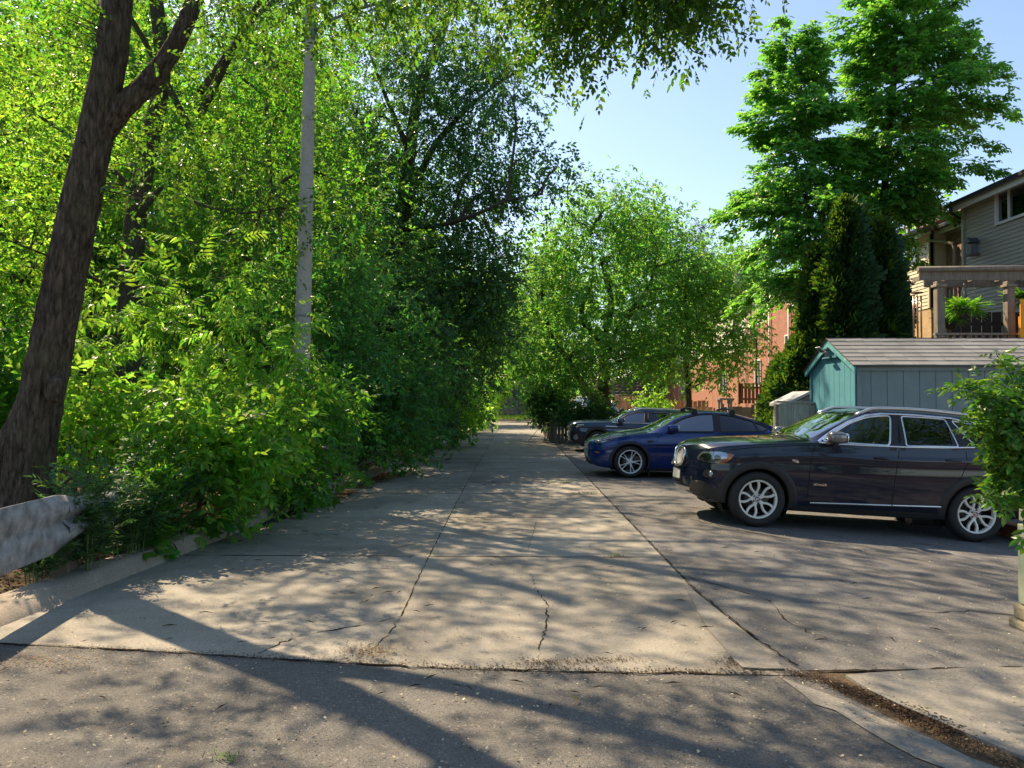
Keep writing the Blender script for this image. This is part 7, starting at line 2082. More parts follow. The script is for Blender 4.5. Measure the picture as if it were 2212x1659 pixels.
def build_car(name, label, cat, P, root_loc, tilt, group=None):
    cs = CarShape(P)
    root = empty(name, root_loc, 0, label, cat, group)
    root.rotation_euler = (0, tilt, 0)
    ax = P['axle']                         # x of the front axle in body coordinates; root sits under it
    body = empty('holder', (0, 0, 0)); bpy.data.objects.remove(body)
    off = Vector((-ax, 0, 0))
    n, m = cs.Y.shape
    half = [np.c_[cs.xs, -cs.Y[:, j], cs.Z[:, j]] for j in range(m)]
    far = [np.c_[cs.xs, cs.Y[:, j], cs.Z[:, j]] for j in range(m - 2, 0, -1)]
    ring = np.stack(half + far, 1)         # n, K, 3
    K = ring.shape[1]
    seg = [('A' if cs.S[j + 1] in 'AB' and cs.S[j] == 'A' else cs.S[j + 1]) for j in range(m - 1)]
    seg = seg + seg[::-1]
    V = ring.reshape(-1, 3)
    i, j = np.meshgrid(np.arange(n - 1), np.arange(K), indexing='ij')
    Fc = np.stack([i * K + j, (i + 1) * K + j, (i + 1) * K + (j + 1) % K, i * K + (j + 1) % K], -1).reshape(-1, 4)
    cen = V[Fc].mean(1); sg = np.array(seg)[j.ravel()]
    win = np.zeros(len(Fc), bool)
    for w_ in P['windows']:
        win |= (sg == 'C') & inpoly(cen[:, 0], cen[:, 2], w_['poly'])
    ws = P['screen']; wr_at = np.interp(cen[:, 0], cs.xs, cs.wr)
    scr = (sg == 'D') & (cen[:, 0] > ws[0]) & (cen[:, 0] < ws[1]) & (np.abs(cen[:, 1]) < wr_at - 0.045)
    bs = P['backlight']
    bsc = (sg == 'D') & (cen[:, 0] > bs[0]) & (cen[:, 0] < bs[1]) & (np.abs(cen[:, 1]) < wr_at - 0.06)
    arch = np.zeros(len(Fc), bool)
    for xa in (ax, ax + P['wb']):
        arch |= np.isin(sg, ['A', 'B']) & ((cen[:, 0] - xa) ** 2 + (cen[:, 2] - P['wr_z']) ** 2 < P['arch'] ** 2) & (np.abs(cen[:, 1]) > 0.50)
    keep = ~(win | scr | bsc | arch)
    V0 = V + np.array(off)
    o = mesh_np('body', V0, Fc[keep], P['paint'], root, True)
    if P.get('edge', True):
        # nose and tail caps as parts of the shell
        for nm, ii in (('nose_cap', 0), ('tail_cap', n - 1)):
            c = ring[ii].mean(0); VV = np.vstack([ring[ii], c]) + np.array(off)
            f = np.array([(k, (k + 1) % K, K) for k in range(K)])
            mesh_np(nm, VV, f if ii else f[:, ::-1], P['paint'], root)
    mesh_np('windscreen', V0, Fc[scr], glass_c if P.get('clear') else glass_b, root, True)
    if bsc.any(): mesh_np('rear_window', V0, Fc[bsc], glass_t, root, True)
    # inner floor and dark cabin
    class H: pass
    # a shifted helper so that side panels use body coordinates
    hold = bpy.data.objects.new('tmp', None)
    parts = []
    def add(o_): o_.location = Vector(o_.location) + off; return o_
    for w_ in P['windows']:
        for sgn in (-1, 1):
            add(side_panel(cs, w_['poly'], sgn, -0.006, w_['glass'], 'side_window', root, 0.06))
        strip(cs, w_['poly'], w_.get('fw', 0.034), 0.0, P['trim'], 'window_frame', root, True, 0.008, off)
    for path, wd, mat, nm, h in P.get('strips', []):
        strip(cs, path, wd, 0.0, mat, nm, root, False, h, off)
    for path in P.get('seams', []):
        strip(cs, path, 0.009, 0.0, seam_m, 'panel_gap', root, False, 0.0012, off)
    for poly, mat, nm, of_ in P.get('panels', []):
        for sgn in (-1, 1): add(side_panel(cs, poly, sgn, of_, mat, nm, root, 0.05))
    # arch cladding
    for xa in (ax, ax + P['wb']):
        for sgn in (-1, 1):
            mb = MB(); th = np.linspace(R(-24), R(204), 50); rows = []
            for r_, o_ in ((P['arch'] - 0.028, -0.06), (P['arch'] - 0.028, 0.004), (P['arch'] - 0.016, 0.012), (P['arch'] + P['clad'] * 0.6, 0.012), (P['arch'] + P['clad'], 0.006), (P['arch'] + P['clad'] + 0.004, -0.006)):
                xx = xa + r_ * np.cos(th); zz = P['wr_z'] + r_ * np.sin(th)
                zz = np.maximum(zz, np.interp(xx, cs.xs, cs.zl) + 0.012)
                rows.append(np.c_[xx, sgn * (cs.W(np.clip(xx, 0.0, cs.L), zz) + o_), zz])
            q = len(rows); VV = np.array(rows).transpose(1, 0, 2).reshape(-1, 3)
            Fs = [(a * q + b, a * q + b + 1, (a + 1) * q + b + 1, (a + 1) * q + b) for a in range(len(th) - 1) for b in range(q - 1)]
            mb.add(VV, Fs if sgn > 0 else [f[::-1] for f in Fs], 0, True)
            add(mb.build('wheel_arch', P['cladmat'], root))
            mb = MB(); th = np.linspace(R(-30), R(210), 30); VV = []
            for t in th:
                x_, z_ = xa + (P['arch'] + 0.01) * math.cos(t), P['wr_z'] + (P['arch'] + 0.01) * math.sin(t)
                wv = float(cs.W([min(max(x_, 0), cs.L)], [z_])[0])
                VV += [(x_, sgn * (wv - 0.05), z_), (x_, sgn * 0.45, z_)]
            n_ = len(th)
            mb.add(VV, [(2 * a, 2 * a + 1, 2 * a + 3, 2 * a + 2) for a in range(n_ - 1)] + [tuple(2 * a + 1 for a in range(n_))])
            add(mb.build('wheel_well', well_black, root))
    for xa in (ax, ax + P['wb']):
        for sgn in (-1, 1):
            wv = float(cs.W([xa], [P['wr_z'] + P['arch'] + 0.02])[0])
            wheel(root, (xa - ax, sgn * (wv - P['tw'] / 2 + P.get('poke', -0.01)), P['Rw']), P['Rw'], P['rim'], P['tw'], P['style'], P['alloy'], sgn, emblem=P.get('emblem'))
    # cabin
    x0, x1 = P['cabin']; zf = 0.42; zb_ = float(pchip(P['zb'], x0 + 0.5)); hw = P['w_in']
    mb = MB(); mb.box(((x0 + x1) / 2, 0, zf), (x1 - x0, hw * 2, 0.04)); mb.build('cabin_floor', interior, root).location = off
    for sgn in (-1, 1):
        mb = MB(); mb.box(((x0 + x1) / 2, sgn * (hw - 0.0), (zf + zb_) / 2 - 0.06), (x1 - x0, 0.05, zb_ - zf - 0.06)); mb.build('door_lining', interior, root).location = off
    mb = MB(); mb.sell((x0 + 0.16, 0, zb_ - 0.10), (0.34, hw - 0.06, 0.13), 0.5); mb.build('dashboard', interior, root).location = off
    mb = MB(); tor = [(0.185 * math.cos(t), 0.185 * math.sin(t)) for t in np.linspace(0, 2 * math.pi, 25)]
    c0 = np.array((x0 + 0.62, -0.36, zb_ - 0.02)); mb.tube([c0 + np.array((-0.10 * b_, a_, b_ * 0.95)) for a_, b_ in tor], 0.014, 8, cap=False); mb.bar(c0, c0 + np.array((-0.3, 0, -0.1)), 0.05, 0.05); mb.build('steering_wheel', interior, root).location = off
    seatm = P.get('seat', interior)
    for xr_, ys_ in ((x0 + 1.02, (-0.37, 0.37)), (x0 + 1.92, (-0.40, 0.0, 0.40))):
        if xr_ > x1 - 0.1: continue
        for ys in ys_:
            so = MB(); so.sell((xr_ - 0.20, ys, zb_ - 0.42), (0.28, 0.22, 0.09), 0.5); so.sell((xr_ + 0.12, ys, zb_ - 0.14), (0.10, 0.23, 0.33), 0.5)
            s_o = so.build('seat', seatm, root); s_o.location = off
            hd = MB(); hd.sell((xr_ + 0.20, ys, zb_ + 0.24), (0.055, 0.135, 0.09), 0.6); hd.tube([(xr_ + 0.19, ys - 0.06, zb_ + 0.10), (xr_ + 0.2, ys - 0.06, zb_ + 0.24)], 0.008, 6); hd.tube([(xr_ + 0.19, ys + 0.06, zb_ + 0.10), (xr_ + 0.2, ys + 0.06, zb_ + 0.24)], 0.008, 6); hd.build('headrest', seatm, s_o)
    # door mirrors
    mx_, mz_ = P['mirror']; yw = float(cs.W([mx_], [mz_ - 0.05])[0])
    for sgn in (-1, 1):
        mb = MB(); mb.sell((0.02, sgn * 0.15, 0.015), (0.115, 0.10, 0.075), 0.62, 20, 14); mo = mb.build('mirror', P.get('mirrormat', P['paint']), root); mo.location = Vector((mx_, sgn * yw, mz_)) + off
        mb = MB(); mb.bar((-0.02, -sgn * 0.02, -0.075), (0.02, sgn * 0.12, -0.055), 0.10, 0.035); mb.build('mirror_arm', black_plastic, mo)
        mb = MB(); mb.sell((0.132, sgn * 0.15, 0.015), (0.010, 0.085, 0.060), 0.5, 18, 10); mb.build('mirror_glass', chrome, mo)
    for hx, hz in P.get('handles', []):
        for sgn in (-1, 1):
            yw = float(cs.W([hx], [hz])[0]); mb = MB(); mb.sell((0, 0, 0), (0.105, 0.022, 0.014), 0.6, 16, 10); ho = mb.build('door_handle', P.get('handlemat', P['paint']), root); ho.location = Vector((hx, sgn * (yw + 0.014), hz)) + off
    if 'rails' in P:
        xs_ = np.linspace(*P['rails'], 26)
        for sgn in (-1, 1):
            pts = []
            for k, x_ in enumerate(xs_):
                e = min(k, 25 - k); lift = 0.045 * min(1, e / 3.0)
                wv = float(np.interp(x_, cs.xs, cs.wr)) - 0.05
                pts.append((x_, sgn * wv, cs.top(x_, wv) + lift - 0.005))
            mb = MB(); mb.tube(pts, P.get('rail_r', 0.021), 10)
            ro = mb.build('roof_rail', satin, root); ro.location = off
    return root, cs, off


def front_box(root, cs, off, name, mat, y0, y1, z0, z1, proud=0.01, depth=0.04, parent=None, n=7, sgn_both=False):
    """a piece that follows the curved nose between y0..y1, z0..z1"""
    mb = MB(); ys = np.linspace(y0, y1, n); V = []
    for y in ys:
        for z in (z0, z1):
            x = cs.Fx(y, z); V += [(x - proud, y, z), (x + depth, y, z)]
    Fs = []
    for k in range(n - 1):
        a = k * 4; b = a + 4
        Fs += [(a, a + 2, b + 2, b), (a, b, b + 1, a + 1), (a + 2, a + 3, b + 3, b + 2)]
    Fs += [(0, 1, 3, 2), ((n - 1) * 4, (n - 1) * 4 + 2, (n - 1) * 4 + 3, (n - 1) * 4 + 1)]
    mb.add(V, Fs)
    o = mb.build(name, mat, parent or root)
    if parent is None: o.location = off
    return o


def text_mesh(s, size, depth=0.001):
    cu = bpy.data.curves.new('txt', 'FONT'); cu.body = s; cu.size = size; cu.extrude = depth; cu.resolution_u = 2
    o = bpy.data.objects.new('txt', cu); COL.objects.link(o)
    dg = bpy.context.evaluated_depsgraph_get()
    me = bpy.data.meshes.new_from_object(o.evaluated_get(dg)); bpy.data.objects.remove(o)
    return me


# ---- black crossover in the nearest bay
black = paint_mat('black_car_paint', (0.0060, 0.0095, 0.026), 0.0)  # blue in the base colour stands in for reflected sky
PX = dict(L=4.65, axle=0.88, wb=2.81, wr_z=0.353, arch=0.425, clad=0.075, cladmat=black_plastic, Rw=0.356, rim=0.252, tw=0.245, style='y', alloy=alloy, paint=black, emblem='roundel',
          zl=[(0, 0.40), (0.12, 0.33), (0.3, 0.27), (0.7, 0.25), (1.4, 0.235), (3.2, 0.245), (4.1, 0.30), (4.5, 0.38), (4.65, 0.45)],
          w=[(0, 0.10), (0.04, 0.24), (0.10, 0.42), (0.18, 0.60), (0.28, 0.74), (0.42, 0.84), (0.62, 0.90), (0.9, 0.935), (2.4, 0.94), (3.7, 0.935), (4.2, 0.90), (4.45, 0.84), (4.58, 0.75), (4.65, 0.62)],
          zb=[(0, 0.84), (0.06, 0.88), (0.25, 0.955), (0.6, 1.03), (1.2, 1.10), (1.6, 1.13), (2.2, 1.14), (3.0, 1.17), (3.6, 1.205), (4.2, 1.22), (4.65, 1.16)],
          wr=[(0, 0.06), (0.04, 0.17), (0.10, 0.32), (0.18, 0.48), (0.3, 0.62), (0.5, 0.73), (0.8, 0.79), (1.3, 0.79), (1.55, 0.775), (1.9, 0.725), (2.15, 0.69), (2.6, 0.68), (3.4, 0.68), (4.0, 0.68), (4.35, 0.69), (4.65, 0.60)],
          zr=[(0, 0.90), (0.06, 0.955), (0.25, 1.01), (0.6, 1.065), (1.2, 1.13), (1.5, 1.165), (1.75, 1.29), (2.0, 1.43), (2.2, 1.525), (2.45, 1.585), (3.0, 1.605), (3.6, 1.585), (4.0, 1.545), (4.25, 1.45), (4.45, 1.27), (4.65, 1.13)],
          zt=[(0, 0.91), (0.06, 0.975), (0.25, 1.04), (0.6, 1.10), (1.2, 1.158), (1.45, 1.185), (1.7, 1.305), (2.0, 1.47), (2.2, 1.57), (2.45, 1.625), (3.0, 1.648), (3.6, 1.63), (4.0, 1.585), (4.3, 1.50), (4.5, 1.28), (4.65, 1.14)],
          tuck=[(0, 0.06), (0.4, 0.08), (1.3, 0.085), (3.2, 0.085), (4.65, 0.08)], crease=0.80, crease_amp=0.011,
          screen=(1.50, 2.20), backlight=(4.12, 4.40), cabin=(1.50, 4.15), w_in=0.78, trim=chrome, clear=True, seat=interior,
          mirror=(1.765, 1.205), mirrormat=plain('mirror_grey', (0.22, 0.22, 0.23), 0.22, 0.1, 5, Metallic=0.6), handles=[(2.42, 0.995), (3.34, 1.025)], rails=(2.18, 4.12), rail_r=0.024)
w1 = rounded([(1.665, 1.165), (1.86, 1.29), (2.06, 1.415), (2.28, 1.505), (2.46, 1.538), (2.605, 1.547), (2.525, 1.160), (2.1, 1.156)], 0.05)
w2 = rounded([(2.745, 1.550), (3.10, 1.554), (3.32, 1.547), (3.41, 1.205), (3.1, 1.19), (2.74, 1.17)], 0.03)
w3 = rounded([(3.40, 1.535), (3.66, 1.505), (3.86, 1.46), (4.05, 1.36), (4.02, 1.275), (3.62, 1.235)], 0.03)
PX['windows'] = [dict(poly=w1, glass=glass_c, fw=0.020), dict(poly=w2, glass=glass_t, fw=0.016), dict(poly=w3, glass=glass_t, fw=0.016)]
PX['strips'] = [([(1.62, 1.143), (1.8, 1.134), (2.2, 1.140), (2.7, 1.154), (3.2, 1.178), (3.6, 1.210), (4.05, 1.258)], 0.020, chrome, 'belt_trim', 0.010),
                ([(1.615, 1.150), (1.86, 1.318), (2.06, 1.438), (2.28, 1.530), (2.48, 1.567), (2.9, 1.580), (3.4, 1.570), (3.75, 1.520), (4.0, 1.43), (4.09, 1.33)], 0.020, chrome, 'roof_trim', 0.010),
                ([(1.545, 0.355), (2.585, 0.392)], 0.026, chrome, 'door_strip', 0.012), ([(2.60, 0.393), (3.225, 0.418)], 0.026, chrome, 'door_strip', 0.012)]
PX['panels'] = [(rounded([(2.615, 1.10), (2.70, 1.56), (2.625, 1.555), (2.53, 1.10)], 0.01), black_plastic, 'pillar_cover', 0.003), (rounded([(2.66, 1.105), (2.735, 1.11), (2.735, 1.56), (2.70, 1.56)], 0.01), black_plastic, 'pillar_cover', 0.003),
                (rounded([(3.33, 1.155), (3.42, 1.165), (3.40, 1.545), (3.33, 1.55)], 0.01), black_plastic, 'pillar_cover', 0.003), (rounded([(3.44, 1.168), (3.60, 1.19), (3.40, 1.54), (3.36, 1.545)], 0.01), black_plastic, 'pillar_cover', 0.0025),
                (rounded([(1.27, 0.245), (3.30, 0.255), (3.22, 0.335), (1.36, 0.31)], 0.02), black_plastic, 'sill_cladding', 0.006),
                (rounded([(1.27, 0.885), (1.33, 0.858), (1.365, 0.865), (1.345, 0.90), (1.28, 0.905)], 0.012), chrome, 'side_marker', 0.006)]
PX['seams'] = [[(1.50, 0.32), (1.505, 0.75), (1.53, 1.0), (1.57, 1.10)], [(2.585, 0.33), (2.60, 0.7), (2.63, 1.0), (2.645, 1.10)], [(3.22, 0.33), (3.30, 0.60), (3.45, 0.82), (3.52, 1.0), (3.50, 1.15)], [(1.50, 0.335), (3.22, 0.345)],
               [(0.50, 0.965), (0.8, 1.02), (1.2, 1.065), (1.5, 1.10)]]
xf = at(1634, 1133, 9.93); xr_ = at(2104, 1168, 9.93)
tilt = math.atan2(xf[2] - xr_[2], xr_[0] - xf[0])
zg = float(G(xf[0], 9.93)); zr_g = float(G(xf[0] + 2.81, 9.93))
tilt = math.asin((zg - zr_g) / 2.81)
car1, cs, off = build_car('parked_car', 'glossy black crossover with chrome window trim in the nearest bay', 'car', PX, (xf[0], 9.93 + 0.90, zg), tilt, 'cars parked nose out beside the lane')
ax = PX['axle']
# headlamps
hz = lambda P_: [(0.15 + (x_ - 0.045) * 0.93, z_ + 0.045) for x_, z_ in P_]
hl = rounded(hz([(0.045, 0.745), (0.055, 0.80), (0.10, 0.862), (0.30, 0.885), (0.46, 0.862), (0.42, 0.80), (0.33, 0.735), (0.18, 0.725)]), 0.02)
for sgn in (-1, 1):
    o = side_panel(cs, hl, sgn, 0.004, lamp_in, 'headlight', car1, 0.03); o.location = off
    am = rounded(hz([(0.36, 0.878), (0.47, 0.862), (0.425, 0.80), (0.335, 0.732), (0.27, 0.730), (0.36, 0.80), (0.395, 0.845)]), 0.012)
    q = side_panel(cs, am, sgn, 0.008, amber, 'turn_signal', o, 0.03)
    dk = rounded(hz([(0.06, 0.755), (0.075, 0.81), (0.12, 0.845), (0.19, 0.845), (0.20, 0.80), (0.15, 0.745)]), 0.02)
    side_panel(cs, dk, sgn, 0.007, lamp_dk, 'lamp_ring', o, 0.03)
    dk2 = rounded(hz([(0.22, 0.765), (0.225, 0.83), (0.27, 0.845), (0.305, 0.81), (0.29, 0.765)]), 0.02)
    side_panel(cs, dk2, sgn, 0.007, plain('lamp_lens', (0.12, 0.13, 0.14), 0.1), 'lamp_lens', o, 0.03)
    side_panel(cs, hl, sgn, 0.012, lampg, 'lamp_cover', o, 0.05)
    # fog lamp and bumper slots
    fg = rounded([(0.21, 0.62), (0.24, 0.685), (0.33, 0.675), (0.36, 0.615), (0.29, 0.575), (0.22, 0.58)], 0.02)
    o = side_panel(cs, fg, sgn, 0.004, black_plastic, 'fog_lamp_recess', car1, 0.03); o.location = off
    fx = cs.Fx(0.735, 0.63); mb = MB(); mb.sell((0, 0, 0), (0.03, 0.045, 0.045), 0.9, 16, 10); f_o = mb.build('fog_lamp', lamp_in, o); f_o.location = (fx + 0.01, sgn * 0.735, 0.63)
    lowb = rounded([(0.10, 0.405), (0.11, 0.50), (0.20, 0.53), (0.38, 0.43), (0.44, 0.31), (0.34, 0.295), (0.18, 0.345)], 0.02)
    o = side_panel(cs, lowb, sgn, 0.004, black_plastic, 'bumper_cladding', car1, 0.04); o.location = off
# kidney grilles
for sgn in (-1, 1):
    mb = MB(); n = 26; pts = []
    for k in range(n + 1):
        a = 2 * math.pi * k / n; ca, sa = math.cos(a), math.sin(a)
        y = sgn * (0.155 + 0.118 * math.copysign(abs(ca) ** 0.7, ca)); z = 0.80 + 0.118 * math.copysign(abs(sa) ** 0.7, sa)
        pts.append((cs.Fx(abs(y), min(z, 0.90)) - 0.022 + (z - 0.80) * 0.16, y, z))
    mb.tube(pts, 0.016, 8, cap=False); g_o = mb.build('kidney_grille', chrome, car1); g_o.location = off
    mb = MB()
    for k in range(9):
        y = sgn * (0.055 + k * 0.025); hz = 0.105 * (1 - abs((abs(y) - 0.155) / 0.125) ** 3)
        mb.bar((cs.Fx(abs(y), 0.70) - 0.018, y, 0.80 - hz), (cs.Fx(abs(y), 0.86) + 0.005, y, 0.80 + hz), 0.010, 0.03, up=(0, 1, 0))
    mb.build('grille_bars', alloy, g_o)
    q = front_box(car1, cs, off, 'grille_mesh', lamp_dk, sgn * 0.05, sgn * 0.26, 0.68, 0.86, 0.004, 0.02, g_o)
front_box(car1, cs, off, 'lower_intake', black_plastic, -0.46, 0.46, 0.44, 0.56, 0.006, 0.05)
front_box(car1, cs, off, 'skid_plate', satin, -0.40, 0.40, 0.36, 0.40, 0.012, 0.10)
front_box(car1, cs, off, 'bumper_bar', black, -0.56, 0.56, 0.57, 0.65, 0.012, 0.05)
o = front_box(car1, cs, off, 'number_plate', plate_m, -0.20, 0.10, 0.475, 0.625, 0.030, 0.02, None, 3)
front_box(car1, cs, off, 'plate_frame', lamp_dk, -0.215, 0.115, 0.455, 0.640, 0.024, 0.02, o, 3)
front_box(car1, cs, off, 'plate_strip', lamp_dk, -0.202, 0.102, 0.474, 0.50, 0.033, 0.02, o, 3)
mb = MB(); roundel(mb, 0.041, -0.004); o = mb.build('bonnet_emblem', [lamp_dk, chrome, white_m, blue_m], car1); o.location = Vector((0.070, 0, 0.985)) + off; o.rotation_euler = (R(-62), 0, R(-90))
# badge on the door
for sgn in (-1,):
    me = text_mesh('xDrive28i', 0.052, 0.0015)
    o = link('door_badge', me, chrome, car1); yb_ = float(cs.W([1.65], [0.60])[0])
    o.location = Vector((1.565, sgn * (yb_ + 0.006), 0.588)) + off; o.rotation_euler = (R(90), 0, 0)
    o.scale = (0.82, 0.8, 1)
# wipers
for y0, y1 in ((-0.62, 0.02), (-0.02, 0.58)):
    mb = MB(); mb.tube([(1.44, y0, cs.top(1.44, y0) + 0.02), (1.49, (y0 + y1) / 2, cs.top(1.49, (y0 + y1) / 2) + 0.022), (1.50, y1, cs.top(1.50, y1) + 0.02)], 0.010, 6); mb.build('wiper', black_plastic, car1).location = off
# belt and pillar lining seen through the front window
mb = MB(); mb.bar((2.62, -0.60, 1.50), (2.40, -0.62, 1.0), 0.03, 0.05); mb.build('seat_belt', interior_l, car1).location = off
mb = MB(); mb.bar((1.80, 0.73, 1.14), (2.10, 0.66, 1.44), 0.05, 0.05); mb.build('pillar_lining', interior_l, car1).location = off
for sgn in (-1, 1):
    o = side_panel(cs, rounded([(4.38, 0.86), (4.62, 0.90), (4.60, 1.06), (4.40, 1.08), (4.20, 1.03)], 0.03), sgn, 0.004, redl, 'tail_light', car1, 0.04); o.location = off
mb = MB(); mb.tube([(3.0, -0.55, 0.22), (3.9, -0.55, 0.25)], 0.10, 10); mb.build('silencer', lamp_dk, car1).location = off

# ---- blue fastback saloon
blue = paint_mat('blue_car_paint', (0.006, 0.028, 0.155), 0.3)
glass_side = glass_mat('pale_blue_glass', (0.24, 0.30, 0.34), 2.4)
PT = dict(L=4.69, axle=0.84, wb=2.875, wr_z=0.335, arch=0.395, clad=0.038, cladmat=plain('dark_blue_arch', (0.008, 0.012, 0.035), 0.5, 0.1), Rw=0.336, rim=0.250, tw=0.235, style='v', alloy=alloy2, paint=blue,
          zl=[(0, 0.36), (0.1, 0.24), (0.4, 0.19), (0.8, 0.17), (1.4, 0.155), (3.2, 0.16), (4.2, 0.22), (4.69, 0.36)],
          w=[(0, 0.45), (0.05, 0.60), (0.14, 0.72), (0.3, 0.82), (0.6, 0.89), (0.95, 0.92), (2.4, 0.925), (3.7, 0.925), (4.2, 0.90), (4.5, 0.80), (4.69, 0.60)],
          zb=[(0, 0.62), (0.06, 0.68), (0.25, 0.76), (0.55, 0.84), (0.9, 0.895), (1.35, 0.935), (1.8, 0.955), (2.4, 0.965), (3.2, 0.985), (3.8, 1.01), (4.3, 1.01), (4.69, 0.93)],
          wr=[(0, 0.36), (0.06, 0.48), (0.3, 0.66), (0.8, 0.76), (1.2, 0.77), (1.45, 0.74), (1.9, 0.63), (2.3, 0.585), (2.8, 0.575), (3.4, 0.59), (4.0, 0.66), (4.4, 0.70), (4.69, 0.55)],
          zr=[(0, 0.67), (0.06, 0.725), (0.25, 0.79), (0.55, 0.865), (0.9, 0.915), (1.2, 0.955), (1.5, 1.07), (1.8, 1.235), (2.1, 1.345), (2.5, 1.40), (2.9, 1.385), (3.4, 1.28), (3.8, 1.15), (4.2, 1.06), (4.5, 1.02), (4.69, 0.94)],
          zt=[(0, 0.70), (0.06, 0.75), (0.25, 0.825), (0.55, 0.91), (0.9, 0.965), (1.2, 1.01), (1.5, 1.13), (1.8, 1.29), (2.1, 1.395), (2.5, 1.445), (2.9, 1.43), (3.4, 1.33), (3.8, 1.20), (4.2, 1.09), (4.5, 1.06), (4.69, 0.95)],
          crease=0.72, crease_amp=0.008, screen=(1.22, 2.15), backlight=(3.2, 4.15), cabin=(1.30, 3.9), w_in=0.76, trim=black_plastic, seat=interior,
          mirror=(1.66, 1.04), handles=[(2.42, 0.80), (3.42, 0.84)])
t1 = rounded([(1.60, 1.02), (1.72, 1.125), (1.90, 1.235), (2.10, 1.305), (2.32, 1.355), (2.60, 1.372), (2.58, 1.0), (1.78, 0.982)], 0.05)
t2 = rounded([(2.72, 1.372), (3.05, 1.335), (3.36, 1.255), (3.66, 1.15), (3.72, 1.09), (3.60, 1.035), (2.70, 1.005)], 0.035)
PT['windows'] = [dict(poly=t1, glass=glass_side, fw=0.03), dict(poly=t2, glass=glass_t, fw=0.03)]
PT['panels'] = [(rounded([(2.60, 1.0), (2.69, 1.0), (2.71, 1.375), (2.62, 1.375)], 0.01), black_plastic, 'pillar_cover', 0.003), (rounded([(3.47, 1.03), (3.53, 1.035), (3.47, 1.21), (3.42, 1.225)], 0.008), black_plastic, 'pillar_cover', 0.003),
                (rounded([(1.17, 0.79), (1.36, 0.785), (1.26, 0.745), (1.21, 0.735)], 0.01), black_plastic, 'side_camera_trim', 0.004), (rounded([(0.115, 0.495), (0.215, 0.495), (0.20, 0.52), (0.12, 0.525)], 0.008), plain('dim_amber_marker', (0.35, 0.13, 0.05), 0.3), 'side_marker', 0.004),
                (rounded([(1.24, 0.165), (3.36, 0.17), (3.30, 0.225), (1.28, 0.215)], 0.02), black_plastic, 'sill_cladding', 0.004)]
PT['seams'] = [[(1.37, 0.22), (1.365, 0.6), (1.40, 0.85), (1.52, 0.955)], [(2.62, 0.21), (2.63, 0.6), (2.66, 0.99)], [(3.33, 0.25), (3.45, 0.55), (3.62, 0.75), (3.66, 1.02)], [(0.30, 0.79), (0.6, 0.865), (1.0, 0.915), (1.4, 0.945)]]
xt = at(1361, 1032, 16.0); zg = float(G(xt[0], 16.0)); tilt = math.asin((zg - float(G(xt[0] + 2.875, 16.0))) / 2.875)
car2, cs, off = build_car('parked_car', 'deep blue fastback saloon with roof bar feet parked in the middle', 'car', PT, (xt[0], 16.0 + 0.89, zg), tilt, 'cars parked nose out beside the lane')
for sgn in (-1, 1):
    h_ = rounded([(0.085, 0.705), (0.16, 0.765), (0.33, 0.815), (0.53, 0.868), (0.60, 0.872), (0.50, 0.80), (0.36, 0.735), (0.22, 0.70)], 0.02)
    o = side_panel(cs, h_, sgn, 0.004, lamp_dk, 'headlight', car2, 0.03); o.location = off
    side_panel(cs, rounded([(0.14, 0.715), (0.22, 0.745), (0.36, 0.765), (0.34, 0.74), (0.22, 0.708)], 0.01), sgn, 0.007, lamp_in, 'lamp_ring', o, 0.03)
    side_panel(cs, rounded([(0.33, 0.735), (0.37, 0.74), (0.40, 0.765), (0.36, 0.765)], 0.008), sgn, 0.008, amber, 'turn_signal', o, 0.03)
    side_panel(cs, h_, sgn, 0.010, lampg, 'lamp_cover', o, 0.05)
front_box(car2, cs, off, 'lower_intake', black_plastic, -0.55, 0.55, 0.30, 0.37, 0.006, 0.05)
front_box(car2, cs, off, 'chin_lip', black_plastic, -0.62, 0.62, 0.245, 0.27, 0.05, 0.10)
front_box(car2, cs, off, 'number_plate', plate_m, -0.16, 0.16, 0.42, 0.57, 0.03, 0.02, None, 3)
# mud flaps and roof bar feet
for sgn in (-1, 1):
    for xa in (PT['axle'] + 0.41, PT['axle'] + 2.875 + 0.41):
        mb = MB(); mb.box((xa, sgn * 0.80, 0.17), (0.012, 0.17, 0.22), ry=R(8)); mb.build('mud_flap', black_plastic, car2).location = off
    for xb in (2.22, 3.02):
        wv = float(np.interp(xb, cs.xs, cs.wr)) - 0.02
        mb = MB(); mb.prism([(xb - 0.07, cs.top(xb, wv) - 0.02), (xb + 0.07, cs.top(xb + 0.05, wv) - 0.03), (xb + 0.045, cs.top(xb, wv) + 0.085), (xb - 0.035, cs.top(xb, wv) + 0.085)], sgn * wv - 0.04, sgn * wv + 0.04, 'xz'); mb.build('rack_foot', black_plastic, car2, None and 0 or 0.01).location = off
for xb in (2.22, 3.02):
    wv = float(np.interp(xb, cs.xs, cs.wr)) - 0.03; zt_ = cs.top(xb, wv) + 0.075
    mb = MB(); mb.tube([(xb, y, zt_ + 0.028 * (1 - (y / wv) ** 2)) for y in np.linspace(-wv, wv, 15)], 0.018, 8); mb.build('roof_bar', black_plastic, car2).location = off
    ro = cs.top(xb, 0)

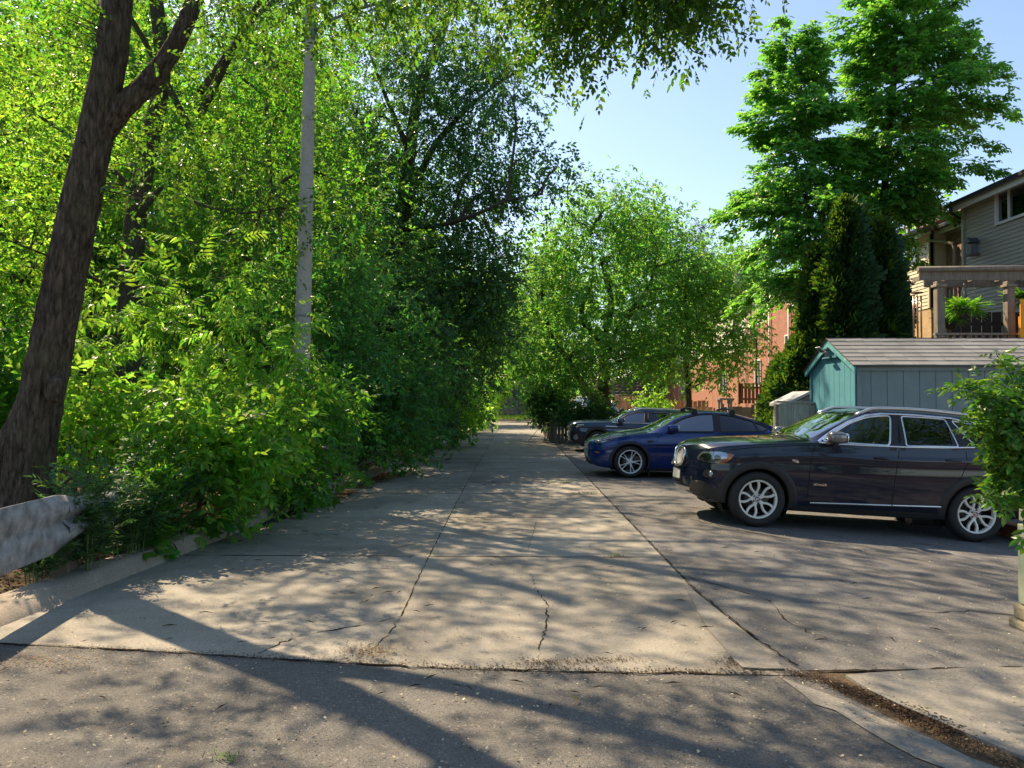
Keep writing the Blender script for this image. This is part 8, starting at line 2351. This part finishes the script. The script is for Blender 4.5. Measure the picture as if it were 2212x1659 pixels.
# ---- slate blue suv beyond
slate = paint_mat('slate_car_paint', (0.026, 0.050, 0.105), 0.3)
PV = dict(L=4.47, axle=0.86, wb=2.68, wr_z=0.335, arch=0.41, clad=0.06, cladmat=black_plastic, Rw=0.34, rim=0.235, tw=0.225, style='v', alloy=alloy2, paint=slate,
          zl=[(0, 0.36), (0.12, 0.28), (0.4, 0.23), (0.8, 0.21), (3.2, 0.21), (4.1, 0.26), (4.47, 0.40)],
          w=[(0, 0.60), (0.05, 0.71), (0.14, 0.79), (0.35, 0.86), (0.7, 0.905), (3.6, 0.91), (4.1, 0.88), (4.35, 0.80), (4.47, 0.64)],
          zb=[(0, 0.78), (0.06, 0.84), (0.25, 0.90), (0.7, 0.935), (1.3, 0.95), (2.0, 0.955), (3.2, 0.975), (4.0, 0.99), (4.47, 0.96)],
          wr=[(0, 0.50), (0.06, 0.62), (0.3, 0.74), (0.9, 0.79), (1.3, 0.76), (1.7, 0.66), (2.0, 0.61), (3.4, 0.605), (4.0, 0.63), (4.47, 0.56)],
          zr=[(0, 0.82), (0.06, 0.885), (0.25, 0.945), (0.7, 0.975), (1.25, 0.99), (1.5, 1.10), (1.8, 1.265), (2.05, 1.335), (2.5, 1.365), (3.3, 1.355), (3.9, 1.31), (4.2, 1.18), (4.47, 0.97)],
          zt=[(0, 0.84), (0.06, 0.90), (0.25, 0.965), (0.7, 1.005), (1.2, 1.025), (1.5, 1.14), (1.8, 1.31), (2.05, 1.38), (2.5, 1.412), (3.3, 1.40), (3.9, 1.355), (4.25, 1.20), (4.47, 0.98)],
          crease=0.84, crease_amp=0.011, screen=(1.25, 2.0), backlight=(3.95, 4.25), cabin=(1.25, 4.0), w_in=0.76, trim=black_plastic, seat=interior, mirror=(1.53, 1.015), handles=[(2.30, 0.82), (3.1, 0.84)], rails=(2.0, 3.95), rail_r=0.022)
v1 = rounded([(1.46, 0.985), (1.62, 1.10), (1.80, 1.205), (2.02, 1.275), (2.36, 1.29), (2.30, 0.975), (1.65, 0.965)], 0.04)
v2 = rounded([(2.46, 1.29), (3.05, 1.285), (3.08, 1.0), (2.42, 0.98)], 0.03); v3 = rounded([(3.16, 1.28), (3.62, 1.255), (3.86, 1.10), (3.60, 1.03), (3.18, 1.005)], 0.03)
PV['windows'] = [dict(poly=v1, glass=glass_side, fw=0.03), dict(poly=v2, glass=glass_t, fw=0.03), dict(poly=v3, glass=glass_t, fw=0.03)]
PV['strips'] = [([(1.30, 0.958), (1.5, 0.948), (2.35, 0.957), (3.2, 0.978), (3.9, 1.02)], 0.018, chrome, 'belt_trim', 0.008), ([(1.10, 0.83), (1.46, 0.828)], 0.026, chrome, 'wing_badge', 0.008)]
PV['panels'] = [(rounded([(2.33, 0.97), (2.41, 0.975), (2.44, 1.29), (2.37, 1.29)], 0.01), black_plastic, 'pillar_cover', 0.003), (rounded([(1.24, 0.215), (3.10, 0.22), (3.02, 0.34), (1.32, 0.32)], 0.02), black_plastic, 'sill_cladding', 0.006),
                (rounded([(0.02, 0.40), (0.02, 0.62), (0.16, 0.66), (0.36, 0.58), (0.42, 0.36), (0.34, 0.25), (0.12, 0.30)], 0.03), black_plastic, 'bumper_cladding', 0.004),
                (rounded([(0.10, 0.40), (0.13, 0.53), (0.22, 0.56), (0.26, 0.44), (0.20, 0.36)], 0.02), lamp_in, 'fog_lamp', 0.010)]
PV['seams'] = [[(1.33, 0.32), (1.335, 0.7), (1.36, 0.94)], [(2.34, 0.33), (2.36, 0.96)]]
xv_ = at(1302, 976, 24.0); xv_ = at(1233 + (0.86 / 24.9 * F), 976, 24.0)
zg = float(G(xv_[0], 24.0)); car3, cs, off = build_car('parked_car', 'slate blue suv with silver roof rails parked farthest along the row', 'car', PV, (xv_[0], 24.0 + 0.88, zg - 0.01), 0.028, 'cars parked nose out beside the lane')
for sgn in (-1, 1):
    o = side_panel(cs, rounded([(0.03, 0.80), (0.05, 0.83), (0.20, 0.865), (0.42, 0.872), (0.38, 0.80), (0.26, 0.755), (0.12, 0.765)], 0.015), sgn, 0.004, lamp_dk, 'headlight', car3, 0.03); o.location = off
    side_panel(cs, rounded([(0.05, 0.835), (0.20, 0.858), (0.42, 0.866), (0.40, 0.84), (0.20, 0.838)], 0.008), sgn, 0.008, chrome, 'lamp_ring', o, 0.03)
    side_panel(cs, rounded([(0.25, 0.765), (0.31, 0.78), (0.37, 0.83), (0.32, 0.83)], 0.008), sgn, 0.008, amber, 'turn_signal', o, 0.03)
    side_panel(cs, rounded([(0.17, 0.765), (0.23, 0.765), (0.27, 0.825), (0.20, 0.825)], 0.008), sgn, 0.008, white_m, 'lamp_lens', o, 0.03)
front_box(car3, cs, off, 'grille', lamp_dk, -0.60, 0.60, 0.68, 0.80, 0.004, 0.03)
front_box(car3, cs, off, 'grille_bar', chrome, -0.62, 0.62, 0.755, 0.80, 0.014, 0.02)
front_box(car3, cs, off, 'grille_bar', chrome, -0.58, 0.58, 0.70, 0.715, 0.014, 0.02)
front_box(car3, cs, off, 'number_plate', plate_m, -0.26, 0.06, 0.47, 0.62, 0.03, 0.02, None, 3)
front_box(car3, cs, off, 'skid_plate', satin, -0.60, 0.60, 0.33, 0.37, 0.014, 0.06)

# ---- black suv and white van behind the grey fence
PB = dict(PX); PB['windows'] = [dict(w_) for w_ in PX['windows']]; PB['trim'] = black_plastic; PB['ns'] = 220; PB['strips'] = [s_ for s_ in PX['strips'] if s_[2] is chrome and s_[3] == 'roof_trim'] + [PX['strips'][0]]
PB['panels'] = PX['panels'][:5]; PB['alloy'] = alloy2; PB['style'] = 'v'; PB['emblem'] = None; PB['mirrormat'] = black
for w_ in PB['windows']: w_['glass'] = glass_t
xb_ = at(1240, 900, 33.0)[0]
car4, cs, off = build_car('parked_car', 'black suv half hidden by leaves behind the grey board fence', 'car', PB, (at(1297, 900, 34)[0], 33.6, float(G(4, 33)) + 0.02), 0.0, 'cars parked nose out beside the lane')
car4.rotation_euler = (0, 0, math.pi / 2)
whitep_ = paint_mat('white_van_paint', (0.52, 0.53, 0.52), 0.0)
PW = dict(L=5.2, axle=0.95, wb=3.1, wr_z=0.35, arch=0.42, clad=0.03, cladmat=black_plastic, Rw=0.35, rim=0.22, tw=0.22, style='v', alloy=alloy2, paint=whitep_, ns=200,
          zl=[(0, 0.40), (0.3, 0.28), (5.0, 0.30), (5.2, 0.36)], w=[(0, 0.62), (0.1, 0.80), (0.4, 0.92), (1.0, 0.97), (4.9, 0.97), (5.2, 0.92)],
          zb=[(0, 0.85), (0.1, 0.95), (0.5, 1.08), (1.0, 1.12), (5.2, 1.12)], wr=[(0, 0.55), (0.1, 0.70), (0.5, 0.82), (1.0, 0.80), (1.7, 0.76), (5.0, 0.78), (5.2, 0.74)],
          zr=[(0, 0.90), (0.1, 1.0), (0.5, 1.12), (0.9, 1.25), (1.3, 1.55), (1.8, 1.82), (2.4, 1.90), (5.0, 1.90), (5.2, 1.82)], zt=[(0, 0.92), (0.1, 1.03), (0.5, 1.17), (0.85, 1.28), (1.3, 1.62), (1.8, 1.90), (2.4, 1.97), (5.0, 1.97), (5.2, 1.9)],
          screen=(0.85, 1.75), backlight=(9, 10), cabin=(0.95, 2.6), w_in=0.80, trim=black_plastic, mirror=(1.15, 1.22), handles=[(2.1, 1.0)], windows=[])
pw1 = rounded([(1.05, 1.15), (1.40, 1.45), (1.75, 1.68), (2.15, 1.74), (2.15, 1.16)], 0.05)
PW['windows'] = [dict(poly=pw1, glass=glass_t, fw=0.03)]
PW['seams'] = [[(1.02, 0.35), (1.02, 1.1)], [(2.22, 0.35), (2.22, 1.8)], [(3.4, 0.35), (3.4, 1.8)]]
xw_ = at(1236, 900, 37.0)[0]
build_car('parked_van', 'white van whose roof shows above the black suv', 'van', PW, (at(1276, 900, 40)[0], 40.0, float(G(4, 37)) - 0.05), 0.0)[0].rotation_euler = (0, 0, math.pi / 2)
